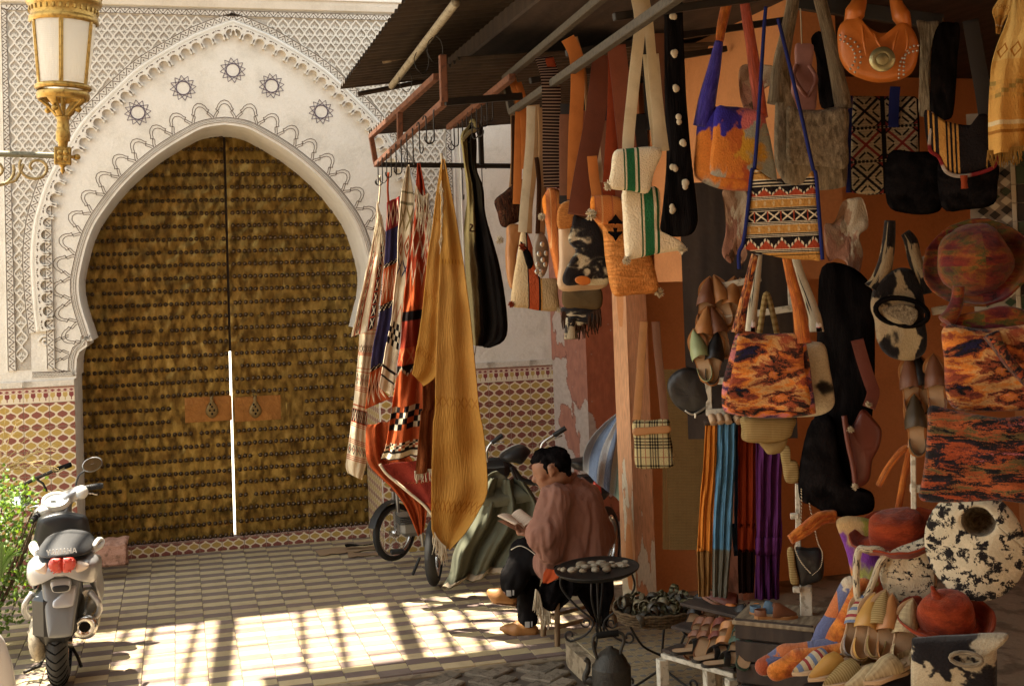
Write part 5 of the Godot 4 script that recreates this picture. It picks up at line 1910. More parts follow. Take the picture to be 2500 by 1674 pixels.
	pompom(o, [-0.077, -0.207, 0.03], 0.024, M.wool)
	
	o = bag("spotted_hide", "long black hide with small white spots beside the green striped bag", "hide", Vector3(1.913, 2.703, -4.328), -0.329, [-0.013, 0.553, 0.044, 0.55, 0.049, 0.279, 0.051, 0.071, 0.063, -0.163, 0.075, -0.321, 0.074, -0.408, 0.037, -0.451, -0.055, -0.448, -0.072, -0.424, -0.056, -0.316, -0.036, -0.133, -0.034, 0.126], 0.06, M.felt_black)
	for p in v3([0.007, 0.403, 0.036, 0.009, 0.261, 0.036, 0.007, 0.129, 0.036, 0.014, 0.005, 0.036, 0.029, -0.096, 0.036, -0.012, -0.176, 0.036, 0.03, -0.252, 0.036, 0.03, -0.252, 0.036, -0.022, -0.345, 0.036]):
		var b := MB.new()
		for k in 3:
			b.ball(p + Vector3(rg.randf_range(-0.007, 0.007), rg.randf_range(-0.012, 0.012), 0), Vector3(0.011, 0.013, 0.007), 8, 5)
		part("spot", b, M.wool, o)
	# loose straps and belts between the bags
	
	o = thing("belt_bundle", "bundle of hanging leather belts and straps behind the rail bags", "belts", Vector3(1.694, 2.782, -4.908), -0.332)
	for s in [[[-0.037, 0.036, 0, -0.044, -0.09, 0, -0.05, -0.319, 0], 0.05, 0], [[0.038, -0.11, 0, 0.025, -0.15, 0, 0.028, -0.236, 0], 0.03, 1], [[0.099, 0.019, 0, 0.101, -0.096, 0, 0.106, -0.268, 0], 0.05, 2], [[0.132, -0.002, 0.02, 0.138, -0.156, 0.02, 0.149, -0.242, 0.02], 0.05, 3], [[0.265, 0.024, 0, 0.268, -0.045, 0, 0.269, -0.16, 0], 0.1, 4], [[-0.013, 0.089, -0.05, -0.021, -0.143, -0.05, -0.034, -0.355, -0.05], 0.09, 4], [[0.322, 0.354, 0, 0.323, 0.153, 0, 0.325, -0.048, 0], 0.03, 4], [[0.39, 0.369, 0.02, 0.386, 0.118, 0.02, 0.374, -0.052, 0.02], 0.06, 3], [[0.139, 0.139, -0.04, 0.158, 0.022, -0.04, 0.198, -0.124, -0.04], 0.06, 4], [[0.075, -0.171, 0.02, 0.066, -0.268, 0.02, 0.054, -0.358, 0.02], 0.04, 2]]:
		strap(o, s[0], s[1], [M.brown_hide, M.strap_tan, M.pale_hide, M.brown_hide, M.black_hide][s[2]], "belt", 0.005)


func wall_goods() -> void:
	var o: Node3D
	
	o = bag("felt_bag", "felt shoulder bag blotched blue, orange, yellow and pink with blue and orange strap", "bag", Vector3(2.137, 2.614, -4.267), -0.36, [-0.133, 0.095, -0.067, 0.146, 0.101, 0.122, 0.133, 0.059, 0.15, -0.039, 0.162, -0.137, 0.153, -0.172, 0.089, -0.192, -0.007, -0.19, -0.079, -0.175, -0.145, -0.14, -0.161, -0.099, -0.149, 0.007], 0.12, M.felt_multi)
	flap(o, "flap", [-0.067, 0.138, 0.014, 0.121, 0.102, 0.109, 0.09, 0.021, 0.074, -0.066, 0.058, -0.149, -0.027, -0.144, -0.09, -0.131, -0.103, -0.102, -0.088, 0.013], 0.045, M.felt_multi, 0.055)
	cord(o, [0.012, 0.636, 0, -0.002, 0.571, 0, -0.028, 0.472, 0.01, -0.044, 0.398, 0.02], [0.022, 0.022, 0.02, 0.016], M.felt_orange)
	cord(o, [-0.044, 0.401, 0.02, -0.068, 0.293, 0.02, -0.097, 0.181, 0.02, -0.118, 0.07, 0], [0.016, 0.026, 0.034, 0.04], felt(marbled(3, [Color(0.05, 0.035, 0.3), Color(0.08, 0.06, 0.36)])))
	cord(o, [0.062, 0.638, -0.02, 0.068, 0.539, -0.02, 0.085, 0.391, -0.02, 0.099, 0.241, -0.01, 0.112, 0.093, 0], [0.02, 0.02, 0.022, 0.026, 0.026], felt(marbled(5, [Color(0.5, 0.1, 0.05), Color(0.55, 0.13, 0.09)])))
	
	o = bag("felt_bag", "brownish grey felt shoulder bag with flap and thick straps", "bag", Vector3(2.485, 2.648, -4.271), -0.457, [-0.119, 0.302, -0.09, 0.13, 0.022, 0.097, 0.142, 0.1, 0.14, -0.042, 0.132, -0.189, 0.112, -0.22, 0.019, -0.228, -0.078, -0.219, -0.132, -0.16, -0.15, -0.08, -0.14, 0.106], 0.13, M.felt_grey)
	flap(o, "flap", [-0.093, 0.108, -0.043, 0.094, 0.047, 0.084, 0.133, 0.089, 0.134, -0.023, 0.128, -0.145, 0.034, -0.137, -0.072, -0.124, -0.104, -0.096, -0.1, 0.016], 0.05, M.felt_grey, 0.06)
	cord(o, [-0.046, 0.607, 0, -0.056, 0.522, 0, -0.085, 0.396, 0, -0.107, 0.291, 0, -0.121, 0.132, 0], [0.026, 0.026, 0.028, 0.034, 0.05], M.felt_grey)
	cord(o, [0.042, 0.6, 0, 0.057, 0.535, 0, 0.081, 0.411, 0, 0.103, 0.277, 0, 0.124, 0.143, 0, 0.129, 0.096, 0], [0.024, 0.026, 0.026, 0.028, 0.034, 0.034], M.felt_grey)
	
	o = bag("kilim_bag", "flat woven bag banded in ochre, black and white on a blue cord", "bag", Vector3(2.119, 2.313, -3.864), -0.554, [-0.095, 0.163, -0.044, 0.129, 0.016, 0.102, 0.061, 0.095, 0.094, 0.116, 0.111, 0.147, 0.122, 0.105, 0.129, -0.027, 0.132, -0.168, 0.092, -0.176, -0.004, -0.166, -0.082, -0.145, -0.144, -0.119, -0.13, -0.043, -0.112, 0.08], 0.055, M.kilim_bag, "", 0.008)
	cord(o, [-0.031, 0.75, 0, -0.042, 0.656, 0, -0.068, 0.399, 0, -0.093, 0.172, 0, -0.103, 0.155, 0.01, -0.122, 0.018, 0.02, -0.142, -0.1, 0.02, -0.161, -0.142, 0.01, -0.163, -0.199, 0], 0.0068, M.strap_blue)
	cord(o, [0.011, 0.703, 0, 0.046, 0.524, 0, 0.08, 0.341, 0, 0.112, 0.155, 0, 0.122, 0.128, 0.01, 0.128, -0.018, 0.02, 0.133, -0.177, 0.02], 0.0068, M.strap_blue)
	
	o = thing("pink_sandal", "pink leather thong sandal hanging toe down by a string", "sandal", Vector3(2.536, 2.905, -4.405), -0.522)
	var b := MB.new()
	b.pillow(curve2(v2([-0.027, 0.137, 0.01, 0.139, 0.045, 0.13, 0.044, 0.087, 0.037, 0.044, 0.047, 0.005, 0.057, -0.034, 0.05, -0.104, 0.041, -0.142, -0.007, -0.144, -0.051, -0.127, -0.056, -0.075, -0.045, -0.01, -0.033, 0.055]), 4, true), 0.022, 5, 0.0)
	var pink := leather(0.46, 0.21, 0.17, 0.5)
	part("sole", b, pink, o)
	cord(o, [-0.025, 0.05, 0.012, -0.038, 0.001, 0.03, -0.013, -0.057, 0.045, 0.012, -0.085, 0.02], 0.009, pink, "thong_strap")
	cord(o, [0.026, 0.043, 0.012, 0.049, -0.005, 0.03, 0.045, -0.045, 0.045, 0.013, -0.085, 0.02], 0.009, pink, "thong_strap")
	cord(o, [-0.001, 0.291, 0, 0, 0.217, 0, -0.001, 0.137, 0], 0.003, M.wool, "string")
	# orange leather hobo bag
	
	o = bag("leather_handbag", "orange leather hobo handbag with a round brass disc and rivets", "bag", Vector3(2.577, 2.915, -3.925), -0.528, [-0.143, 0.071, -0.135, 0.11, -0.112, 0.133, -0.073, 0.15, -0.046, 0.112, -0.005, 0.075, 0.023, 0.068, 0.061, 0.073, 0.086, 0.101, 0.114, 0.098, 0.14, 0.057, 0.15, -0.003, 0.128, -0.078, 0.082, -0.109, 0.002, -0.116, -0.069, -0.093, -0.113, -0.06, -0.139, -0.007], 0.13, M.orange_hide, "", 0.01)
	cord(o, [-0.099, 0.107, 0, -0.076, 0.153, 0.01, -0.059, 0.194, 0, -0.052, 0.242, -0.02], [0.02, 0.04, 0.03, 0.02], M.orange_hide, "shoulder_horn")
	cord(o, [0.109, 0.079, 0, 0.091, 0.128, 0.01, 0.077, 0.176, 0, 0.069, 0.231, -0.02], [0.02, 0.034, 0.024, 0.018], M.orange_hide, "shoulder_horn")
	for k in 4:
		cord(o, [[-0.053, 0.098, 0.05, -0.049, 0.03, 0.068, -0.042, -0.024, 0.066], [-0.012, 0.063, 0.055, 0, 0.026, 0.068, 0.013, 0, 0.07], [0.077, 0.067, 0.05, 0.06, 0.021, 0.066, 0.052, -0.013, 0.07], [0.103, 0.071, 0.045, 0.107, 0.023, 0.06, 0.098, -0.015, 0.063]][k], [0.002, 0.006, 0.002], M.orange_hide, "pleat")
	b = MB.new()
	
	b.lathe(PackedVector2Array([Vector2(0.0, 0.014), Vector2(0.02, 0.014), Vector2(0.021, 0.009), Vector2(0.024, 0.009), Vector2(0.028, 0.013), Vector2(0.046, 0.009), Vector2(0.047, 0.0), Vector2(0.0, -0.004)]), 28, Transform3D(Basis(Vector3.RIGHT, PI / 2), Vector3(0.013, -0.039, 0.066)))
	for i in b.ix.size() / 3:
		var t: int = b.ix[i * 3 + 1]
		b.ix[i * 3 + 1] = b.ix[i * 3 + 2]
		b.ix[i * 3 + 2] = t
	part("brass_disc", b, bump(mat(0.42, 0.38, 0.2, 0.35, 0.85), T.fine, 0.08), o)
	b = MB.new()
	for c in [[-0.134, 0.066, -0.102, 0.053, -0.075, 0.026, -0.062, -0.015, -0.066, -0.049, -0.086, -0.078], [-0.133, 0.049, -0.103, 0.028, -0.085, -0.003, -0.083, -0.033, -0.102, -0.064], [0.144, 0.004, 0.116, 0, 0.099, -0.023, 0.09, -0.061, 0.088, -0.1], [0.139, -0.015, 0.11, -0.021, 0.084, -0.041, 0.073, -0.08, 0.071, -0.111]]:
		var e := even2(curve2(v2(c), 5), 9)
		for p in e:
			b.ball(Vector3(p.x, p.y, 0.056), Vector3(0.005, 0.005, 0.006), 7, 4)
	stuff(part("rivets", b, M.nickel, o))
	# dark bags behind and to the right
	
	o = bag("tribal_bag", "black woven bag with cream and red geometric embroidery", "bag", Vector3(2.783, 2.577, -4.24), -0.528, [-0.1, 0.231, 0.036, 0.221, 0.152, 0.212, 0.153, 0.097, 0.148, -0.019, 0.085, -0.058, 0.024, -0.076, 0.02, -0.177, -0.057, -0.179, -0.131, -0.164, -0.123, -0.014, -0.112, 0.12], 0.05, M.tribal, "", 0.004, false)
	strap(o, [-0.111, 0.229, 0.03, -0.126, 0.037, 0.03, -0.137, -0.166, 0.03], 0.017, M.strap_blue, "blue_edging")
	strap(o, [0.063, 0.253, 0.035, 0.055, 0.184, 0.035, 0.049, 0.089, 0.035], 0.04, M.strap_blue, "blue_edging")
	
	o = bag("black_bag", "plain black cloth bag in front of the tribal bag", "bag", Vector3(2.736, 2.438, -3.997), -0.6, [-0.069, 0.103, 0.028, 0.105, 0.099, 0.095, 0.124, 0.033, 0.124, -0.098, 0.089, -0.136, -0.006, -0.132, -0.081, -0.087], 0.12, M.felt_black)
	
	o = bag("striped_bag", "black and tan striped cloth bag edged with red and white cord", "bag", Vector3(2.756, 2.534, -3.729), -0.636, [-0.102, 0.13, -0.077, 0.134, -0.033, 0.098, 0.056, 0.074, 0.088, 0.11, 0.119, 0.1, 0.131, 0.028, 0.141, -0.058, 0.124, -0.085, 0.026, -0.109, -0.032, -0.091, -0.059, -0.03, -0.091, -0.004], 0.11, M.striped_bag)
	cord(o, [-0.076, 0.129, 0.03, -0.079, 0.065, 0.03, -0.086, -0.007, 0.03, -0.056, -0.038, 0.03, -0.031, -0.094, 0.03, 0.026, -0.112, 0.03, 0.123, -0.089, 0.03, 0.141, -0.042, 0.03], 0.007, woven(bands([[0.25, Color(0.5, 0.4, 0.32)], [0.5, Color(0.25, 0.03, 0.03)], [0.75, Color(0.5, 0.4, 0.32)], [1.0, Color(0.25, 0.03, 0.03)]], 16, 64)), "twisted_cord")
	cord(o, [0.026, -0.111, 0.05, 0.026, -0.135, 0.05, 0.027, -0.159, 0.05], [0.014, 0.01, 0.013], M.strap_red, "tassel")
	strap(o, [0.072, 0.458, 0, 0.088, 0.318, 0, 0.103, 0.197, 0, 0.112, 0.101, 0], 0.055, M.black_hide)
	flap(o, "lower_part", [-0.054, -0.029, 0.041, -0.059, 0.141, -0.066, 0.14, -0.147, 0.124, -0.216, 0.034, -0.231, -0.055, -0.217], 0.08, M.felt_black, -0.04)
	
	o = bag("black_robe", "black cloth garment hanging behind the striped bag", "garment", Vector3(2.891, 2.845, -3.942), -0.633, [-0.018, 0.192, 0.027, 0.193, 0.055, 0.174, 0.04, 0.039, 0.024, -0.122, 0.002, -0.181, -0.063, -0.155, -0.06, -0.013, -0.047, 0.124], 0.1, M.felt_black)
	
	o = bag("sheepskin_strip", "narrow pale sheepskin strip right of the orange handbag", "hide", Vector3(2.861, 2.88, -4.054), -0.615, [-0.013, 0.193, 0.031, 0.184, 0.07, 0.179, 0.043, 0.117, 0.033, 0.014, 0.025, -0.089, 0.024, -0.172, -0.001, -0.19, -0.02, -0.168, -0.012, -0.034, -0.003, 0.132], 0.04, M.felt_grey, "", 0.02)
	
	o = thing("embroidered_cloth", "yellow cloth with brown embroidery and frayed hem at the top right", "cloth", Vector3(2.652, 2.706, -3.338), -0.741)
	drape(o, "cloth", [0.046, 0.294, 0.03, 0.205, -0.001, 0.13, -0.027, 0.05, -0.041, -0.093, -0.046, -0.242], [0.175, 0.276, 0.17, 0.165, 0.157, 0.038, 0.152, -0.09, 0.149, -0.154, 0.146, -0.231], 1.4, 0.03, M.yellow_cloth, 0.0, 5)
	drape(o, "turned_edge", [0.028, 0.288, 0.001, 0.253, -0.012, 0.225, -0.002, 0.188, 0.001, 0.153], [0.052, 0.285, 0.044, 0.234, 0.033, 0.21, 0.02, 0.186, 0.005, 0.152], 1.0, 0.02, M.yellow_cloth, 0.04, 7, 14)
	fringe(o, [-0.046, -0.237, 0, 0.007, -0.237, 0, 0.049, -0.233, 0.02, 0.147, -0.228, 0.02], 60, 0.045, M.rug_yellow, 0.0025)
	# hats and felt bags on the right
	
	o = hat("felt_hat", "dark red and olive marbled felt hat with wide brim, hung on the rack", Vector3(2.792, 2.096, -3.679), -0.475, 0.185, 0.125, 0.15, M.felt_hat, Vector3(0.95, 0.0, 0.3))
	
	o = bag("felt_bag", "cream and black felt bag with an open oval pocket", "bag", Vector3(2.64, 1.873, -3.936), -0.521, [-0.098, 0.149, -0.066, 0.188, -0.026, 0.216, 0.012, 0.225, 0.049, 0.211, 0.075, 0.153, 0.087, 0.084, 0.082, 0.035, 0.09, -0.039, 0.078, -0.098, 0.026, -0.127, -0.049, -0.111, -0.09, -0.055, -0.098, 0.029, -0.11, 0.079], 0.13, M.felt_two)
	b = MB.new()
	var rim := PackedVector3Array()
	
	for k in 25:
		var a := TAU * k / 24.0
		rim.append(Vector3(-0.002 + cos(a) * 0.092 + sin(a) * 0.012, 0.059 + sin(a) * 0.05 - cos(a) * 0.02, 0.058 + 0.012 * sin(a)))
	b.tube(rim, 0.01, 8, false)
	part("pocket_rim", b, M.felt_black, o)
	flap(o, "pocket_lining", [-0.072, 0.065, -0.036, 0.082, 0.011, 0.088, 0.052, 0.067, 0.051, 0.033, 0.026, 0.009, -0.015, 0.03], 0.012, M.felt_grey, 0.062)
	cord(o, [-0.026, 0.405, 0, -0.034, 0.326, 0, -0.049, 0.247, 0, -0.073, 0.178, 0, -0.096, 0.144, 0], [0.02, 0.024, 0.028, 0.034, 0.04], M.felt_two)
	cord(o, [0.028, 0.358, -0.02, 0.048, 0.323, -0.02, 0.057, 0.263, -0.01, 0.074, 0.193, 0, 0.085, 0.123, 0], [0.018, 0.026, 0.026, 0.026, 0.03], M.felt_two)
	
	o = bag("felt_bag", "orange and black marbled felt bag at the right edge with a striped strap", "bag", Vector3(2.654, 1.746, -3.467), -0.583, [-0.133, 0.147, -0.008, 0.133, 0.16, 0.136, 0.167, -0.002, 0.149, -0.125, 0.033, -0.146, -0.091, -0.144, -0.135, -0.1, -0.139, 0.03], 0.11, M.felt_fire)
	flap(o, "inside_back", [-0.137, 0.143, -0.127, 0.165, -0.08, 0.182, -0.016, 0.194, 0.068, 0.21, 0.149, 0.181, 0.167, 0.114, 0.002, 0.118], 0.04, M.felt_hat, -0.05)
	cord(o, [-0.079, 0.282, -0.04, -0.086, 0.232, -0.04, -0.105, 0.187, -0.03, -0.128, 0.159, -0.02], [0.02, 0.022, 0.026, 0.03], M.felt_hat)
	cord(o, [0.012, 0.118, 0.06, 0.037, 0.066, 0.075, 0.074, 0.009, 0.08, 0.12, -0.043, 0.08], [0.03, 0.02, 0.02, 0.02], M.felt_fire3)
	
	o = bag("felt_bag", "large dark marbled felt bag with pink top corner, right edge", "bag", Vector3(2.555, 1.457, -3.399), -0.644, [-0.151, 0.171, -0.09, 0.163, -0.009, 0.146, 0.071, 0.134, 0.174, 0.126, 0.174, -0.061, 0.162, -0.142, 0.06, -0.138, -0.091, -0.149, -0.192, -0.144, -0.183, -0.071, -0.169, 0.017, -0.159, 0.105], 0.1, M.felt_fire3)
	
	o = bag("felt_bag", "cream felt bag with black dots behind the marbled orange bag", "bag", Vector3(2.126, 1.709, -4.034), -0.398, [-0.102, 0.12, 0.046, 0.121, 0.163, 0.12, 0.221, 0.106, 0.237, 0.016, 0.249, -0.073, 0.247, -0.123, 0.215, -0.152, 0.152, -0.165, -0.014, -0.162, -0.112, -0.145, -0.111, 0.005], 0.08, M.felt_cream)
	(o.get_child(0) as Node3D).position.z = -0.09
	cord(o, [-0.012, 0.458, -0.08, -0.025, 0.358, -0.08, -0.042, 0.259, -0.08, -0.054, 0.159, -0.08], [0.014, 0.016, 0.018, 0.022], M.felt_cream)
	cord(o, [0.125, 0.443, -0.08, 0.141, 0.372, -0.08, 0.167, 0.292, -0.08, 0.188, 0.212, -0.08, 0.191, 0.157, -0.08], [0.014, 0.018, 0.02, 0.024, 0.03], M.felt_cream)
	o = bag("felt_bag", "marbled orange, purple and black felt bag in the middle of the stall", "bag", Vector3(2.126, 1.709, -4.034), -0.398, [-0.102, 0.168, -0.001, 0.158, 0.122, 0.153, 0.149, 0.073, 0.159, -0.034, 0.168, -0.126, 0.158, -0.145, 0.077, -0.155, -0.021, -0.156, -0.137, -0.14, -0.174, -0.114, -0.171, -0.027, -0.141, 0.08], 0.1, M.felt_fire2)
	flap(o, "flap", [-0.101, 0.166, -0.006, 0.156, 0.113, 0.15, 0.126, 0.031, 0.138, -0.12, -0.002, -0.117, -0.157, -0.108, -0.144, -0.008, -0.12, 0.098], 0.035, M.felt_fire, 0.05)
	cord(o, [-0.035, 0.457, 0.03, -0.058, 0.369, 0.03, -0.086, 0.263, 0.03, -0.109, 0.166, 0.03], [0.013, 0.016, 0.018, 0.026], M.felt_fire)
	cord(o, [0.08, 0.443, 0.03, 0.095, 0.364, 0.03, 0.115, 0.267, 0.03, 0.128, 0.122, 0.05], [0.016, 0.02, 0.022, 0.03], M.felt_orange)
	
	o = bag("straw_hat", "folded ribbed straw hat below the marbled bag", "hat", Vector3(2.202, 1.886, -4.164), -0.399, [-0.114, -0.344, -0.015, -0.346, 0.087, -0.353, 0.08, -0.393, 0.066, -0.423, 0.016, -0.44, -0.058, -0.444, -0.115, -0.433, -0.117, -0.39], 0.12, M.straw, "", 0.006)
	flap(o, "crown", [-0.051, -0.441, 0.018, -0.435, 0.058, -0.431, 0.039, -0.476, 0.016, -0.488, -0.019, -0.491, -0.033, -0.475], 0.1, M.straw, -0.02)
	cord(o, [-0.036, -0.032, 0, -0.018, 0.063, 0, -0.002, 0.129, 0, 0.017, 0.062, 0, 0.033, -0.034, 0], 0.011, M.straw, "plaited_handle")
	
	o = bag("plaid_bag", "small beige and black plaid shoulder bag hanging beside the pillar", "bag", Vector3(2.271, 1.234, -5.514), -0.495, [-0.108, 0.142, -0.021, 0.148, 0.069, 0.151, 0.073, 0.093, 0.084, 0.015, 0.092, -0.049, 0.074, -0.083, -0.004, -0.091, -0.082, -0.091, -0.105, -0.065, -0.106, 0.042], 0.08, M.plaid, "", 0.004)
	flap(o, "tan_band", [-0.101, 0.113, -0.017, 0.12, 0.073, 0.125, 0.074, 0.091, -0.012, 0.085, -0.098, 0.078], 0.012, M.tan_hide, 0.037, 0.0)
	strap(o, [-0.035, 0.639, 0, -0.05, 0.509, 0, -0.069, 0.327, 0, -0.089, 0.152, 0], 0.04, M.tan_hide)
	strap(o, [0.023, 0.637, 0, 0.028, 0.507, 0, 0.041, 0.313, 0, 0.051, 0.148, 0], 0.04, M.brown_hide)
	
	o = bag("leather_purse", "black leather purse with a silver zip in the doorway", "bag", Vector3(2.238, 1.581, -4.994), -0.421, [-0.054, 0.086, 0.006, 0.097, 0.069, 0.054, 0.087, -0.012, 0.1, -0.071, 0.065, -0.106, 0.015, -0.123, -0.031, -0.107, -0.077, -0.068, -0.104, -0.008, -0.097, 0.046], 0.1, M.black_hide)
	cord(o, [-0.028, -0.095, 0.03, 0.003, -0.112, 0.04, 0.033, -0.101, 0.04, 0.063, -0.082, 0.03], 0.005, M.nickel, "zip")
	cord(o, [0.018, -0.105, 0.05, 0.017, -0.128, 0.05], 0.005, M.nickel, "zip_pull")
	# scarves on a rod
	
	var rod := thing("scarf_rod", "wooden rod with carved pegs that the scarves hang over", "rod", Vector3(2.387, 1.127, -4.86), -0.317)
	cord(rod, [-0.138, 0.308, 0, 0.014, 0.312, 0, 0.234, 0.314, 0], 0.014, M.darkwood, "rod")
	for s in [[-0.107, 0.341, 0.02, -0.1, 0.31, 0.05], [-0.075, 0.343, 0.02, -0.068, 0.312, 0.05], [-0.04, 0.339, 0.02, -0.034, 0.313, 0.05], [0.003, 0.329, 0.02, 0.012, 0.315, 0.05]]:
		cord(rod, s, 0.017, M.pale_hide, "peg")
	var sc := "scarves hanging in a row"
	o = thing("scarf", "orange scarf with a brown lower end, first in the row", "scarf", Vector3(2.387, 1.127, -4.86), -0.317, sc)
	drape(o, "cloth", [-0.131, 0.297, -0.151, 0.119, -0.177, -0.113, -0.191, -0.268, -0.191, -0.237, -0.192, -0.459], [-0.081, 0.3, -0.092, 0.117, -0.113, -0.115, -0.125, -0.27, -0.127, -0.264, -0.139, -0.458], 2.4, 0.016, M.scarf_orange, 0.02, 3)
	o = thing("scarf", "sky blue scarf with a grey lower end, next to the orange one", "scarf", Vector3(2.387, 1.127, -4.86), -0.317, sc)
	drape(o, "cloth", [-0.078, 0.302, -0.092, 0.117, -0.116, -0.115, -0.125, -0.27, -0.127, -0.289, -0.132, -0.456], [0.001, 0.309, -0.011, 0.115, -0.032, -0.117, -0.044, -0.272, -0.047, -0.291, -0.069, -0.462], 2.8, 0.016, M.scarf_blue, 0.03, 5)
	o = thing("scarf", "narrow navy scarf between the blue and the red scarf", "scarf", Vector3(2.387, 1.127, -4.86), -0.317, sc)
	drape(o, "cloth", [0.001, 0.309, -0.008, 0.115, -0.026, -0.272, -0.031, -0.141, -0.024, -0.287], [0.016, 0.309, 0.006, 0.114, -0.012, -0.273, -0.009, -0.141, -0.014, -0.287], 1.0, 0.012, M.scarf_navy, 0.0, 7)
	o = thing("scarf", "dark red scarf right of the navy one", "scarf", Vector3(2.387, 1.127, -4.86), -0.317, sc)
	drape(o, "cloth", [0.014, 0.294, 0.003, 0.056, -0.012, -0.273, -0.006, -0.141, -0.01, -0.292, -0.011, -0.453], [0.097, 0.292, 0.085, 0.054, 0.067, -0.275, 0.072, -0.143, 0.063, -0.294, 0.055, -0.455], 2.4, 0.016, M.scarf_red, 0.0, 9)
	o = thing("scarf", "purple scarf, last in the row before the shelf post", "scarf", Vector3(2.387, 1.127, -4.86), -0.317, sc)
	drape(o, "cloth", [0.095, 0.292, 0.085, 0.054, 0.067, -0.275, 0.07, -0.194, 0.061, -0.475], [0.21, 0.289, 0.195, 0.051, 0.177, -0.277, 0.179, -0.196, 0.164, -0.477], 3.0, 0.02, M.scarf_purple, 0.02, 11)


# a felt hat: crown and brim turned about an axis, tilted by euler angles
func hat(called: String, label: String, at: Vector3, yaw: float, brim: float, crown: float, high: float, m: Material, tilt: Vector3, curl := 0.02) -> Node3D:
	var o := thing(called, label, "hat", at, yaw)
	var nz := FastNoiseLite.new()
	nz.seed = int(at.x * 1000)
	nz.frequency = 5.0
	var b := MB.new()
	b.lathe(curve2(PackedVector2Array([Vector2(0.001, high), Vector2(crown * 0.5, high * 0.98), Vector2(crown * 0.85, high * 0.8), Vector2(crown, high * 0.3), Vector2(crown * 1.02, 0.0)]), 4), 32)
	for i in b.v.size():
		b.v[i] += b.v[i].normalized() * nz.get_noise_3dv(b.v[i]) * 0.02
		b.v[i] = Basis.from_euler(tilt) * b.v[i]
	part("crown", b, m, o)
	b = MB.new()
	b.lathe(curve2(PackedVector2Array([Vector2(crown * 0.98, 0.006), Vector2(lerpf(crown, brim, 0.5), 0.0), Vector2(brim, curl), Vector2(brim + 0.004, curl + 0.006), Vector2(brim - 0.004, curl + 0.01), Vector2(lerpf(crown, brim, 0.5), 0.009), Vector2(crown * 0.98, 0.016)]), 3), 36)
	for i in b.v.size():
		b.v[i].y += nz.get_noise_2d(b.v[i].x, b.v[i].z) * 0.03
		b.v[i] = Basis.from_euler(tilt) * b.v[i]
	part("brim", b, m, o)
	return o


# ---------------------------------------------------------------- the seated reader
# joined tapered capsules [a, b, radius at a, radius at b], meshed as surface nets
func blob(b: MB, bones: Array, cell: float, k := 0.02) -> void:
	var lo := Vector3.ONE * 1e9
	var hi := -lo
	for s in bones:
		for e in 2:
			var r: Vector3 = Vector3.ONE * (float(s[2 + e]) + cell * 3.0 + k)
			lo = lo.min(s[e] - r)
			hi = hi.max(s[e] + r)
	var nx := int((hi.x - lo.x) / cell) + 2
	var ny := int((hi.y - lo.y) / cell) + 2
	var nz := int((hi.z - lo.z) / cell) + 2
	var sum := PackedFloat32Array()
	sum.resize(nx * ny * nz)
	for s in bones:
		var a: Vector3 = s[0]
		var e: Vector3 = s[1]
		var ra: float = s[2]
		var rb: float = s[3]
		var m := maxf(ra, rb) + cell * 2.0 + k * 2.0
		var p0 := ((a.min(e) - Vector3.ONE * m - lo) / cell).floor().max(Vector3.ZERO)
		var p1 := ((a.max(e) + Vector3.ONE * m - lo) / cell).ceil().min(Vector3(nx - 1, ny - 1, nz - 1))
		var d := e - a
		var dd := maxf(d.length_squared(), 1e-9)
		for z in range(int(p0.z), int(p1.z) + 1):
			for y in range(int(p0.y), int(p1.y) + 1):
				var row := (z * ny + y) * nx
				for x in range(int(p0.x), int(p1.x) + 1):
					var p := lo + Vector3(x, y, z) * cell - a
					var t := clampf(p.dot(d) / dd, 0.0, 1.0)
					sum[row + x] += exp(-((p - d * t).length() - lerpf(ra, rb, t)) / k)
	var at := {}
	var step := [0, 1, nx, nx + 1, nx * ny, nx * ny + 1, nx * ny + nx, nx * ny + nx + 1]
	var off := [Vector3(0, 0, 0), Vector3(1, 0, 0), Vector3(0, 1, 0), Vector3(1, 1, 0), Vector3(0, 0, 1), Vector3(1, 0, 1), Vector3(0, 1, 1), Vector3(1, 1, 1)]
	var edges := [[0, 1], [2, 3], [4, 5], [6, 7], [0, 2], [1, 3], [4, 6], [5, 7], [0, 4], [1, 5], [2, 6], [3, 7]]
	for z in nz - 1:
		for y in ny - 1:
			for x in nx - 1:
				var i := (z * ny + y) * nx + x
				var mask := 0
				for c in 8:
					if sum[i + step[c]] > 1.0:
						mask += 1
				if mask == 0 or mask == 8:
					continue
				var mid := Vector3.ZERO
				var n := 0
				for e in edges:
					var f0 := sum[i + step[e[0]]]
					var f1 := sum[i + step[e[1]]]
					if (f0 > 1.0) != (f1 > 1.0):
						var l0 := log(maxf(f0, 1e-6))
						var l1 := log(maxf(f1, 1e-6))
						mid += off[e[0]].lerp(off[e[1]], l0 / (l0 - l1))
						n += 1
				mid = lo + (Vector3(x, y, z) + mid / n) * cell
				at[i] = b.p(mid, Vector2(mid.x, -mid.y) * 4.0)
	for i in at:
		var inside := sum[i] > 1.0
		for ax in 3:
			var s1: int = [1, nx, nx * ny][ax]
			if (sum[i + s1] > 1.0) == inside:
				continue
			var u: int = [nx, nx * ny, 1][ax]
			var w: int = [nx * ny, 1, nx][ax]
			if not (at.has(i - u) and at.has(i - w) and at.has(i - u - w)):
				continue
			if inside:
				b.q(at[i - u - w], at[i - w], at[i], at[i - u])
			else:
				b.q(at[i - u - w], at[i - u], at[i], at[i - w])


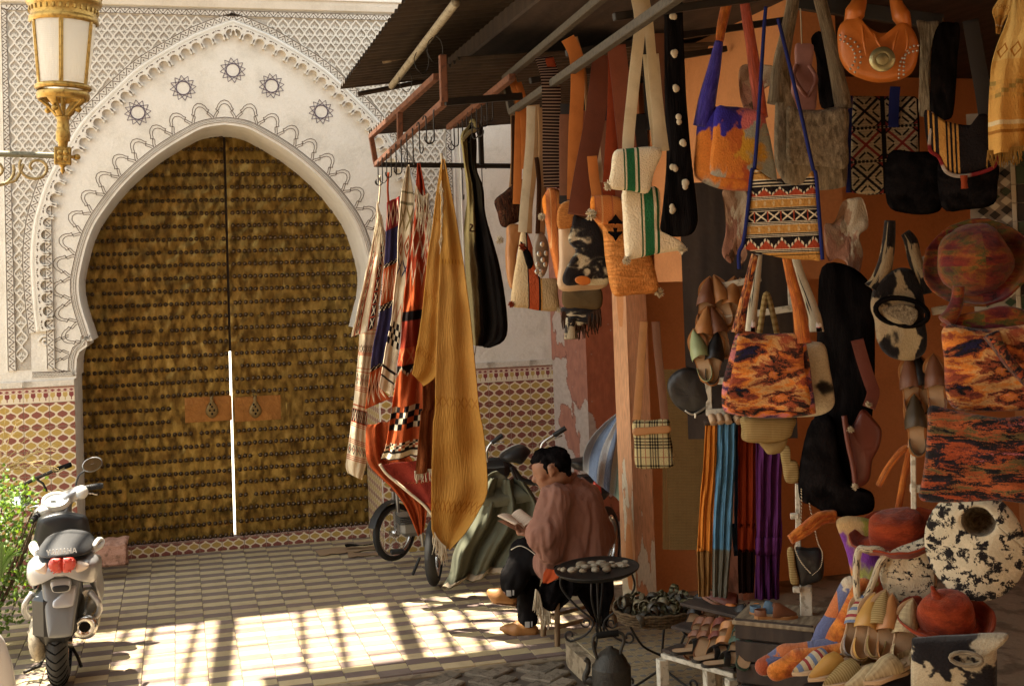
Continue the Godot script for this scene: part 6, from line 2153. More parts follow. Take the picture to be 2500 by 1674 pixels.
func folds(b: MB, amount: float, freq: Vector3, sd: int) -> void:
	var nz := FastNoiseLite.new()
	nz.seed = sd
	nz.frequency = 1.0
	nz.fractal_octaves = 3
	var n: PackedVector3Array = b.done().surface_get_arrays(0)[Mesh.ARRAY_NORMAL]
	for i in b.v.size():
		b.v[i] += n[i] * nz.get_noise_3dv(b.v[i] * freq) * amount



func person() -> void:
	var o := thing("person", "seated man in a pinkish brown shirt and black trousers reading a book", "person", Vector3(2.107, 0.513, -6.672), -0.306)
	var skin := bump(tri(mat(0.30, 0.135, 0.072, 0.55), T.mott, 3.0), T.fine, 0.03)
	skin.subsurf_scatter_enabled = true
	skin.subsurf_scatter_strength = 0.06
	var hc := Vector3(-0.025, 0.487, 0.06)
	var f := Vector3(-0.92, -0.30, -0.12).normalized()
	var l := Vector3(-0.10, 0.0, 1.0)
	l = (l - f * f.dot(l)).normalized()
	var u := f.cross(l) * -1.0
	if u.y < 0:
		u = -u
	var neck := Vector3(0.047, 0.388, -0.02)
	var ls := Vector3(-0.003, 0.323, 0.15)
	var le := Vector3(-0.04, 0.05, 0.16)
	var lw := Vector3(-0.134, 0.109, 0.06)
	var rs := Vector3(0.171, 0.28, -0.14)
	var re := Vector3(-0.075, -0.003, -0.22)
	var rw := Vector3(-0.123, 0.142, -0.14)
	var pel := Vector3(0.096, -0.123, -0.02)
	var chest := Vector3(0.108, 0.213, -0.01)
	var lh := pel + Vector3(-0.06, 0, 0.08)
	var rh := pel + Vector3(0.06, 0, -0.08)
	var lk := Vector3(-0.191, -0.023, -0.08)
	var la := Vector3(-0.289, -0.23, 0)
	var rk := Vector3(-0.19, -0.095, -0.22)
	var ra := Vector3(-0.2, -0.441, -0.12)
	# body
	var b := MB.new()
	blob(b, [[neck, chest, 0.055, 0.12], [chest, pel, 0.12, 0.125], [ls, rs, 0.06, 0.06], [ls, le, 0.048, 0.04], [le, lw, 0.038, 0.026], [rs, re, 0.048, 0.04], [re, rw, 0.038, 0.026],
		[lh, lk, 0.075, 0.052], [lk, la, 0.05, 0.032], [rh, rk, 0.075, 0.052], [rk, ra, 0.05, 0.032], [la, la + Vector3(-0.07, -0.02, 0), 0.03, 0.024], [ra, ra + Vector3(-0.08, -0.03, 0), 0.03, 0.024]], 0.014, 0.012)
	# head on a finer grid
	blob(b, [[hc - f * 0.035 + u * 0.025, hc + f * 0.025 + u * 0.028, 0.078, 0.074], [hc + f * 0.04, hc + f * 0.066 - u * 0.085, 0.052, 0.026], [hc - f * 0.01 - u * 0.045, hc + f * 0.062 - u * 0.092, 0.05, 0.022],
		[hc + f * 0.086 + u * 0.012, hc + f * 0.112 - u * 0.03, 0.008, 0.013], [hc + f * 0.108 - u * 0.033, hc + f * 0.09 - u * 0.036, 0.010, 0.012], [hc + f * 0.076 + u * 0.026 - l * 0.028, hc + f * 0.076 + u * 0.026 + l * 0.028, 0.015, 0.015],
		[hc + f * 0.088 - u * 0.055 - l * 0.012, hc + f * 0.088 - u * 0.055 + l * 0.012, 0.008, 0.008], [hc + f * 0.085 - u * 0.067 - l * 0.010, hc + f * 0.085 - u * 0.067 + l * 0.010, 0.008, 0.008],
		[hc + f * 0.074 - u * 0.098, hc + f * 0.07 - u * 0.1, 0.018, 0.018], [hc + f * 0.05 - u * 0.02 + l * 0.045, hc + f * 0.062 - u * 0.028 + l * 0.03, 0.018, 0.016],
		[hc - f * 0.045 - u * 0.05, neck, 0.052, 0.06], [hc - f * 0.008 - u * 0.03 + l * 0.074, hc - f * 0.018 + u * 0.012 + l * 0.08, 0.010, 0.013], [hc - f * 0.018 + u * 0.014 + l * 0.08, hc - f * 0.028 - u * 0.01 + l * 0.082, 0.011, 0.009]], 0.005, 0.007)
	# hands: palm, four unequal fingers curled under the book, a thumb on the page
	for h in 2:
		var w := lw if h == 0 else rw
		var d := (Vector3(-0.86, 0.2, -0.2) if h == 0 else Vector3(-0.7, 0.1, 0.4)).normalized()
		var side := (Vector3(0.1, -0.25, 0.9) if h == 0 else Vector3(-0.1, 0.2, 0.9)).normalized()
		var nn := d.cross(side).normalized()
		var bn := [[w, w + d * 0.035, 0.024, 0.02]]
		for k in 4:
			var base := w + d * 0.07 + side * (k - 1.5) * 0.017
			var ln: float = [0.026, 0.031, 0.033, 0.028][k]
			bn.append([w + d * 0.02 + side * (k - 1.5) * 0.012, base, 0.016, 0.0095])
			var p1 := base + (d * 0.8 - nn * 0.25) * ln
			var p2 := p1 + (d * 0.35 + Vector3(0, 0.75, 0)) * ln * 0.9
			bn.append([base, p1, 0.0092, 0.0085])
			bn.append([p1, p2, 0.0085, 0.0072])
		var tb := w + d * 0.02 - side * 0.03 + Vector3(0, 0.01, 0)
		bn.append([w + d * 0.01, tb, 0.014, 0.012])
		bn.append([tb, tb + d * 0.03 + Vector3(0, 0.018, 0), 0.011, 0.0095])
		bn.append([tb + d * 0.03 + Vector3(0, 0.018, 0), tb + d * 0.055 + Vector3(0, 0.02, 0), 0.0095, 0.0075])
		blob(b, bn, 0.0042, 0.0028)
	var body := part("body", b, skin, o)
	# eyes and brows
	for s in [-1.0, 1.0]:
		b = MB.new()
		b.ball(hc + f * 0.083 + u * 0.006 + l * s * 0.029, Vector3(0.008, 0.005, 0.009), 8, 6)
		part("eye", b, mat(0.1, 0.08, 0.07, 0.3), body)
		b = MB.new()
		b.tube(PackedVector3Array([hc + f * 0.093 + u * 0.03 + l * s * 0.012, hc + f * 0.088 + u * 0.036 + l * s * 0.028, hc + f * 0.07 + u * 0.03 + l * s * 0.046]), [0.004, 0.005, 0.003], 6)
		part("eyebrow", b, M.felt_black, body)
	# hair
	b = MB.new()
	blob(b, [[hc - f * 0.05 + u * 0.035, hc + f * 0.02 + u * 0.062, 0.082, 0.066], [hc + f * 0.03 + u * 0.066, hc + f * 0.068 + u * 0.066, 0.045, 0.026], [hc - f * 0.07 - u * 0.01, hc - f * 0.075 - u * 0.045, 0.05, 0.038],
		[hc - f * 0.0 + u * 0.03 + l * 0.058, hc + f * 0.014 - u * 0.012 + l * 0.068, 0.024, 0.008], [hc - f * 0.0 + u * 0.03 - l * 0.058, hc + f * 0.014 - u * 0.012 - l * 0.068, 0.024, 0.008]], 0.006, 0.008)
	folds(b, 0.008, Vector3(30, 30, 30), 4)
	part("hair", b, M.felt_black, o)
	# shirt: loose back, full sleeve gathered at the cuff, elastic waist
	var shirt := cloth(bump(tri(mat(0.27, 0.125, 0.085, 0.9), T.mott, 2.0), T.weave, 0.05), 0.3)
	b = MB.new()
	blob(b, [[neck + Vector3(0.02, -0.03, -0.01), chest, 0.075, 0.16], [chest, pel + Vector3(0.0, 0.09, 0), 0.165, 0.19], [ls, rs, 0.082, 0.09], [rs, Vector3(0.21, 0.053, -0.12), 0.09, 0.13],
		[ls, Vector3(-0.054, 0.143, 0.17), 0.08, 0.105], [Vector3(-0.054, 0.143, 0.17), le, 0.1, 0.075], [le, Vector3(-0.107, 0.079, 0.1), 0.075, 0.045], [rs, re, 0.07, 0.06], [re, rw + Vector3(0.03, 0, 0), 0.06, 0.045],
		[chest + Vector3(-0.05, -0.05, 0), Vector3(-0.031, -0.057, 0.05), 0.12, 0.09], [Vector3(-0.031, -0.057, 0.05), Vector3(-0.006, -0.105, 0), 0.10, 0.1]], 0.011, 0.016)
	folds(b, 0.03, Vector3(9, 2.2, 8), 8)
	folds(b, 0.007, Vector3(30, 5, 28), 9)
	part("shirt", b, shirt, o)
	b = MB.new()
	var col := PackedVector3Array()
	for k in 13:
		var a := TAU * k / 12.0
		col.append(neck + Vector3(0.0, 0.01, 0.0) + Vector3(cos(a) * 0.068, 0.02 * cos(a) + 0.012, sin(a) * 0.066))
	b.tube(col, 0.014, 8, false, 1.6)
	part("collar", b, shirt, o)
	# trousers
	var tr := plain_cloth(0.012, 0.011, 0.011)
	b = MB.new()
	blob(b, [[pel, lh, 0.13, 0.12], [pel, rh, 0.13, 0.12], [lh, lk, 0.1, 0.078], [lk, Vector3(-0.256, -0.149, -0.02), 0.08, 0.075], [Vector3(-0.256, -0.149, -0.02), la + Vector3(0.01, 0.02, 0), 0.075, 0.058], [rh, rk, 0.1, 0.075], [rk, Vector3(-0.19, -0.288, -0.15), 0.078, 0.072], [Vector3(-0.19, -0.288, -0.15), ra + Vector3(0.01, 0.01, 0), 0.072, 0.056]], 0.012, 0.014)
	folds(b, 0.016, Vector3(14, 6, 14), 5)
	part("trousers", b, tr, o)
	b = MB.new()
	b.tube(curve3(PackedVector3Array([Vector3(-0.272, 0.012, 0), Vector3(-0.223, 0.038, 0.02), Vector3(-0.177, 0.024, 0.03), Vector3(-0.121, -0.013, 0.06)]), 5), 0.0028, 5)
	part("knee_line", b, M.white_paint, o)  # thin white cord over the top of the near knee
	for p in [[Vector3(-0.29, -0.224, 0.062), 0.0], [Vector3(-0.192, -0.439, -0.05), 0.0]]:
		b = MB.new()
		b.box(p[0], Vector3(0.028, 0.034, 0.006), 0.001)
		b.box(p[0] + Vector3(0.026, 0.002, -0.002), Vector3(0.01, 0.03, 0.006), 0.001)
		part("cuff_label", b, mat(0.35, 0.34, 0.32, 0.8), o, true)
	# pointed slippers
	for s in 2:
		b = MB.new()
		var hl := Vector3(-0.28, -0.279, 0) if s == 0 else Vector3(-0.16, -0.491, -0.1)
		var mid := Vector3(-0.362, -0.26, 0) if s == 0 else Vector3(-0.264, -0.485, -0.1)
		var toe := Vector3(-0.411, -0.224, 0) if s == 0 else Vector3(-0.353, -0.471, -0.1)
		blob(b, [[hl, mid, 0.034, 0.036], [mid, mid.lerp(toe, 0.6), 0.036, 0.022], [mid.lerp(toe, 0.6), toe, 0.022, 0.007], [mid + Vector3(0.02, 0.02, 0), hl + Vector3(-0.03, 0.02, 0), 0.032, 0.03]], 0.007, 0.01)
		for i in b.v.size():
			var base := hl.y + (b.v[i].x - hl.x) / (toe.x - hl.x) * ((mid.y - hl.y) * 0.7) - 0.024
			b.v[i].y = maxf(b.v[i].y, base)
		var shoe := part("slipper", b, leather(0.36, 0.16, 0.045, 0.5), o)
		b = MB.new()
		b.ribbon(PackedVector3Array([hl + Vector3(0.03, -0.027, 0), mid + Vector3(0, -0.03, 0), mid.lerp(toe, 0.6) + Vector3(0, -0.02, 0), toe + Vector3(-0.004, -0.004, 0)]), [0.06, 0.072, 0.044, 0.012], 0.008, Vector3.BACK)
		part("sole", b, M.brown_hide, shoe)
	# open book
	var bk := thing("book", "open paperback book held by the seated man", "book", Vector3(2.107, 0.513, -6.672), -0.306)
	var paper := paint(96, 128, func(x: float, y: float):
		var ink := fposmod(y * 17.0, 1.0) < 0.42 and x > 0.1 and x < 0.9 and y > 0.08 and y < 0.93 and sin(x * 90.0 + floor(y * 17.0) * 7.0) > -0.55
		return Color(0.25, 0.17, 0.12) if ink else Color(0.58, 0.45, 0.33), 0.06)
	var pm := mat(1, 1, 1, 0.9)
	pm.albedo_texture = paper
	var sp0 := Vector3(-0.272, 0.191, -0.1)
	var sp1 := Vector3(-0.194, 0.152, 0.06)
	for s in 2:
		var e0 := Vector3(-0.346, 0.185, -0.07) if s == 0 else Vector3(-0.209, 0.216, -0.12)
		var e1 := Vector3(-0.24, 0.163, 0.09) if s == 0 else Vector3(-0.122, 0.174, 0.02)
		b = MB.new()
		b.grid(6, 6, func(x: float, y: float):
			var q := sp1.lerp(sp0, y).lerp(e1.lerp(e0, y), x)
			return q + Vector3(0, 0.016 * sin(x * PI * 0.8), 0), 0.007)
		if s == 1:
			for i in b.uv.size():
				b.uv[i].x = b.uv[i].x
		part("pages", b, pm, bk)
	b = MB.new()
	b.grid(6, 3, func(x: float, y: float):
		var a := Vector3(-0.348, 0.181, -0.07).lerp(Vector3(-0.242, 0.157, 0.09), y)
		var c := Vector3(-0.208, 0.217, -0.12).lerp(Vector3(-0.12, 0.172, 0.02), y)
		var m := sp0.lerp(sp1, y) + Vector3(0, -0.014, 0)
		return (a.lerp(m, x * 2.0) if x < 0.5 else m.lerp(c, x * 2.0 - 1.0)) + Vector3(0, -0.012, 0), 0.002)
	part("cover", b, mat(0.3, 0.12, 0.06, 0.6), bk)
	# stool with a folded black blanket
	var st := thing("wooden_stool", "low wooden stool with round legs under the seated man", "stool", Vector3(2.107, 0.513, -6.672), -0.306)
	var wd := bump(tri(mat(0.3, 0.19, 0.09, 0.7), T.wood, 3.0), T.fine, 0.1)
	var top := [Vector3(-0.085, -0.152, 0.05), Vector3(-0.008, -0.101, 0.26), Vector3(0.301, -0.174, -0.02), Vector3(0.205, -0.224, -0.25)]
	var foot := [Vector3(-0.1, -0.482, 0.03), Vector3(-0.019, -0.468, 0.28), Vector3(0.321, -0.451, 0), Vector3(0.195, -0.504, -0.25)]
	for k in 4:
		b = MB.new()
		b.tube(PackedVector3Array([top[k], foot[k]]), 0.017, 10)
		part("leg", b, wd, st)
	b = MB.new()
	b.tube(PackedVector3Array([top[0].lerp(foot[0], 0.68), top[3].lerp(foot[3], 0.6)]), 0.011, 8)
	b.tube(PackedVector3Array([top[1].lerp(foot[1], 0.72), top[2].lerp(foot[2], 0.7)]), 0.013, 8)
	b.tube(PackedVector3Array([top[1].lerp(foot[1], 0.6), top[0].lerp(foot[0], 0.6)]), 0.011, 8)
	part("rung", b, wd, st)
	b = MB.new()
	b.prism(PackedVector2Array([Vector2(top[0].x - 0.02, top[0].z), Vector2(top[1].x - 0.02, top[1].z), Vector2(top[2].x, top[2].z), Vector2(top[3].x, top[3].z)]), -0.02, 0.025, Transform3D(Basis(Vector3.RIGHT, Vector3.BACK, Vector3.UP), Vector3(0, top[0].y + 0.01, 0)))
	part("seat", b, wd, st, true)
	var bl := thing("blanket", "black woollen blanket with tassels and a red corner hanging over the stool", "blanket", Vector3(2.107, 0.513, -6.672), -0.306)
	
	drape(bl, "near_fold", [-0.082, -0.094, -0.108, -0.138, -0.126, -0.206, -0.103, -0.265], [0.081, -0.093, 0.08, -0.162, 0.057, -0.211, -0.014, -0.273], 1.4, 0.02, M.felt_black, 0.29, 3, 16)
	drape(bl, "far_fold", [0.093, -0.139, 0.1, -0.22, 0.138, -0.291, 0.215, -0.414], [0.316, -0.135, 0.315, -0.235, 0.29, -0.305, 0.276, -0.42], 1.4, 0.02, M.felt_black, 0.1, 6, 16)
	drape(bl, "red_corner", [-0.065, -0.031, -0.084, -0.065, -0.088, -0.109], [0.003, -0.042, 0.004, -0.077, -0.058, -0.112], 0.8, 0.01, plain_cloth(0.5, 0.09, 0.03), 0.31, 2, 8)
	fringe(bl, [Vector3(-0.128, -0.149, 0.31), Vector3(-0.11, -0.179, 0.31), Vector3(-0.097, -0.247, 0.31), Vector3(-0.054, -0.278, 0.31)].reduce(func(a, p): return a + [p.x, p.y, p.z], []), 46, 0.1, M.wool, 0.0035)


# ---------------------------------------------------------------- two-wheelers
func wheel(o: Node3D, c: Vector3, r: float, w: float, axis: Vector3, spokes := 0, tread := 0) -> void:
	var y := axis.normalized()
	var x := y.cross(Vector3.UP).normalized()
	var bs := Basis(x, y, x.cross(y))
	var xf := Transform3D(bs, c)
	var b := MB.new()
	var pr := PackedVector2Array()
	for k in 11:
		var a := PI * k / 10.0
		pr.append(Vector2(r - w * 0.75 + sin(a) * w * 0.75, -cos(a) * w * 0.5))
	b.lathe(pr, 36, xf)
	var ty := part("tyre", b, bump(mat(0.02, 0.019, 0.018, 0.75), T.fine, 0.05), o)
	if tread:
		b = MB.new()
		for i in tread:
			var a := TAU * i / tread
			for s in [-1.0, 1.0]:
				var p := PackedVector3Array()
				for k in 4:
					var t := k / 3.0
					var ry: float = PI * 0.5 + s * t * 1.1
					p.append(xf * (Vector3(cos(a + t * 0.16), 0, sin(a + t * 0.16)) * (r - w * 0.75 + sin(ry) * w * 0.75 + 0.0005) + Vector3(0, -cos(ry) * w * 0.5 * 1.01, 0)))
				b.tube(p, [0.0035, 0.0045, 0.004, 0.002], 4)
		stuff(part("tread_groove", b, M.black, ty))
	b = MB.new()
	var ri := r - w * 0.8
	b.lathe(PackedVector2Array([Vector2(ri, -w * 0.36), Vector2(ri - 0.012, -w * 0.3), Vector2(ri - 0.02, 0), Vector2(ri - 0.012, w * 0.3), Vector2(ri, w * 0.36)]), 36, xf)
	b.lathe(PackedVector2Array([Vector2(0.0, -w * 0.6), Vector2(0.03, -w * 0.6), Vector2(0.03, w * 0.6), Vector2(0.0, w * 0.6)]), 14, xf)
	if spokes == 0:
		for k in 5:
			var a := TAU * k / 5.0
			b.bar(xf * Vector3.ZERO, xf * (Vector3(cos(a), 0, sin(a)) * (ri - 0.01)), 0.03, 0.02, y)
	part("rim", b, M.chrome, ty)
	if spokes:
		b = MB.new()
		for k in spokes:
			var a := TAU * k / spokes
			var e := a + (0.5 if k % 2 else -0.5)
			b.tube(PackedVector3Array([xf * Vector3(cos(e) * 0.028, w * (0.4 if k % 4 < 2 else -0.4), sin(e) * 0.028), xf * Vector3(cos(a) * (ri - 0.01), 0, sin(a) * (ri - 0.01))]), 0.0013, 4)
		stuff(part("spoke", b, M.chrome, ty))



# outline in the scooter's own plane, pushed along its length
func slab(o: Node3D, called: String, outline: Array, z: float, thick: float, m: Material, tip := 0.0, wob := 0.0) -> MeshInstance3D:
	var b := MB.new()
	b.pillow(curve2(v2(outline), 4, true), thick, 7, wob, 3, 0.5)
	var y0 := 0.0
	for p in b.v:
		y0 += p.y / b.v.size()
	for i in b.v.size():
		b.v[i].z += z - (b.v[i].y - y0) * tip
	return part(called, b, m, o)


func scooter() -> void:
	M.chrome = mat(0.6, 0.58, 0.55, 0.22, 1.0)
	var silver := mat(0.36, 0.36, 0.37, 0.32, 0.55)
	silver.clearcoat_enabled = true
	silver.clearcoat = 0.6
	var grey := mat(0.16, 0.165, 0.17, 0.38, 0.4)
	var black := mat(0.012, 0.012, 0.013, 0.35)
	var white := mat(0.62, 0.61, 0.58, 0.4)
	var rubber := bump(mat(0.02, 0.02, 0.022, 0.7), T.fine, 0.05)
	var alloy := bump(tri(mat(0.36, 0.31, 0.23, 0.6, 0.4), T.worn, 6.0), T.fine, 0.15)
	var o := thing("motor_scooter", "grey and silver motor scooter parked with its tail to the viewer", "scooter", Vector3(-0.659, 0, -6.929))
	wheel(o, Vector3(0, 0.222, 0), 0.222, 0.115, Vector3.RIGHT, 0, 30)
	wheel(o, Vector3(-0.02, 0.21, -1.16), 0.21, 0.1, Vector3.RIGHT, 0, 20)
	# tail: body, lenses, mudguard with the empty plate holder
	slab(o, "tail_cowl", [-0.128, 0.703, -0.09, 0.728, -0.021, 0.729, 0.049, 0.723, 0.118, 0.724, 0.188, 0.718, 0.225, 0.687, 0.224, 0.631, 0.201, 0.581, 0.149, 0.634, 0.046, 0.633, -0.056, 0.641, -0.11, 0.592, -0.134, 0.644], 0.16, 0.36, silver)
	for s in [[-0.138, 0.638, -0.104, 0.654, -0.089, 0.593, -0.103, 0.533, -0.124, 0.516, -0.135, 0.568], [0.216, 0.634, 0.179, 0.644, 0.156, 0.584, 0.163, 0.523, 0.199, 0.461, 0.219, 0.409, 0.228, 0.452, 0.218, 0.556]]:
		slab(o, "side_panel", s, -0.1, 0.34, silver)
	var ln := S_LENS
	for s in 2:
		var le := slab(o, "tail_light", [[0.058, 0.745, 0.039, 0.754, 0.006, 0.751, -0.01, 0.726, -0.003, 0.697, 0.028, 0.675, 0.057, 0.682], [0.058, 0.745, 0.079, 0.753, 0.111, 0.747, 0.126, 0.722, 0.118, 0.693, 0.085, 0.673, 0.057, 0.682]][s], 0.345, 0.06, M.red_lens)
		var b := MB.new()
		for k in 6:
			var a := (k - 2.5) * 0.32 + (0.0 if s else PI)
			var c := Vector3(0.058, 0.713, 0.377)
			b.tube(PackedVector3Array([Vector3(c.x + cos(a) * 0.012, c.y + sin(a) * 0.012, 0.372), Vector3(c.x + cos(a) * 0.062, c.y + sin(a) * 0.05, 0.366)]), [0.002, 0.004], 5)
		part("lens_rib", b, M.red_lens, le)
		slab(o, "indicator_lens", [[-0.02, 0.724, -0.057, 0.714, -0.083, 0.698, -0.058, 0.677, -0.017, 0.669], [0.125, 0.719, 0.163, 0.711, 0.186, 0.691, 0.162, 0.669, 0.117, 0.664]][s], 0.31, 0.06, M.clear_lens)
	slab(o, "mudguard", [-0.057, 0.638, -0.004, 0.64, 0.087, 0.637, 0.135, 0.631, 0.126, 0.537, 0.107, 0.426, 0.094, 0.341, 0.075, 0.323, -0.012, 0.326, -0.029, 0.345, -0.043, 0.449, -0.054, 0.544], 0.235, 0.05, grey, 0.22)
	slab(o, "plate_holder", [-0.003, 0.627, 0.087, 0.626, 0.088, 0.572, 0.065, 0.56, 0.016, 0.562, -0.002, 0.576], 0.285, 0.03, silver, 0.1)
	slab(o, "plate_recess", [0.007, 0.597, 0.078, 0.596, 0.075, 0.569, 0.012, 0.569], 0.302, 0.012, black, 0.1)
	slab(o, "raised_panel", [0.015, 0.528, 0.111, 0.584, 0.104, 0.5, 0.087, 0.479, 0.014, 0.479, -0.002, 0.495], 0.268, 0.02, silver, 0.22)
	slab(o, "reflector", [0, 0.414, 0.078, 0.417, 0.081, 0.394, 0.003, 0.39], 0.245, 0.02, M.red_lens, 0.22)
	# seat, with the maker's word on its back
	slab(o, "seat", [-0.082, 0.745, -0.067, 0.776, -0.03, 0.792, 0.055, 0.803, 0.14, 0.788, 0.18, 0.77, 0.193, 0.737, 0.123, 0.733, 0.054, 0.739, -0.015, 0.739], 0.05, 0.62, rubber)
	var tm := TextMesh.new()
	tm.text = "YAMAHA"
	tm.font_size = 16
	tm.pixel_size = 0.0022
	tm.depth = 0.003
	var sf := SystemFont.new()
	sf.font_names = PackedStringArray(["Droid Sans"])
	sf.font_weight = 700
	tm.font = sf
	var tx := part("lettering", tm, white, o)
	tx.position = Vector3(0.058, 0.785, 0.379)
	tx.position.z = 0.3625
	for s in [[0.19, 0.718, 0.31, 0.225, 0.725, 0.32, 0.231, 0.743, 0.323, 0.213, 0.758, 0.318, 0.192, 0.739, 0.312], [-0.091, 0.723, 0.231, -0.123, 0.733, 0.222, -0.133, 0.75, 0.219, -0.114, 0.767, 0.225, -0.09, 0.743, 0.231]]:
		var q := curve3(v3(s), 4)
		for i in q.size():
			q[i].z = 0.1 - 0.14 * sin(PI * i / (q.size() - 1.0))
		var b := MB.new()
		b.tube(q, 0.014, 8)
		part("grab_rail", b, white, o)
	# leg shield, floor and steering column
	slab(o, "leg_shield", [-0.192, 0.6, -0.178, 0.695, -0.16, 0.78, -0.133, 0.817, -0.018, 0.837, 0.078, 0.815, 0.118, 0.789, 0.135, 0.703, 0.147, 0.588, -0.025, 0.556], -0.56, 0.12, black, -0.1)
	var b := MB.new()
	b.box(Vector3(0.0, 0.3, -0.5), Vector3(0.3, 0.06, 0.6), 0.03)
	part("footboard", b, black, o)
	b = MB.new()
	b.box(Vector3(0.0, 0.42, 0.0), Vector3(0.22, 0.3, 0.5), 0.06)
	part("under_seat_body", b, black, o)
	slab(o, "speaker_grille", [0.029, 0.717, 0.057, 0.735, 0.079, 0.706, 0.069, 0.668, 0.037, 0.665], -0.49, 0.03, rubber)
	slab(o, "steering_column", [-0.041, 0.826, 0.012, 0.854, 0.01, 0.736, -0.012, 0.697, -0.035, 0.707, -0.048, 0.757], -0.78, 0.16, grey)
	slab(o, "front_mudguard", [-0.164, 0.435, -0.024, 0.43, -0.037, 0.306, -0.157, 0.31], -1.12, 0.3, grey)
	# handlebar cowl, dials, grips, levers, mirrors
	slab(o, "handlebar_cowl", [-0.21, 0.793, -0.18, 0.822, -0.141, 0.856, -0.097, 0.889, -0.02, 0.911, 0.048, 0.938, 0.1, 0.932, 0.089, 0.872, 0.026, 0.845, -0.004, 0.786, -0.072, 0.769, -0.149, 0.751, -0.192, 0.738], -0.84, 0.2, silver, -0.5)
	b = MB.new()
	var dc := Vector3(-0.069, 0.872, -0.799)
	dc.z = -0.73
	b.lathe(PackedVector2Array([Vector2(0, 0.006), Vector2(0.065, 0.006), Vector2(0.07, 0.016), Vector2(0.08, 0.012), Vector2(0.084, -0.02)]), 24, Transform3D(Basis(Vector3.RIGHT, 0.75), dc), 0.75)
	part("dial_bezel", b, white, o)
	b = MB.new()
	b.lathe(PackedVector2Array([Vector2(0, 0.0065), Vector2(0.05, 0.007)]), 24, Transform3D(Basis(Vector3.RIGHT, 0.75), dc), 0.75)
	b.box(dc + Vector3(-0.015, 0.006, 0.01), Vector3(0.03, 0.004, 0.012), 0.001)
	part("dial", b, mat(0.5, 0.52, 0.5, 0.2), o)
	for s in [[Vector3(0.091, 0.914, -0.856), Vector3(0.193, 0.92, -0.879), Vector3(0.099, 0.89, -0.803), Vector3(0.158, 0.873, -0.839)], [Vector3(-0.145, 0.824, -0.718), Vector3(-0.197, 0.777, -0.63), Vector3(-0.169, 0.84, -0.776), Vector3(-0.221, 0.832, -0.791)]]:
		b = MB.new()
		b.tube(PackedVector3Array([s[0], s[0].lerp(s[1], 0.9), s[1]]), [0.017, 0.018, 0.016], 12)
		for k in 6:
			var p: Vector3 = s[0].lerp(s[1], 0.2 + k * 0.12)
			b.tube(PackedVector3Array([p, p + (s[1] - s[0]).normalized() * 0.005]), 0.0195, 12)
		part("grip", b, rubber, o)
		b = MB.new()
		b.tube(PackedVector3Array([s[2], s[2].lerp(s[3], 0.5) + Vector3(0, 0.004, 0), s[3]]), [0.009, 0.007, 0.009], 8, true, 0.6)
		part("brake_lever", b, M.chrome, o)
	b = MB.new()
	b.ball(Vector3(0.075, 0.906, -0.757), Vector3(0.04, 0.042, 0.05), 14, 10)
	part("switch_housing", b, white, o)
	b = MB.new()
	b.ball(Vector3(-0.133, 0.818, -0.715), Vector3(0.045, 0.038, 0.05), 14, 10)
	part("switch_housing", b, white, o)
	for s in [[Vector3(0.135, 1.057, -0.84), Vector3(0.034, 0.931, -0.872), Vector3(0.06, 1, -0.863), 0.5], [Vector3(-0.284, 0.866, -0.912), Vector3(-0.184, 0.831, -0.833), Vector3(-0.221, 0.852, -0.843), -0.4]]:
		b = MB.new()
		b.tube(curve3(PackedVector3Array([s[1], s[2], s[0] + Vector3(0, -0.02, -0.03)]), 5), 0.006, 8)
		var mi := part("mirror", b, black, o)
		var bs := Basis(Vector3.BACK, s[3] * 0.6) * Basis(Vector3.UP, s[3] * 0.3) * Basis(Vector3.RIGHT, -0.25)
		b = MB.new()
		b.ball(s[0] + Vector3(0, 0, -0.012), Vector3(0.062, 0.045, 0.025), 18, 10, bs)
		part("shell", b, grey, mi)
		b = MB.new()
		b.lathe(PackedVector2Array([Vector2(0, 0), Vector2(0.055, 0)]), 24, Transform3D(bs * Basis(Vector3.RIGHT, PI / 2), s[0] + bs * Vector3(0, 0, 0.013)), 0.72)
		part("mirror_glass", b, mat(0.85, 0.85, 0.85, 0.03, 1.0), mi)
	# engine, spring, exhaust, stand
	b = MB.new()
	b.ball(Vector3(-0.094, 0.284, 0.062) + Vector3(0, 0, -0.02), Vector3(0.055, 0.13, 0.17), 14, 12)
	b.box(Vector3(-0.08, 0.345, 0.068) + Vector3(0, 0.0, -0.1), Vector3(0.07, 0.1, 0.3), 0.02)
	part("engine_case", b, alloy, o)
	b = MB.new()
	b.tube(PackedVector3Array([Vector3(-0.146, 0.323, 0.1), Vector3(-0.112, 0.317, 0.109)]), 0.008, 8)
	part("kick_starter", b, alloy, o)
	b = MB.new()
	var sp := PackedVector3Array()
	var sa := Vector3(-0.07, 0.535, 0.18)
	var sb := Vector3(-0.059, 0.354, 0.126)
	for k in 90:
		sp.append(sa.lerp(sb, k / 89.0) + Vector3(cos(k * 0.63), 0, sin(k * 0.63)) * 0.022)
	b.tube(sp, 0.0045, 6)
	part("spring", b, M.chrome, o)
	b = MB.new()
	var ec := Vector3(0.146, 0.338, 0.184)
	b.lathe(PackedVector2Array([Vector2(0.0, -0.01), Vector2(0.03, -0.01), Vector2(0.033, 0.0), Vector2(0.06, 0.008), Vector2(0.066, -0.02), Vector2(0.062, -0.4), Vector2(0.0, -0.42)]), 24, Transform3D(Basis(Vector3.RIGHT, PI / 2 + 0.12), ec))
	var ex := part("exhaust", b, M.chrome, o)
	b = MB.new()
	b.lathe(PackedVector2Array([Vector2(0, -0.008), Vector2(0.028, -0.008)]), 18, Transform3D(Basis(Vector3.RIGHT, PI / 2 + 0.12), ec))
	part("outlet", b, M.black, ex)
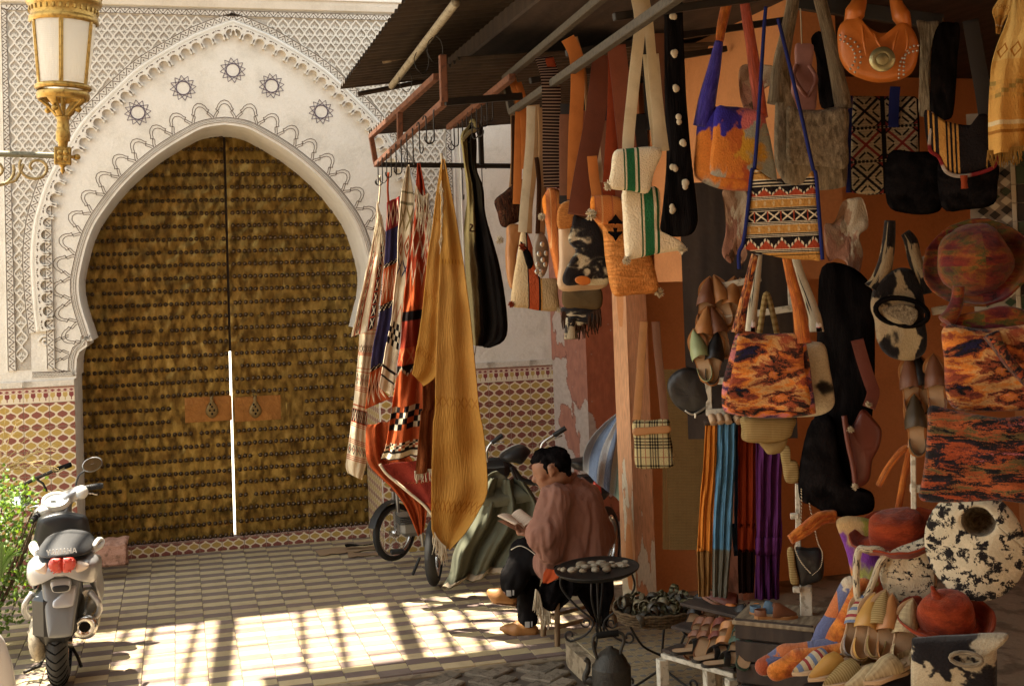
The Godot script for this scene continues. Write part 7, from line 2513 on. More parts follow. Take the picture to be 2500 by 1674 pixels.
	slab(o, "heat_shield", [0.164, 0.38, 0.198, 0.366, 0.209, 0.326, 0.199, 0.265, 0.169, 0.223, 0.127, 0.216, 0.09, 0.252, 0.145, 0.267, 0.188, 0.309], -0.1, 0.24, alloy)
	for s in [[Vector3(0.176, 0.531, 0.197), Vector3(0.22, 0.469, 0.208), Vector3(0.22, 0.413, 0.154), Vector3(0.187, 0.352, 0.092)], [Vector3(-0.115, 0.533, 0.115), Vector3(-0.154, 0.474, 0.102), Vector3(-0.166, 0.426, 0.045), Vector3(-0.156, 0.377, -0.005)]]:
		b = MB.new()
		b.tube(curve3(PackedVector3Array(s), 5), 0.016, 8)
		part("trim_tube", b, silver, o)
	b = MB.new()
	b.tube(PackedVector3Array([Vector3(0.045, 0.162, -0.162), Vector3(0.083, 0.112, -0.101), Vector3(0.107, 0.071, -0.043)]), 0.009, 8)
	b.tube(PackedVector3Array([Vector3(-0.087, 0.121, -0.2), Vector3(-0.112, 0.081, -0.105), Vector3(-0.192, 0.064, -0.076)]), 0.009, 8)
	part("stand", b, M.iron, o)


const S_LENS := 0


func parked_bikes() -> void:
	var steel := mat(0.3, 0.29, 0.27, 0.35, 0.8)
	var black := mat(0.014, 0.013, 0.013, 0.5)
	# moped by the gate wall
	
	var o := thing("moped", "old moped with spoked wheels parked behind the rugs by the gate", "moped")
	wheel(o, Vector3(1.519, 0.258, -8.822), 0.212, 0.05, Vector3(0.55, 0.0, 0.85), 28)
	wheel(o, Vector3(1.665, 0.243, -8.105), 0.225, 0.075, Vector3(0.92, 0.0, 0.35), 24)
	var b := MB.new()
	b.tube(v3([1.532, 0.571, -8.758, 1.54, 0.395, -8.76, 1.542, 0.251, -8.764]), 0.014, 8)
	b.tube(v3([1.533, 0.54, -8.914, 1.541, 0.367, -8.917, 1.55, 0.214, -8.918]), 0.014, 8)
	part("fork", b, steel, o)
	b = MB.new()
	b.tube(v3([1.579, 0.521, -8.174, 1.592, 0.423, -8.173, 1.605, 0.276, -8.173]), [0.02, 0.02, 0.013], 10)
	part("shock_absorber", b, steel, o)
	b = MB.new()
	var mg := PackedVector3Array()
	for k in 9:
		var a := 0.5 + PI * 0.75 * k / 8.0
		mg.append(Vector3(1.519, 0.258, -8.822) + Vector3(-0.85 * cos(a), 0, 0.55 * cos(a)) * -0.235 + Vector3(0, sin(a) * 0.235, 0))
	b.ribbon(mg, 0.07, 0.004, Vector3(0.55, 0, 0.85))
	part("mudguard", b, black, o)
	b = MB.new()
	b.box(Vector3(1.586, 0.351, -8.541), Vector3(0.16, 0.13, 0.16), 0.03)
	for k in 5:
		b.box(Vector3(1.587, 0.401, -8.539) + Vector3(0, k * 0.014 - 0.02, 0), Vector3(0.19, 0.005, 0.19), 0.002)
	part("engine", b, steel, o, true)
	b = MB.new()
	b.box(Vector3(1.49, 0.17, -8.573), Vector3(0.1, 0.03, 0.06), 0.008)
	part("pedal", b, black, o, true)
	b = MB.new()
	b.tube(v3([1.609, 0.169, -8.331, 1.583, 0.107, -8.34, 1.558, 0.046, -8.349]), 0.011, 8)
	part("kickstand", b, black, o)
	b = MB.new()
	b.tube(v3([1.512, 0.599, -8.555, 1.758, 0.641, -8.484, 2.127, 0.641, -8.379, 2.313, 0.749, -8.323]), 0.022, 8)
	part("frame_tube", b, black, o)
	# bicycles behind the tarpaulin
	for s in 2:
		o = thing("motorbike", ["black motorbike under the grey green cover, its handlebar in front of the tiles", "second black motorbike right behind the seated man, with chrome handlebar"][s], "motorbike")
		var d := 8.3 if s == 0 else 7.9
		b = MB.new()
		b.tube(curve3(v3([[2.062, 0.839, -8.08, 2.058, 0.913, -8.079, 2.095, 0.974, -8.067, 2.161, 1.008, -8.047], [2.302, 0.935, -7.593, 2.315, 1.005, -7.588, 2.372, 1.05, -7.57, 2.464, 1.099, -7.543]][s]), 5), 0.011, 8)
		part("handlebar", b, M.chrome, o)
		b = MB.new()
		b.tube(v3([[2.09, 0.976, -8.047, 2.162, 1.025, -8.026], [2.384, 1.063, -7.546, 2.463, 1.112, -7.522]][s]), 0.017, 10)
		part("grip", b, black, o)
		b = MB.new()
		b.tube(v3([[2.1, 0.968, -8.014, 2.165, 0.984, -7.995], [2.38, 1.05, -7.516, 2.43, 1.065, -7.501]][s]), 0.006, 6)
		part("brake_lever", b, M.chrome, o)
		slab(o, "saddle", [[2.146, 0.892, 2.225, 0.938, 2.302, 0.951, 2.354, 0.909, 2.329, 0.867, 2.281, 0.819, 2.234, 0.833, 2.157, 0.848], [2.444, 0.897, 2.467, 0.914, 2.6, 0.921, 2.619, 0.88, 2.587, 0.84, 2.487, 0.85]][s], [-8.026, -7.425][s], 0.2, black)
		b = MB.new()
		b.tube(curve3(v3([[2.069, 0.825, -8.182, 2.153, 0.834, -8.158, 2.248, 0.781, -8.133, 2.317, 0.692, -8.115, 2.412, 0.663, -8.089], [2.269, 0.737, -7.608, 2.339, 0.852, -7.585, 2.439, 0.801, -7.558, 2.574, 0.761, -7.521, 2.698, 0.78, -7.485]][s]), 5), 0.02, 8)
		b.tube(curve3(v3([[2.221, 0.797, -8.036, 2.243, 0.735, -8.031, 2.265, 0.672, -8.027], [2.485, 0.78, -7.441, 2.597, 0.8, -7.409, 2.658, 0.774, -7.393]][s]), 5), 0.012, 8)
		part("frame_tube", b, black, o)
		b = MB.new()
		b.box([Vector3(2.102, 0.763, -8.175), Vector3(2.583, 0.728, -7.415)][s], Vector3(0.26, 0.16, 0.2), 0.05)
		part("tank", b, black, o, true)
		if s == 1:
			b = MB.new()
			b.box(Vector3(2.559, 0.754, -7.213), Vector3(0.05, 0.09, 0.03), 0.008)
			part("rear_reflector", b, M.red_lens, o, true)
		wheel(o, [Vector3(1.963, 0.246, -8.228), Vector3(2.711, 0.326, -7.494)][s], 0.25, 0.07, Vector3(0.8, 0, 0.6), 20)
		wheel(o, [Vector3(2.295, 0.192, -8.343), Vector3(2.542, 0.268, -7.855)][s], 0.25, 0.07, Vector3(0.8, 0, 0.6), 20)
	# grey green cover draped over the first one
	
	o = thing("tarpaulin", "grey green tarpaulin draped over the parked motorbike", "tarpaulin", Vector3(1.86, 0.428, -7.785), -0.235)
	var tarp := plain_cloth(0.105, 0.108, 0.078)
	drape(o, "cover", [0.12, 0.371, 0.078, 0.299, 0.024, 0.161, -0.052, 0, -0.124, -0.126, -0.155, -0.265, -0.207, -0.356], [0.363, 0.337, 0.439, 0.202, 0.428, 0.05, 0.346, -0.088, 0.273, -0.167, 0.24, -0.247, 0.232, -0.253], 2.6, 0.055, tarp, 0.05, 5, 40)
	drape(o, "top_fold", [0.118, 0.384, 0.148, 0.404, 0.183, 0.414], [0.059, 0.201, 0.175, 0.173, 0.433, 0.209], 1.0, 0.03, plain_cloth(0.12, 0.122, 0.09), 0.06, 8, 14)
	drape(o, "hem", [-0.156, -0.312, -0.205, -0.344], [0.236, -0.207, 0.23, -0.244], 2.6, 0.05, plain_cloth(0.3, 0.24, 0.17), 0.075, 5, 4)
	o = thing("striped_sheet", "blue, white and green striped sheet draped between buttress and pillar", "cloth", Vector3(2.563, 0.959, -7.103), -0.346)
	
	drape(o, "cloth", [0.1, 0.276, 0.007, 0.206, -0.073, 0.118, -0.115, 0.029, -0.127, -0.074], [0.164, 0.254, 0.182, 0.047, 0.189, -0.107, 0.185, -0.236, 0.168, -0.338], 1.6, 0.03, M.striped_cloth, 0.0, 4, 24)
	# flattened cardboard by the threshold
	for k in 3:
		o = thing("cardboard_scrap", ["long flat cardboard scrap by the gate threshold", "dark rubber strip lying on the cardboard by the threshold", "frayed cardboard piece nearest the moped wheel"][k], "scrap", [Vector3(1.261, 0.01, -9.475), Vector3(1.344, 0.04, -9.48), Vector3(1.408, 0.01, -9.271)][k], [0.1, 0.05, -0.1][k])
		b = MB.new()
		b.grid(10, 3, func(u: float, v: float): return Vector3((u - 0.5) * [0.5, 0.22, 0.36][k], 0.008 + 0.012 * sin(u * 5.0 + k) * v, -(v - 0.5) * [0.2, 0.05, 0.16][k] * (0.8 + 0.2 * sin(u * 23.0))), 0.006)
		part("sheet", b, [mat(0.28, 0.18, 0.1, 0.95), M.black, mat(0.24, 0.15, 0.08, 0.95)][k], o)


# ---------------------------------------------------------------- wall lamp
func lamp() -> void:
	
	var gold := bump(tri(mat(0.46, 0.29, 0.075, 0.42, 0.75), T.worn, 6.0), T.fine, 0.06)
	var o := thing("street_lamp", "gilded lantern with frosted glass on a wall bracket at top left", "street lamp", Vector3(-0.551, 2.829, -6.584), 0.083)
	o.rotation.z = -0.03
	var b := MB.new()
	b.lathe(PackedVector2Array([Vector2(0.128, 0.372), Vector2(0.14, 0.365), Vector2(0.142, 0.35), Vector2(0.13, 0.339), Vector2(0.126, 0.352)]), 32)
	b.lathe(PackedVector2Array([Vector2(0.128, 0.331), Vector2(0.134, 0.318), Vector2(0.128, 0.292), Vector2(0.112, 0.29), Vector2(0.112, 0.327)]), 32)
	part("lower_ring", b, gold, o)
	b = MB.new()
	b.lathe(PackedVector2Array([Vector2(0.163, 0.689), Vector2(0.175, 0.698), Vector2(0.172, 0.719), Vector2(0.165, 0.728), Vector2(0.172, 0.78), Vector2(0.185, 0.788), Vector2(0.192, 0.806), Vector2(0.186, 0.823), Vector2(0.175, 0.84), Vector2(0.15, 0.853), Vector2(0.1, 0.953), Vector2(0.03, 1.018), Vector2(0.0, 1.083)]), 36)
	part("hood", b, gold, o)
	b = MB.new()
	for k in 30:
		var a := TAU * k / 30
		b.box(Vector3(cos(a) * 0.172, 0.756, sin(a) * 0.172), Vector3(0.006, 0.024, 0.012), 0.002, Basis(Vector3.UP, -a))
	part("dentil", b, gold, o, true)
	b = MB.new()
	for k in 22:
		var a := TAU * k / 22
		var p := PackedVector3Array()
		for j in 9:
			var t := TAU * j / 8
			p.append(Vector3(cos(a), 0, sin(a)) * (0.188 + 0.006 * sin(t)) + Vector3(0, 0.836 + 0.014 * sin(t), 0) + Vector3(-sin(a), 0, cos(a)) * 0.018 * cos(t))
		b.tube(p, 0.0032, 5, false)
	part("pierced_crown", b, gold, o)
	b = MB.new()
	for k in 6:
		var a := TAU * k / 6 + PI / 2 + 0.08
		b.bar(Vector3(cos(a) * 0.131, 0.361, sin(a) * 0.131), Vector3(cos(a) * 0.164, 0.71, sin(a) * 0.164), 0.022, 0.01, Vector3(cos(a), 0, sin(a)))
		b.bar(Vector3(cos(a) * 0.137, 0.402, sin(a) * 0.137), Vector3(cos(a) * 0.165, 0.68, sin(a) * 0.165), 0.008, 0.01, Vector3(cos(a), 0, sin(a)))
	part("glazing_bar", b, gold, o, true)
	b = MB.new()
	b.lathe(PackedVector2Array([Vector2(0.126, 0.365), Vector2(0.159, 0.706)]), 36)
	var gl := mat(0.8, 0.78, 0.72, 0.5)
	gl.backlight_enabled = true
	gl.backlight = Color(0.95, 0.93, 0.88)
	var dots := Image.create(16, 16, false, Image.FORMAT_L8)
	for y in 16:
		for x in 16:
			dots.set_pixel(x, y, Color.WHITE * (0.4 + 0.6 * absf(sin(PI * x / 16.0) * sin(PI * y / 16.0))))
	bump(gl, ImageTexture.create_from_image(dots), 0.15)
	gl.uv1_scale = Vector3(110, 36, 1)
	part("frosted_glass", b, gl, o)
	b = MB.new()
	for k in 4:
		var a := TAU * k / 4 + 0.5
		var d := Vector3(cos(a), 0, sin(a))
		var p := curve3(PackedVector3Array([d * 0.122 + Vector3(0, 0.299, 0), d * 0.1 + Vector3(0, 0.279, 0), d * 0.062 + Vector3(0, 0.245, 0), d * 0.028 + Vector3(0, 0.206, 0)]), 4)
		b.ribbon(p, [0.05, 0.05, 0.045, 0.04, 0.036, 0.034, 0.032, 0.03, 0.03, 0.03, 0.03, 0.03, 0.03], 0.016, d.cross(Vector3.UP).cross(Vector3.UP) * -1.0 if false else d, true)
		b.ball(d * 0.085 + Vector3(0, 0.241, 0), Vector3.ONE * 0.017, 10, 8)
	part("cast_arm", b, gold, o)
	b = MB.new()
	b.lathe(PackedVector2Array([Vector2(0.0, 0.322), Vector2(0.013, 0.32), Vector2(0.013, 0.21), Vector2(0.036, 0.206), Vector2(0.036, 0.193), Vector2(0.03, 0.189), Vector2(0.033, 0.129), Vector2(0.036, 0.124), Vector2(0.035, 0.077), Vector2(0.026, 0.073), Vector2(0.022, 0.043)]), 20)
	part("stem", b, gold, o)
	b = MB.new()
	b.box(Vector3(0, -0.002, 0), Vector3(0.085, 0.09, 0.085), 0.006)
	part("socket_box", b, gold, o, true)
	b = MB.new()
	for k in 4:
		var a := TAU * k / 4 + PI / 4
		b.ball(Vector3(cos(a) * 0.02, -0.002 + sin(a) * 0.02, 0.043), Vector3(0.015, 0.015, 0.007), 10, 6)
	part("rosette", b, gold, o)
	b = MB.new()
	b.lathe(PackedVector2Array([Vector2(0.02, -0.049), Vector2(0.008, -0.064), Vector2(0.013, -0.077), Vector2(0.0, -0.099)]), 14)
	part("pendant_finial", b, gold, o)
	b = MB.new()
	b.ball(Vector3(0.07, -0.004, 0), Vector3(0.018, 0.016, 0.016), 12, 8)
	b.tube(PackedVector3Array([Vector3(0.04, -0.004, 0), Vector3(0.06, -0.004, 0)]), 0.009, 8)
	part("knob", b, gold, o)
	b = MB.new()
	b.tube(PackedVector3Array([Vector3(-0.04, 0, 0), Vector3(-2.2, -0.004, 0)]), 0.016, 10)
	part("bracket_tube", b, tri(mat(0.2, 0.19, 0.13, 0.5, 0.4), T.worn, 5.0), o)
	b = MB.new()
	var sc := PackedVector3Array()
	for k in 26:
		var a := k * 0.3
		var r := 0.075 * (1.0 - k / 34.0)
		sc.append(Vector3(-0.13 + cos(a + 2.6) * r * 1.1, -0.064 + sin(a + 2.6) * r, 0))
	b.tube(sc, 0.008, 7)
	sc = PackedVector3Array()
	for k in 30:
		var a := -k * 0.28
		var r := 0.1 * (1.0 - k / 40.0)
		sc.append(Vector3(-0.33 + cos(a + 0.4) * r, -0.09 + sin(a + 0.4) * r * 0.9, 0))
	b.tube(sc, 0.008, 7)
	b.tube(curve3(PackedVector3Array([Vector3(-0.19, -0.049, 0), Vector3(-0.22, -0.124, 0), Vector3(-0.27, -0.15, 0), Vector3(-0.6, -0.253, 0)]), 5), 0.008, 7)
	part("scroll", b, tri(mat(0.42, 0.31, 0.14, 0.5, 0.5), T.worn, 6.0), o)
	# the mast that carries the bracket, outside the picture
	b = MB.new()
	b.tube(PackedVector3Array([Vector3(-2.2, -0.004 - 2.9, 0), Vector3(-2.2, -0.004 + 0.4, 0)]), 0.06, 14)
	part("mast", b, M.iron, o)


# ---------------------------------------------------------------- low goods in front of the stall
# a slipper or sandal sole lying along +z from heel to toe, toe end pointed when point > 0
func sole_outline(ln: float, w: float, point: float) -> PackedVector2Array:
	return curve2(PackedVector2Array([Vector2(0, -ln * 0.5), Vector2(w * 0.36, -ln * 0.42), Vector2(w * 0.36, -ln * 0.1), Vector2(w * 0.5, ln * 0.2), Vector2(w * 0.42, ln * 0.38), Vector2(w * 0.06 * point, ln * (0.5 + 0.03 * point)), Vector2(-w * 0.06 * point, ln * (0.5 + 0.03 * point)), Vector2(-w * 0.42, ln * 0.38), Vector2(-w * 0.5, ln * 0.2), Vector2(-w * 0.36, -ln * 0.1), Vector2(-w * 0.36, -ln * 0.42)]), 3, true)


func footwear(called: String, label: String, at: Vector3, bs: Basis, upper: Material, sole: Material, sandal: bool, group := "", ln := 0.25) -> Node3D:
	var o := thing(called, label, "sandal" if sandal else "slipper", at, 0.0, group)
	o.basis = bs
	var w := ln * 0.36
	var b := MB.new()
	b.prism(sole_outline(ln, w, 0.0 if sandal else 1.0), -0.006, 0.006, Transform3D(Basis(Vector3.RIGHT, Vector3.BACK, Vector3.DOWN), Vector3.ZERO))
	part("sole", b, sole, o, true)
	b = MB.new()
	if sandal:
		for s in 2:
			var z := ln * (0.24 if s == 0 else -0.05)
			b.ribbon(curve3(PackedVector3Array([Vector3(-w * 0.46, 0, z), Vector3(-w * 0.34, 0.03, z + 0.01), Vector3(0, 0.045, z + 0.015), Vector3(w * 0.34, 0.03, z + 0.01), Vector3(w * 0.46, 0, z)]), 4), 0.032 if s == 0 else 0.026, 0.004, Vector3.BACK)
		b.ribbon(PackedVector3Array([Vector3(0, 0.045, ln * 0.26), Vector3(0.0, 0.05, ln * 0.1), Vector3(0, 0.045, -ln * 0.04)]), 0.02, 0.004, Vector3.RIGHT)
		part("straps", b, upper, o)
		b = MB.new()
		b.prism(sole_outline(ln * 0.93, w * 0.9, 0.0), 0.0062, 0.0075, Transform3D(Basis(Vector3.RIGHT, Vector3.BACK, Vector3.DOWN), Vector3(0, 0.014, 0)), false)
		part("insole", b, M.pale_hide, o, true)
	else:
		# vamp over the toes, open behind, low walls round the heel
		b.grid(10, 10, func(u: float, t: float):
			var z := lerpf(ln * 0.52, -ln * 0.02, t)
			var k := clampf((ln * 0.52 - z) / (ln * 0.4), 0.0, 1.0)
			var ww := w * 0.5 * pow(k, 0.6)
			return Vector3(sin((u - 0.5) * PI) * ww, 0.004 + cos((u - 0.5) * PI) * (0.012 + 0.042 * k), z - 0.02 * absf(u - 0.5) * t), 0.003)
		part("vamp", b, upper, o)
		b = MB.new()
		b.grid(16, 2, func(u: float, t: float):
			var a := lerpf(-0.2, PI + 0.2, u)
			return Vector3(cos(a) * w * 0.37, t * 0.03, -ln * 0.26 - sin(a) * ln * 0.23), 0.003)
		part("heel_wall", b, upper, o)
		b = MB.new()
		b.prism(sole_outline(ln * 0.9, w * 0.85, 0.6), 0.0062, 0.0075, Transform3D(Basis(Vector3.RIGHT, Vector3.BACK, Vector3.DOWN), Vector3(0, 0.014, 0)), false)
		part("insole", b, M.pale_hide, o, true)
	return o


func scroll_leg(b: MB, pts: Array, r: float) -> void:
	var p := curve3(v3(pts), 5)
	var e := p[-1]
	var d := (p[-1] - p[-4])
	d.y = 0
	d = d.normalized()
	for k in 12:
		var a := k * 0.5
		var q := 0.032 * (1.0 - k / 16.0)
		p.append(e + d * (sin(a) * q) + Vector3(0, 0.032 - cos(a) * q, 0))
	b.tube(p, r, 7)


func stall_goods() -> void:
	var o: Node3D
	var b: MB
	# iron table with a tray of stones
	
	o = thing("iron_table", "small wrought iron table with curled feet and a round tray", "table", Vector3(2.158, 0.118, -6.137))
	var ty := 0.417
	b = MB.new()
	b.lathe(PackedVector2Array([Vector2(0, 0.0), Vector2(0.2, 0.0), Vector2(0.225, 0.012), Vector2(0.232, 0.014), Vector2(0.228, 0.004), Vector2(0.2, -0.014), Vector2(0, -0.014)]), 40, Transform3D(Basis(Vector3(0.3, 0, 1).normalized(), 0.05), Vector3(0, ty - 0.02, 0)))
	part("tray", b, M.iron, o)
	b = MB.new()
	for k in 4:
		var a := 0.5 + TAU * k / 4
		var d := Vector3(cos(a), 0, sin(a))
		scroll_leg(b, [d.x * 0.19, ty - 0.03, d.z * 0.19, d.x * 0.2, ty * 0.72, d.z * 0.2, d.x * 0.12, ty * 0.48, d.z * 0.12, d.x * 0.03, ty * 0.28, d.z * 0.03, d.x * 0.08, ty * 0.1, d.z * 0.08, d.x * 0.16, 0.008, d.z * 0.16], 0.006)
		var cu := PackedVector3Array()
		for j in 16:
			var e := j * 0.45
			cu.append(d * (0.07 + cos(e) * 0.03 * (1.0 - j / 22.0)) + Vector3(0, ty * 0.27 - sin(e) * 0.03 * (1.0 - j / 22.0), 0))
		b.tube(cu, 0.0045, 6)
	b.tube(PackedVector3Array([Vector3(0, ty - 0.03, 0), Vector3(0, ty * 0.28, 0)]), 0.007, 8)
	part("legs", b, M.iron, o)
	var stone := bump(tri(mat(0.36, 0.3, 0.21, 0.75), T.worn, 8.0), T.fine, 0.08)
	var stone2 := bump(tri(mat(0.24, 0.18, 0.11, 0.75), T.worn, 8.0), T.fine, 0.08)
	
	var k0 := 0
	for s in [[Vector3(2.095, 0.536, -6.202),0.040,0.018],[Vector3(1.957, 0.545, -6.1),0.020,0.013],[Vector3(2.002, 0.543, -6.081),0.032,0.016],[Vector3(2.047, 0.543, -6.044),0.023,0.012],[Vector3(2.096, 0.538, -6.139),0.028,0.013],[Vector3(2.121, 0.539, -6.054),0.028,0.015],[Vector3(2.185, 0.536, -6.051),0.026,0.016],[Vector3(2.164, 0.533, -6.229),0.026,0.011],[Vector3(2.223, 0.53, -6.244),0.028,0.009],[Vector3(2.216, 0.532, -6.152),0.043,0.013],[Vector3(2.146, 0.536, -6.141),0.025,0.015],[Vector3(2.299, 0.53, -6.128),0.047,0.016],[Vector3(2.255, 0.531, -6.125),0.025,0.011],[Vector3(2.201, 0.532, -6.203),0.025,0.010],[Vector3(2.275, 0.529, -6.213),0.018,0.007],[Vector3(1.942, 0.545, -6.12),0.015,0.009],[Vector3(2.053, 0.54, -6.136),0.015,0.009],[Vector3(2.356, 0.526, -6.206),0.026,0.009]]:
		var e := thing("tray_stone", ["rounded pale stone lying on the tray of the iron table", "angular brownish stone lying on the tray of the iron table"][1 if k0 in [11, 12, 17] else 0], "stone", s[0], rg.randf() * 3.0, ["round stones on the tray", "angular stones on the tray"][1 if k0 in [11, 12, 17] else 0])
		b = MB.new()
		b.ball(Vector3.ZERO, Vector3(s[1], s[2], s[1] * 0.85), 12 if not k0 in [11, 12, 17] else 6, 8 if not k0 in [11, 12, 17] else 4)
		part("stone", b, stone if k0 % 3 else stone2, e, k0 in [11, 12, 17])
		k0 += 1
	# black kettle on the edge of the stall floor
	
	o = thing("iron_kettle", "sooty black kettle with a tall bail handle at the stall edge", "kettle", Vector3(1.876, 0.118, -5.184), -0.347)
	var soot := bump(tri(mat(0.035, 0.029, 0.02, 0.6, 0.2), T.worn, 5.0), T.fine, 0.2)
	b = MB.new()
	var kw := 0.09
	b.lathe(PackedVector2Array([Vector2(kw * 0.86, 0), Vector2(kw * 0.92, 0.01), Vector2(kw, 0.12), Vector2(kw, 0.196), Vector2(kw * 0.97, 0.196 + 0.008), Vector2(kw * 0.9, 0.196 + 0.01), Vector2(kw * 0.8, 0.196 + 0.035), Vector2(kw * 0.6, 0.196 + 0.06), Vector2(kw * 0.56, 0.196 + 0.066), Vector2(kw * 0.3, 0.196 + 0.082), Vector2(0.012, 0.196 + 0.084), Vector2(0.012, 0.196 + 0.094), Vector2(0, 0.196 + 0.098)]), 32)
	part("pot", b, soot, o)
	b = MB.new()
	b.tube(curve3(v3([-0.058, 0.048, 0.02, -0.077, 0.111, 0.02, -0.078, 0.147, 0.02, -0.067, 0.17, 0.02, -0.02, 0.18, 0.02, 0.032, 0.182, 0.02, 0.058, 0.171, 0.02, 0.062, 0.14, 0.02, 0.047, 0.099, 0.02, 0.042, 0.063, 0.02].map(func(x): return x)), 4), 0.0075, 8)
	for i in b.v.size():
		b.v[i].y += 0.178
	part("bail", b, soot, o)
	b = MB.new()
	b.tube(v3([-0.062, 0.167, 0.02, -0.01, 0.174, 0.02, 0.04, 0.178, 0.02]), 0.015, 8)
	for i in b.v.size():
		b.v[i].y += 0.178
	part("grip", b, M.black, o)
	b = MB.new()
	b.tube(curve3(v3([-0.08, -0.046, 0, -0.116, -0.04, 0, -0.119, -0.019, 0, -0.106, 0.012, 0, -0.105, 0.043, 0, -0.119, 0.056, 0]), 4), [0.024, 0.023, 0.022, 0.02, 0.019, 0.018, 0.017, 0.016, 0.015, 0.014, 0.014, 0.014, 0.013, 0.013, 0.012, 0.012, 0.012, 0.012, 0.012, 0.012, 0.013], 10)
	for i in b.v.size():
		b.v[i].y += 0.178
	part("spout", b, soot, o)
	# basket of bangles on an iron stand
	
	o = thing("bangle_basket", "flat wicker basket on an iron stand beside the pillar foot", "basket", Vector3(2.215, 0.118, -5.394))
	var by := 0.373
	b = MB.new()
	for k in 5:
		var p := PackedVector3Array()
		for j in 41:
			var a := TAU * j / 40
			p.append(Vector3(cos(a) * (0.2 + k * 0.008), by - 0.045 + k * 0.014 + 0.003 * (1 if (j + k) % 2 else -1), sin(a) * (0.16 + k * 0.006)))
		b.tube(p, 0.0075, 6, false)
	b.lathe(PackedVector2Array([Vector2(0, by - 0.045), Vector2(0.2, by - 0.045), Vector2(0.22, by - 0.01)]), 30, Transform3D.IDENTITY, 0.8)
	part("wicker", b, bump(tri(mat(0.12, 0.075, 0.03, 0.85), T.wood, 6.0), T.fine, 0.2), o)
	b = MB.new()
	for k in 3:
		var a := 1.0 + TAU * k / 3
		var d := Vector3(cos(a), 0, sin(a))
		scroll_leg(b, [d.x * 0.17, by - 0.05, d.z * 0.14, d.x * 0.1, by * 0.55, d.z * 0.1, -d.x * 0.02, by * 0.3, -d.z * 0.02, d.x * 0.17, 0.01, d.z * 0.17], 0.006)
	part("stand", b, M.iron, o)
	var bang := MB.new()
	var bp := PackedVector3Array()
	for j in 13:
		bp.append(Vector3(cos(TAU * j / 12) * 0.029, 0, sin(TAU * j / 12) * 0.029))
	bang.ribbon(bp, 0.022, 0.006, Vector3.UP)
	var bm := bang.done()
	var bt := [woven(bands([[0.35, Color(0.10, 0.085, 0.04)], [0.5, Color(0.28, 0.25, 0.15)], [0.75, Color(0.06, 0.05, 0.03)], [1.0, Color(0.2, 0.18, 0.11)]], 16, 32)), tri(mat(0.16, 0.13, 0.07, 0.5), T.worn, 9.0), tri(mat(0.05, 0.04, 0.025, 0.5), T.worn, 9.0)]
	bt[0].uv1_scale = Vector3(1, 22, 1)
	for k in 70:
		var e := thing("bangle", "small ribbed dark green and cream bangle heaped in the wicker basket", "bangle", Vector3(2.215, by + 0.118, -5.394) + Vector3(rg.randf_range(-0.19, 0.2), rg.randf_range(-0.01, 0.045), rg.randf_range(-0.14, 0.14)), rg.randf() * 3.0, "bangles in the basket")
		e.rotation = Vector3(rg.randf_range(-1.5, 1.5), rg.randf() * 3.0, rg.randf_range(-1.2, 1.2))
		part("ring", bm, bt[k % 3], e)
	# white bench with sandals on a slanting rack
	
	o = thing("white_bench", "low whitewashed wooden bench carrying the sandals", "bench")
	var A := Vector3(2.048, 0.393, -5.028)
	var B := Vector3(2.227, 0.393, -4.663)
	var C := Vector3(2.386, 0.393, -4.639)
	var D := A + (C - B)
	var ax := (B - A).normalized()
	var az := (C - B).normalized()
	for k in 4:
		b = MB.new()
		b.bar(A.lerp(D, (k + 0.5) / 4.0), B.lerp(C, (k + 0.5) / 4.0), A.distance_to(D) / 4.0 - 0.004, 0.022)
		part("plank", b, M.white_paint, o, true)
	for p in [A.lerp(B, 0.05), B, C, D.lerp(C, 0.3), A.lerp(B, 0.4) + az * 0.1]:
		b = MB.new()
		var t: Vector3 = p + (az - ax).normalized() * 0.0
		b.bar(t - Vector3(0, 0.012, 0), Vector3(t.x, 0.118, t.z), 0.045, 0.045, Vector3.BACK)
		part("leg", b, M.white_paint, o, true)
	b = MB.new()
	b.bar(B - Vector3(0, 0.09, 0), C - Vector3(0, 0.09, 0), 0.03, 0.11)
	part("apron", b, M.white_paint, o, true)
	var view := Basis(Vector3.UP, -0.435)
	var mats := [[M.brown_hide, M.brown_hide], [M.tan_hide, M.brown_hide], [M.red_hide, M.tan_hide], [leather(0.03, 0.06, 0.035), leather(0.03, 0.05, 0.03)], [M.black_hide, M.black_hide], [M.orange_hide, M.tan_hide]]
	
	k0 = 0
	for s in [[Vector3(2.173, 0.5, -4.886),0,0.60],[Vector3(2.191, 0.509, -4.829),0,0.55],[Vector3(2.196, 0.533, -4.723),2,0.60],[Vector3(2.206, 0.533, -4.668),1,0.50],[Vector3(2.226, 0.548, -4.589),3,0.60],[Vector3(2.24, 0.551, -4.522),3,0.62],[Vector3(2.301, 0.551, -4.848),5,0.70],[Vector3(2.309, 0.569, -4.741),4,0.60],[Vector3(2.338, 0.591, -4.68),5,0.60],[Vector3(2.323, 0.572, -4.581),3,0.70],[Vector3(2.142, 0.456, -4.844),4,0.40],[Vector3(2.277, 0.58, -4.958),0,0.80],[Vector3(2.233, 0.558, -5.023),4,0.80],[Vector3(2.15, 0.481, -4.654),4,0.25],[Vector3(2.165, 0.478, -4.577),4,0.20]]:
		var up := view * Basis(Vector3.BACK, -0.5 + 0.05 * (k0 % 4)) * Basis(Vector3.RIGHT, 1.05 - 0.12 * (k0 % 3)) * Basis(Vector3.UP, PI)
		if s[2] < 0.45:
			up = view * Basis(Vector3.UP, 1.9 + 0.2 * (k0 % 2))
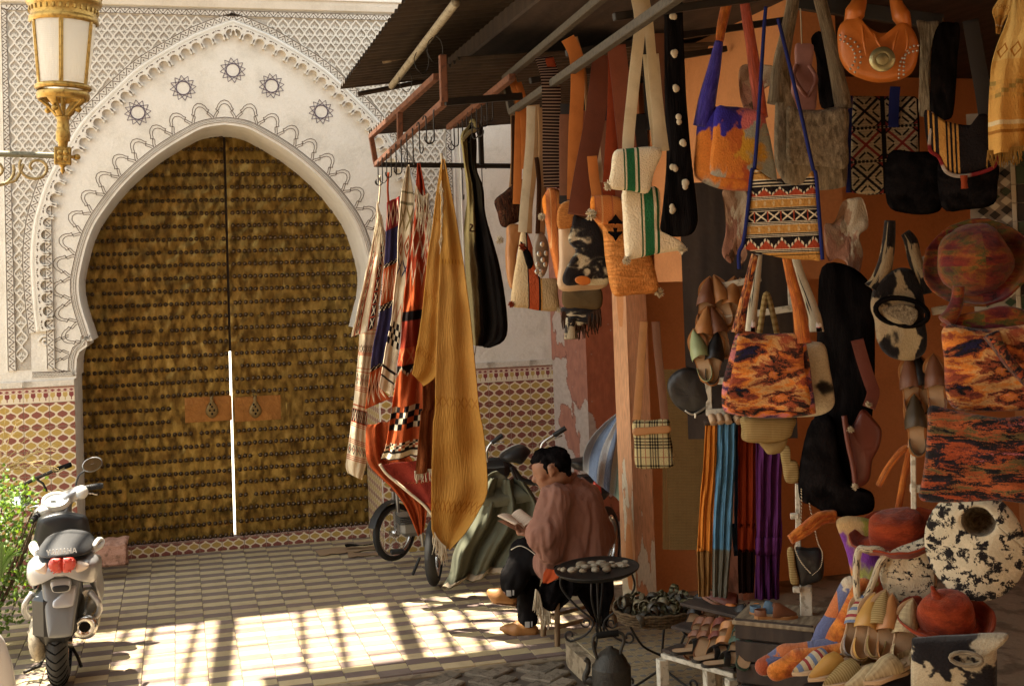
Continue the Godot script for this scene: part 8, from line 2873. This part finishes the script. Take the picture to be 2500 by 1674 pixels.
		footwear("leather_sandal", ["brown leather sandal at the left end of the rack", "brown leather sandal second from the left on the rack", "dark red strapped sandal in the middle row of the rack", "tan leather sandal with brown sole in the middle row", "dark green sandal, left of the green pair", "dark green sandal, right of the green pair in front", "orange leather sandal upright in the upper row", "black sandal upright in the upper row", "pale orange sandal upright at the right of the upper row", "dark green sandal leaning at the right end of the rack", "black sandal lying flat at the left bench end", "brown sandal at the top left, under the scarves", "black sandal at the top left under the scarves", "black beaded sandal lying on the bench front", "black beaded sandal lying at the bench corner"][k0], s[0], up, mats[s[1]][0], mats[s[1]][1], true, "sandals on the rack", 0.215)
		k0 += 1
	b = MB.new()
	o = thing("sandal_rack", "dark slanting wooden rack behind the sandals", "rack")
	for k in 3:
		b = MB.new()
		var q := A.lerp(D, 0.35 + k * 0.28) + Vector3(0, 0.03 + k * 0.1, 0)
		b.bar(q, q + (B - A) * 0.98, 0.12, 0.015)
		part("shelf_board", b, M.darkwood, o, true)
	o = footwear("leather_slipper", "reddish leather slipper with cut-out pattern above the sandals", Vector3(2.354, 0.616, -4.883), view * Basis(Vector3.UP, -1.75) * Basis(Vector3.RIGHT, -0.25), M.red_hide, M.brown_hide, false, "", 0.26)
	# dark crate under the shelf
	o = thing("wooden_crate", "dark wooden crate behind the sandals, with small shoes on its top", "crate", Vector3(2.394, 0.508, -4.511), -0.735)
	b = MB.new()
	b.box(Vector3(0, 0.155, 0), Vector3(0.34, 0.02, 0.3), 0.004)
	part("lid", b, tri(mat(0.3, 0.23, 0.14, 0.8), T.wood, 3.0), o, true)
	for k in 4:
		b = MB.new()
		b.box(Vector3(0, -0.14 + k * 0.09, 0.14), Vector3(0.32, 0.08, 0.014), 0.003)
		part("slat", b, M.darkwood, o, true)
	b = MB.new()
	b.box(Vector3(0, -0.02, -0.01), Vector3(0.3, 0.33, 0.26), 0.004)
	part("box_core", b, M.darkwood, o, true)
	footwear("leather_slipper", "small brown shoe on the crate lid", Vector3(2.342, 0.678, -4.469), view * Basis(Vector3.UP, 1.6), M.brown_hide, M.tan_hide, false, "", 0.17)
	footwear("leather_slipper", "small blue toed shoe on the crate lid", Vector3(2.334, 0.674, -4.523), view * Basis(Vector3.UP, 1.2), plain_cloth(0.1, 0.15, 0.2), M.tan_hide, false, "", 0.15)

	# fan of slippers
	
	var um := {"stripes": woven(bands([[0.08, Color(0.16, 0.19, 0.28)], [0.16, Color(0.45, 0.36, 0.24)], [0.24, Color(0.28, 0.05, 0.05)], [0.36, Color(0.5, 0.4, 0.26)], [0.46, Color(0.15, 0.19, 0.28)], [0.56, Color(0.5, 0.4, 0.26)], [0.64, Color(0.28, 0.05, 0.05)], [0.76, Color(0.46, 0.36, 0.22)], [0.88, Color(0.16, 0.2, 0.3)], [1.0, Color(0.5, 0.38, 0.22)]], 16, 128)), "must": leather(0.46, 0.24, 0.05), "straw": M.straw, "tan": M.tan_hide, "cream": tri(mat(0.52, 0.4, 0.21, 0.8), T.wood, 7.0)}
	k0 = 0
	for s in [["striped cloth slipper standing first in the upper fan",Vector3(2.418, 0.768, -3.977),0.50,"stripes"],["mustard leather slipper second in the upper fan",Vector3(2.426, 0.772, -3.923),0.45,"must"],["straw slipper third in the upper fan",Vector3(2.459, 0.786, -3.892),0.40,"straw"],["plain tan slipper fourth in the upper fan",Vector3(2.48, 0.773, -3.866),0.30,"tan"],["cream straw slipper last in the upper fan",Vector3(2.515, 0.769, -3.814),0.45,"cream"],["striped cloth slipper lying lowest left",Vector3(2.302, 0.628, -4.014),1.00,"stripes"],["stitched mustard slipper in the lower row",Vector3(2.31, 0.636, -3.939),1.00,"must"],["wide straw slipper in the lower row",Vector3(2.327, 0.634, -3.85),1.00,"straw"],["cream straw slipper lying lowest in front",Vector3(2.36, 0.641, -3.758),0.90,"cream"],["plain cream slipper on edge at the right of the lower row",Vector3(2.416, 0.674, -3.741),0.50,"cream"]]:
		var up := view * Basis(Vector3.BACK, -s[2] * 0.8 if k0 < 5 else 0.0) * Basis(Vector3.RIGHT, 1.1) * Basis(Vector3.UP, PI)
		if k0 >= 5:
			up = view * Basis(Vector3.UP, -1.0 - 0.1 * (k0 % 3)) * Basis(Vector3.RIGHT, 0.2)
		footwear("babouche_slipper", s[0], s[1], up, um[s[3]], M.pale_hide, false, "slippers fanned out on the stall front", 0.25)
		k0 += 1
	o = thing("slipper_board", "sloping board that carries the fan of slippers", "board")
	b = MB.new()
	b.bar(Vector3(2.465, 0.598, -4.145), Vector3(2.602, 0.654, -3.897), 0.03, 0.4)
	part("board", b, M.darkwood, o, true)
	b = MB.new()
	b.bar(Vector3(2.286, 0.547, -4.072), Vector3(2.499, 0.591, -3.751), 0.36, 0.02)
	part("ledge", b, M.darkwood, o, true)
	for s in [["orange felt slipper boot standing left of the fan", Vector3(2.45, 0.767, -4.072), 0, 0.5], ["rust, blue and white felt slipper boot at the far left of the fan", Vector3(2.431, 0.764, -4.129), 1, 0.5], ["orange felt slipper lying below the boots", Vector3(2.311, 0.631, -4.063), 0, 1.4], ["blue toed felt slipper lying at the far left", Vector3(2.291, 0.635, -4.121), 1, 1.4]]:
		o = thing("felt_slipper", s[0], "slipper", s[1], view.get_euler().y)
		b = MB.new()
		var d := Vector3(sin(s[3]), cos(s[3]), 0)
		blob(b, [[d * 0.12, -d * 0.08, 0.045, 0.042], [-d * 0.08, -d * 0.14 - Vector3(0.03, 0.02, -0.03), 0.042, 0.034]], 0.008, 0.01)
		part("felt", b, M.felt_orange if s[2] == 0 else M.felt_slip, o)

	# hats and bags at the bottom right
	
	hat("felt_hat", "smooth rust red felt bowler hat lying on a felt bag", Vector3(2.673, 1.043, -4.053), -0.583, 0.185, 0.112, 0.12, M.felt_red, Vector3(0.22, 0, 0.16), 0.035)
	
	o = hat("felt_hat", "lumpy rust red felt hat with a pointed tip", Vector3(2.651, 0.802, -3.754), -0.615, 0.165, 0.1, 0.115, M.felt_red, Vector3(0.3, 0, 0.02), 0.03)
	cord(o, [-0.02, 0.09, 0.03, -0.035, 0.125, 0.045, -0.045, 0.15, 0.05], [0.03, 0.012, 0.005], M.felt_red, "tip")
	
	o = thing("felt_hat", "round white felt hat with black veins and an open crown", "hat", Vector3(2.757, 1.085, -3.716), -0.743)
	b = MB.new()
	var hx := 0.021
	var hy := 0.097
	b.grid(64, 8, func(u: float, t: float):
		var a := u * TAU
		var oc := Vector2(cos(a) * 0.168, sin(a) * 0.19)
		var ic := Vector2(hx + cos(a) * 0.058, hy + sin(a) * 0.052)
		var p := ic.lerp(oc, t)
		return Vector3(p.x, p.y, 0.05 * sin(t * PI * 0.5 + PI * 0.5) + 0.015 * sin(a * 3.0) * t), 0.012)
	for i in b.uv.size():
		b.uv[i] = Vector2(b.v[i].x, -b.v[i].y) * 2.6
	part("brim", b, M.felt_veined2, o)
	b = MB.new()
	b.grid(40, 5, func(u: float, t: float):
		var a := u * TAU
		return Vector3(hx + cos(a) * 0.058 * (1.0 - t * t * t), hy + sin(a) * 0.052 * (1.0 - t * t * t), 0.05 - t * 0.15), 0.008)
	part("crown_opening", b, M.felt_grey, o)
	
	o = bag("felt_bag", "purple, green and yellow felt bag with orange loop handles", "bag", Vector3(2.611, 0.934, -4.23), -0.553, [-0.094, 0.156, -0.031, 0.177, 0.063, 0.149, 0.064, 0.051, 0.074, -0.037, 0.089, -0.139, 0.096, -0.193, 0.03, -0.19, -0.025, -0.158, -0.043, -0.07, -0.057, 0.018, -0.073, 0.077], 0.13, M.felt_rainbow)
	cord(o, [0.077, 0.302, 0, 0.114, 0.375, 0.03, 0.161, 0.438, 0.04, 0.188, 0.456, 0.04, 0.195, 0.439, 0.04, 0.175, 0.355, 0.03, 0.16, 0.281, 0.02, 0.145, 0.205, 0], 0.014, M.felt_orange)
	cord(o, [-0.099, 0.177, -0.02, -0.16, 0.176, 0.02, -0.221, 0.136, 0.06, -0.273, 0.095, 0.08], 0.019, M.felt_orange)
	cord(o, [-0.1, 0.159, -0.02, -0.15, 0.158, 0.02, -0.212, 0.121, 0.06, -0.273, 0.09, 0.08], 0.017, M.felt_orange)
	
	o = bag("felt_bag", "white felt bag with thin black veins and a looped strap", "bag", Vector3(2.635, 0.934, -3.963), -0.657, [-0.095, 0.051, -0.069, 0.08, -0.027, 0.111, 0.032, 0.13, 0.095, 0.147, 0.109, 0.062, 0.104, -0.049, 0.081, -0.132, 0.012, -0.146, -0.051, -0.148, -0.074, -0.098, -0.099, -0.011], 0.12, M.felt_veined)
	cord(o, [-0.081, 0.04, 0.03, -0.078, 0.091, 0.05, -0.099, 0.106, 0.06, -0.134, 0.106, 0.07, -0.161, 0.105, 0.07, -0.173, 0.065, 0.08, -0.178, -0.01, 0.08, -0.176, -0.07, 0.08, -0.164, -0.097, 0.08, -0.145, -0.073, 0.08, -0.116, -0.009, 0.07, -0.09, 0.056, 0.06, -0.056, 0.09, 0.04], 0.0135, M.felt_veined)
	
	o = bag("cowhide_bag", "black and cream cowhide felt bag at the bottom right", "bag", Vector3(2.557, 0.745, -3.574), -0.691, [-0.144, 0.055, -0.058, 0.069, 0.043, 0.082, 0.111, 0.095, 0.178, 0.101, 0.165, 0.078, 0.133, 0.055, 0.13, -0.029, 0.123, -0.135, -0.006, -0.157, -0.155, -0.165, -0.152, -0.058], 0.14, M.cow, "", 0.01, false)
	b = MB.new()
	var rim := PackedVector3Array()
	for k in 17:
		var a := TAU * k / 16
		rim.append(Vector3(cos(a) * 0.05, sin(a) * 0.022, 0.075) + Vector3(0.037, 0.025, 0))
	b.tube(rim, 0.008, 7, false)
	part("handle_hole", b, M.felt_grey, o)
	
	o = bag("leather_purse", "black leather purse with white lacing and a cream edge on the shelf post", "bag", Vector3(2.477, 0.885, -4.425), -0.51, [-0.052, 0.07, 0.003, 0.07, 0.052, 0.07, 0.065, 0.022, 0.057, -0.049, 0.012, -0.071, -0.035, -0.08, -0.05, -0.011], 0.09, M.black_hide)
	flap(o, "cream_edge", [-0.08, 0.069, -0.054, 0.074, -0.047, 0.006, -0.037, -0.067, -0.07, -0.071, -0.077, -0.005], 0.05, M.straw, 0.02)
	for s in [[-0.015, 0.325, 0.055, -0.019, 0.224, 0.055, -0.03, 0.123, 0.055, -0.05, 0.085, 0.055, -0.029, 0.028, 0.055, 0.009, -0.019, 0.055], [0.011, 0.285, 0.055, 0.027, 0.189, 0.055, 0.043, 0.104, 0.055, 0.058, 0.065, 0.055, 0.049, 0.009, 0.055, 0.013, -0.027, 0.055]]:
		b = MB.new()
		var e := curve3(v3(s), 8)
		for i in range(0, e.size() - 1, 1):
			b.tube(PackedVector3Array([e[i], e[i].lerp(e[i + 1], 0.55) + Vector3(0.004, 0, 0)]), 0.0022, 5)
		stuff(part("lacing", b, M.wool, o))
	
	o = bag("straw_wallet", "straw edged wallet hanging above the laced purse", "bag", Vector3(2.418, 1.3, -4.43), -0.325, [-0.037, 0.068, -0.002, 0.078, 0.001, 0.027, 0.03, 0.01, 0.029, -0.065, -0.019, -0.069, -0.03, -0.01], 0.06, M.straw)
	# black clothing and leather in the dark middle
	
	o = bag("black_dress", "long black garments hanging in the dark middle of the stall", "garment", Vector3(2.674, 1.859, -4.395), -0.547, [-0.081, 0.251, 0.027, 0.255, 0.113, 0.167, 0.122, -0.003, 0.101, -0.341, 0.041, -0.612, -0.08, -0.766, -0.15, -0.648, -0.126, -0.254, -0.106, 0.037], 0.14, M.felt_black)
	
	o = bag("leather_bag", "dark red leather drawstring bag with pale tassels", "bag", Vector3(2.65, 1.616, -4.252), -0.557, [-0.07, -0.119, -0.04, -0.151, 0.003, -0.082, 0.052, -0.13, 0.075, -0.171, 0.063, -0.234, 0.035, -0.287, 0.022, -0.36, -0.009, -0.392, -0.045, -0.388, -0.051, -0.282, -0.067, -0.193], 0.11, M.red_hide)
	strap(o, [-0.006, 0.197, 0, 0.016, 0.102, 0, 0.038, 0.024, 0.01, 0.048, -0.017, 0.02, 0.028, -0.074, 0.03], 0.05, M.red_hide)
	cord(o, [-0.068, -0.103, 0.05, -0.057, -0.206, 0.06, -0.041, -0.299, 0.06, -0.034, -0.382, 0.06], 0.011, M.red_hide, "drawstring")
	pompom(o, [-0.045, -0.157, 0.07], 0.022, M.wool)
	pompom(o, [-0.037, -0.383, 0.07], 0.022, M.wool)
	pompom(o, [0.029, -0.058, 0.05], 0.02, M.wool)
	
	bag("black_robe", "black garment heap under the red leather bag", "garment", Vector3(2.609, 1.145, -4.328), -0.543, [-0.125, 0.336, -0.037, 0.347, -0.013, 0.155, 0.045, 0.06, 0.105, 0.04, 0.102, -0.029, 0.02, -0.052, -0.063, -0.048, -0.139, -0.007, -0.185, 0.02, -0.179, 0.154], 0.14, M.felt_black)
	
	bag("sheepskin", "ragged pink and brown sheepskin hanging under the blotched felt bag", "hide", Vector3(2.409, 2.302, -4.926), -0.455, [-0.006, 0.174, 0.049, 0.177, 0.101, 0.166, 0.094, 0.056, 0.082, -0.038, 0.093, -0.121, 0.059, -0.174, 0.044, -0.12, 0.019, -0.16, -0.02, -0.111, 0.001, -0.011, -0.001, 0.09], 0.022, M.pelt, "", 0.035)
	
	bag("sheepskin", "dark ragged pelt with pale patches left of the black cloth bag", "hide", Vector3(2.731, 2.257, -4.523), -0.543, [-0.049, 0.032, -0.005, 0.047, 0.031, 0.129, 0.074, 0.144, 0.117, 0.136, 0.134, 0.024, 0.095, -0.019, 0.107, -0.109, 0.058, -0.264, 0.042, -0.14, 0, -0.11, -0.039, -0.115], 0.025, M.pelt, "", 0.045)
	
	bag("goatskin", "brown goatskin hanging behind the pink sandal", "hide", Vector3(2.475, 2.97, -4.681), -0.486, [-0.076, 0.031, -0.019, 0.038, 0.07, 0.021, 0.061, -0.048, 0.021, -0.079, 0.024, -0.16, -0.061, -0.16, -0.085, -0.061], 0.022, M.pelt, "", 0.035)
	
	bag("fur_piece", "black fur piece hanging behind the grey felt straps", "hide", Vector3(2.769, 2.995, -4.596), -0.542, [-0.067, 0.122, -0.022, 0.147, 0.002, 0.047, 0.025, -0.058, 0.032, -0.174, -0.035, -0.186, -0.047, -0.076, -0.049, 0.034], 0.06, M.felt_black, "", 0.03)
	# mesh curtain in the doorway
	
	o = thing("mesh_curtain", "brown woven mesh panel hanging in the dark doorway", "curtain", Vector3(2.693, 1.081, -6.126), -0.414)
	b = MB.new()
	var pl := v2([-0.099, 0.491, 0.135, 0.485, 0.098, -0.494, -0.136, -0.502])
	for k in 34:
		var t := k / 33.0
		b.ribbon(PackedVector3Array([Vector3(lerpf(pl[0].x, pl[1].x, t), pl[0].y, 0.002 * (k % 2)), Vector3(lerpf(pl[3].x, pl[2].x, t), pl[3].y, 0.002 * (k % 2))]), 0.0055, 0.002, Vector3.RIGHT)
	for k in 120:
		var t := k / 119.0
		b.ribbon(PackedVector3Array([Vector3(pl[0].x, lerpf(pl[0].y, pl[3].y, t), 0.003), Vector3(pl[1].x, lerpf(pl[0].y, pl[3].y, t), 0.003)]), 0.0055, 0.002, Vector3.UP)
	stuff(part("mesh_threads", b, plain_cloth(0.17, 0.105, 0.04), o))

	# whitewashed shelf frames with slippers
	shelves()


func shelves() -> void:
	var b: MB
	
	var o := thing("shoe_shelf", "white painted slatted shoe shelf left of the marbled felt bag", "shelf", Vector3(2.43, 1.929, -4.878), -0.462)
	for s in [[-0.107, 0.106, 0, 0.109, 0.143, 0], [-0.161, -0.033, 0.03, -0.013, -0.029, 0.03], [0.016, -0.021, 0.03, 0.24, 0.005, 0.03], [-0.158, -0.312, 0.03, -0.062, -0.31, 0.03], [-0.154, -0.451, 0.03, -0.067, -0.449, 0.03], [-0.152, 0.08, 0, -0.152, -0.026, 0], [0.238, 0.156, 0, 0.238, -0.002, 0], [-0.144, -0.28, 0, -0.144, -0.469, 0]]:
		b = MB.new()
		var p := v3(s)
		b.bar(p[0], p[1], 0.022, 0.03, Vector3.UP if absf(p[1].y - p[0].y) < 0.2 else Vector3.BACK)
		part("slat", b, M.white_paint, o, true)
	b = MB.new()
	b.box(Vector3(0.0, 0.0, -0.2), Vector3(0.5, 1.2, 0.02), 0.0)
	part("back_board", b, M.darkwood, o, true)
	var gl := "slippers standing on the white shelf"
	var fb := Basis(Vector3.UP, -0.462)
	var k := 0
	for s in [[Vector3(2.295, 1.963, -4.915), 0], [Vector3(2.363, 1.972, -4.896), 1], [Vector3(2.402, 1.959, -4.885), 1], [Vector3(2.499, 1.955, -4.91), 2], [Vector3(2.259, 1.83, -4.877), 1], [Vector3(2.326, 1.834, -4.858), 0], [Vector3(2.45, 1.851, -4.874), 1], [Vector3(2.224, 1.735, -4.838), 3], [Vector3(2.279, 1.722, -4.822), 4]]:
		footwear("leather_slipper", ["dark brown slipper at the left of the upper white shelf", "tan slipper in the middle of the upper white shelf", "tan slipper leaning beside it on the upper white shelf", "dark slipper behind the felt straps on the upper shelf", "tan slipper leaning at the left of the lower shelf", "dark brown slipper in the middle of the lower shelf", "tan slipper at the right of the lower shelf", "pale green slipper with punched holes below the shelf", "black sequinned slipper beside the pale green one"][k], s[0], fb * Basis(Vector3.BACK, 0.25 if k % 2 else -0.15) * Basis(Vector3.RIGHT, 1.3) * Basis(Vector3.UP, PI), [M.brown_hide, M.tan_hide, M.red_hide, leather(0.28, 0.33, 0.16), M.black_hide][s[1]], M.tan_hide, false, gl, 0.24)
		k += 1
	
	o = thing("shelf_post", "white painted upright post with cross pegs right of the purple scarf", "post", Vector3(2.471, 1.012, -4.475), -0.505)
	for s in [[0.002, 0.201, 0, -0.006, -0.081, 0], [-0.033, 0.072, 0.03, 0.001, 0.074, 0.03]]:
		b = MB.new()
		var p := v3(s)
		b.bar(p[0], p[1], 0.022, 0.024, Vector3.BACK if absf(p[1].y - p[0].y) > 0.1 else Vector3.UP)
		part("slat", b, M.white_paint, o, true)
	b = MB.new()
	b.bar(Vector3(0.019, -0.22, 0), Vector3(0.015, -0.363, 0), 0.05, 0.04, Vector3.BACK)
	b.bar(Vector3(-0.035, -0.231, 0.03), Vector3(-0.004, -0.23, 0.03), 0.02, 0.024)
	part("lower_post", b, M.white_paint, o, true)
	
	o = thing("shoe_shelf", "white painted shoe shelf behind the felt bags at the right", "shelf", Vector3(2.734, 1.482, -3.92), -0.609)
	for s in [[-0.01, 0.599, 0, 0.079, 0.62, 0], [-0.016, 0.634, -0.04, 0.068, 0.665, -0.04], [0.023, 0.446, 0, 0.082, 0.455, 0], [-0.078, 0.107, 0, 0.064, 0.098, 0], [-0.082, -0.054, 0, -0.012, -0.061, 0], [-0.082, -0.222, 0, -0.042, -0.224, 0], [-0.064, -0.066, 0, -0.071, -0.299, 0]]:
		b = MB.new()
		var p := v3(s)
		b.bar(p[0], p[1], 0.02, 0.03, Vector3.UP if absf(p[1].y - p[0].y) < 0.2 else Vector3.BACK)
		part("slat", b, M.white_paint, o, true)
	for s in [[Vector3(2.667, 1.646, -3.934), 0], [Vector3(2.7, 1.65, -3.925), 1], [Vector3(2.726, 1.653, -3.865), 0], [Vector3(2.652, 1.504, -3.89), 2]]:
		footwear("leather_slipper", ["brown slipper standing left on the right hand shelf", "black slipper standing second on the right hand shelf", "brown slipper beside the marbled bag on the right hand shelf", "black slipper with gold embroidery on the middle of the right hand shelf"][used.get("leather_slipper", 0) - 11], s[0], fb * Basis(Vector3.RIGHT, 1.35) * Basis(Vector3.UP, PI), [M.brown_hide, M.black_hide, leather(0.05, 0.03, 0.01)][s[1]], M.tan_hide, false, "slippers on the right hand shelf", 0.23)
	# strip of cut tiles and the door frame at the right edge
	
	o = thing("zellij_strip", "strip of green, black and white cut tiles beside a dark door frame", "tile strip", Vector3(2.937, 2.287, -3.684), -0.673)
	b = MB.new()
	b.box(Vector3(0.02, 0, -0.06), Vector3(0.3, 0.75, 0.05), 0.0)
	part("mortar", b, M.grout, o, true)
	var gr := [mat(0.03, 0.055, 0.03, 0.3), mat(0.01, 0.012, 0.012, 0.3), mat(0.5, 0.44, 0.32, 0.4)]
	for i in 3:
		for j in 20:
			b = MB.new()
			var c := Vector2(-0.085 + i * 0.04, -0.33 + j * 0.034 + (0.017 if i % 2 else 0.0))
			b.prism(PackedVector2Array([c + Vector2(-0.02, 0), c + Vector2(0, -0.017), c + Vector2(0.02, 0), c + Vector2(0, 0.017)]), -0.036, -0.03)
			part("lozenge_tile", b, gr[2] if (i + j) % 2 else gr[(i + j / 2) % 2], o, true)
	for j in 11:
		b = MB.new()
		b.box(Vector3(0.022, -0.34 + j * 0.068, -0.033), Vector3(0.016, 0.066, 0.01), 0.001)
		part("white_tile", b, gr[2], o, true)
		b = MB.new()
		b.box(Vector3(0.055, -0.34 + j * 0.068, -0.034), Vector3(0.045, 0.065, 0.01), 0.001)
		part("square_tile", b, gr[(j * 3 / 2) % 2], o, true)
	b = MB.new()
	b.box(Vector3(0.11, -0.08, -0.02), Vector3(0.05, 0.75, 0.06), 0.006)
	b.box(Vector3(0.2, -0.1, -0.04), Vector3(0.14, 0.7, 0.02), 0.003)
	part("door_frame", b, M.darkwood, o, true)


# ---------------------------------------------------------------- plants at the left
func plants() -> void:
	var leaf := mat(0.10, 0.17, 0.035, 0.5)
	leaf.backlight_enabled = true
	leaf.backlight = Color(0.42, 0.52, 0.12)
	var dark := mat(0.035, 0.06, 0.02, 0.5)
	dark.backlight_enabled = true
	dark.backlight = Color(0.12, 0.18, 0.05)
	var bark := tri(mat(0.12, 0.08, 0.045, 0.9), T.wood, 4.0)
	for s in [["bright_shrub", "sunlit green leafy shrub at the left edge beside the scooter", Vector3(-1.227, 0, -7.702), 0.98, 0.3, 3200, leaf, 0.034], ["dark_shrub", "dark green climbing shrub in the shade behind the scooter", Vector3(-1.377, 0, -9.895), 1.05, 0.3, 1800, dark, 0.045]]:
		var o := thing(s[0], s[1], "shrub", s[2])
		var b := MB.new()
		for k in 9:
			var a := rg.randf() * TAU
			var d := Vector3(cos(a) * 0.5, 1.0, sin(a) * 0.5)
			b.tube(curve3(PackedVector3Array([Vector3.ZERO, d * s[3] * 0.4 + Vector3(rg.randfn() * 0.03, 0, 0), d * s[3] * 0.85]), 4), [0.012, 0.012, 0.011, 0.01, 0.009, 0.008, 0.006, 0.005, 0.003], 6)
		part("stem", b, bark, o)
		b = MB.new()
		for k in s[5]:
			# clumps of leaves at uneven heights
			var c := int(k / 14.0)
			var cr := RandomNumberGenerator.new()
			cr.seed = c * 31 + s[5]
			var mid := Vector3(cr.randf_range(-1, 1) * s[4], (0.12 + 0.88 * cr.randf()) * s[3], cr.randf_range(-1, 1) * s[4])
			var p := mid + Vector3(rg.randfn(), rg.randfn(), rg.randfn()) * 0.055
			var d := (p - mid + Vector3(rg.randfn() * 0.3, 0.5, rg.randfn() * 0.3) * 0.06).normalized()
			var w := d.cross(Vector3(rg.randfn(), rg.randfn(), rg.randfn())).normalized()
			var n := w.cross(d) * 0.012
			var l: float = s[7] * rg.randf_range(0.7, 1.3)
			var i := b.p(p)
			b.p(p + d * l * 0.45 + w * l * 0.26 + n)
			b.p(p + d * l + n * 0.3)
			b.p(p + d * l * 0.45 - w * l * 0.26 + n)
			b.p(p + d * l * 0.5 - n)
			b.f(i, i + 1, i + 4)
			b.f(i + 1, i + 2, i + 4)
			b.f(i + 2, i + 3, i + 4)
			b.f(i + 3, i, i + 4)
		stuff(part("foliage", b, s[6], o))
	# strap leaved plant and the dry straw coloured twigs above it
	var o := thing("strap_leaf_plant", "strap leaved green plant rising above the sunlit shrub", "plant", Vector3(-0.99, 0.528, -7.188))
	for k in 16:
		var b := MB.new()
		var a := rg.randf_range(-1.6, 1.6)
		b.ribbon(curve3(PackedVector3Array([Vector3.ZERO, Vector3(sin(a) * 0.06, 0.12, 0.02 * cos(a * 3)), Vector3(sin(a) * 0.13, 0.23 - absf(a) * 0.05, 0.03)]), 4), [0.014, 0.016, 0.017, 0.016, 0.014, 0.012, 0.009, 0.006, 0.002], 0.002)
		part("leaf", b, leaf, o)
	o = thing("dry_twigs", "dry straw coloured twigs in front of the left tiles", "plant", Vector3(-1.133, 1.076, -8.253))
	var straw := mat(0.5, 0.37, 0.16, 0.8)
	var b := MB.new()
	for k in 12:
		var p := Vector3(0, -0.1, 0)
		var d := Vector3(rg.randf_range(0.4, 1.2), rg.randf_range(0.2, 1.0), rg.randf_range(-0.2, 0.2)).normalized()
		var path := PackedVector3Array([p])
		for j in 7:
			p += d * 0.055
			d = (d + Vector3(rg.randfn(), rg.randfn(), rg.randfn()) * 0.18).normalized()
			path.append(p)
			for t in 3:
				b.tube(PackedVector3Array([p, p + (d + Vector3(rg.randfn(), rg.randfn(), rg.randfn()) * 0.9).normalized() * rg.randf_range(0.02, 0.05)]), [0.0018, 0.001], 4)
		b.tube(path, 0.0025, 5)
	part("twig", b, straw, o)
	# handlebar of a bicycle lost in the shrub, and a white fairing close to the viewer
	o = thing("hidden_bicycle", "black bicycle handlebar sticking out of the dark shrub", "bicycle")
	b = MB.new()
	b.tube(v3([-1.094, 0.833, -8.561, -1.021, 0.847, -8.54, -0.931, 0.892, -8.513, -0.81, 0.942, -8.477]), 0.011, 8)
	b.tube(v3([-0.931, 0.892, -8.513, -0.885, 0.858, -8.501, -0.86, 0.803, -8.495]), 0.008, 8)
	part("handlebar", b, M.iron, o)
	b = MB.new()
	b.tube(v3([-0.81, 0.942, -8.477, -0.704, 0.977, -8.446]), 0.018, 10)
	part("grip", b, M.black, o)
	o = thing("white_fairing", "white curved scooter fairing cut off by the lower left corner", "fairing")
	b = MB.new()
	
	b.pillow(curve2(v2([-0.084, 0.199, -0.011, 0.153, 0.022, 0.07, 0.039, -0.01, 0.046, -0.102, 0.026, -0.187, -0.091, -0.155]), 4, true), 0.12, 7)
	for i in b.v.size():
		b.v[i] = Basis(Vector3.UP, 0.486) * b.v[i] + Vector3(-0.662, 0.718, -4.801)
	part("shell", b, mat(0.7, 0.68, 0.64, 0.25), o)


func build_rest() -> void:
	goods_materials()
	rugs()
	rail_bags()
	wall_goods()
	person()
	scooter()
	parked_bikes()
	lamp()
	stall_goods()
	plants()
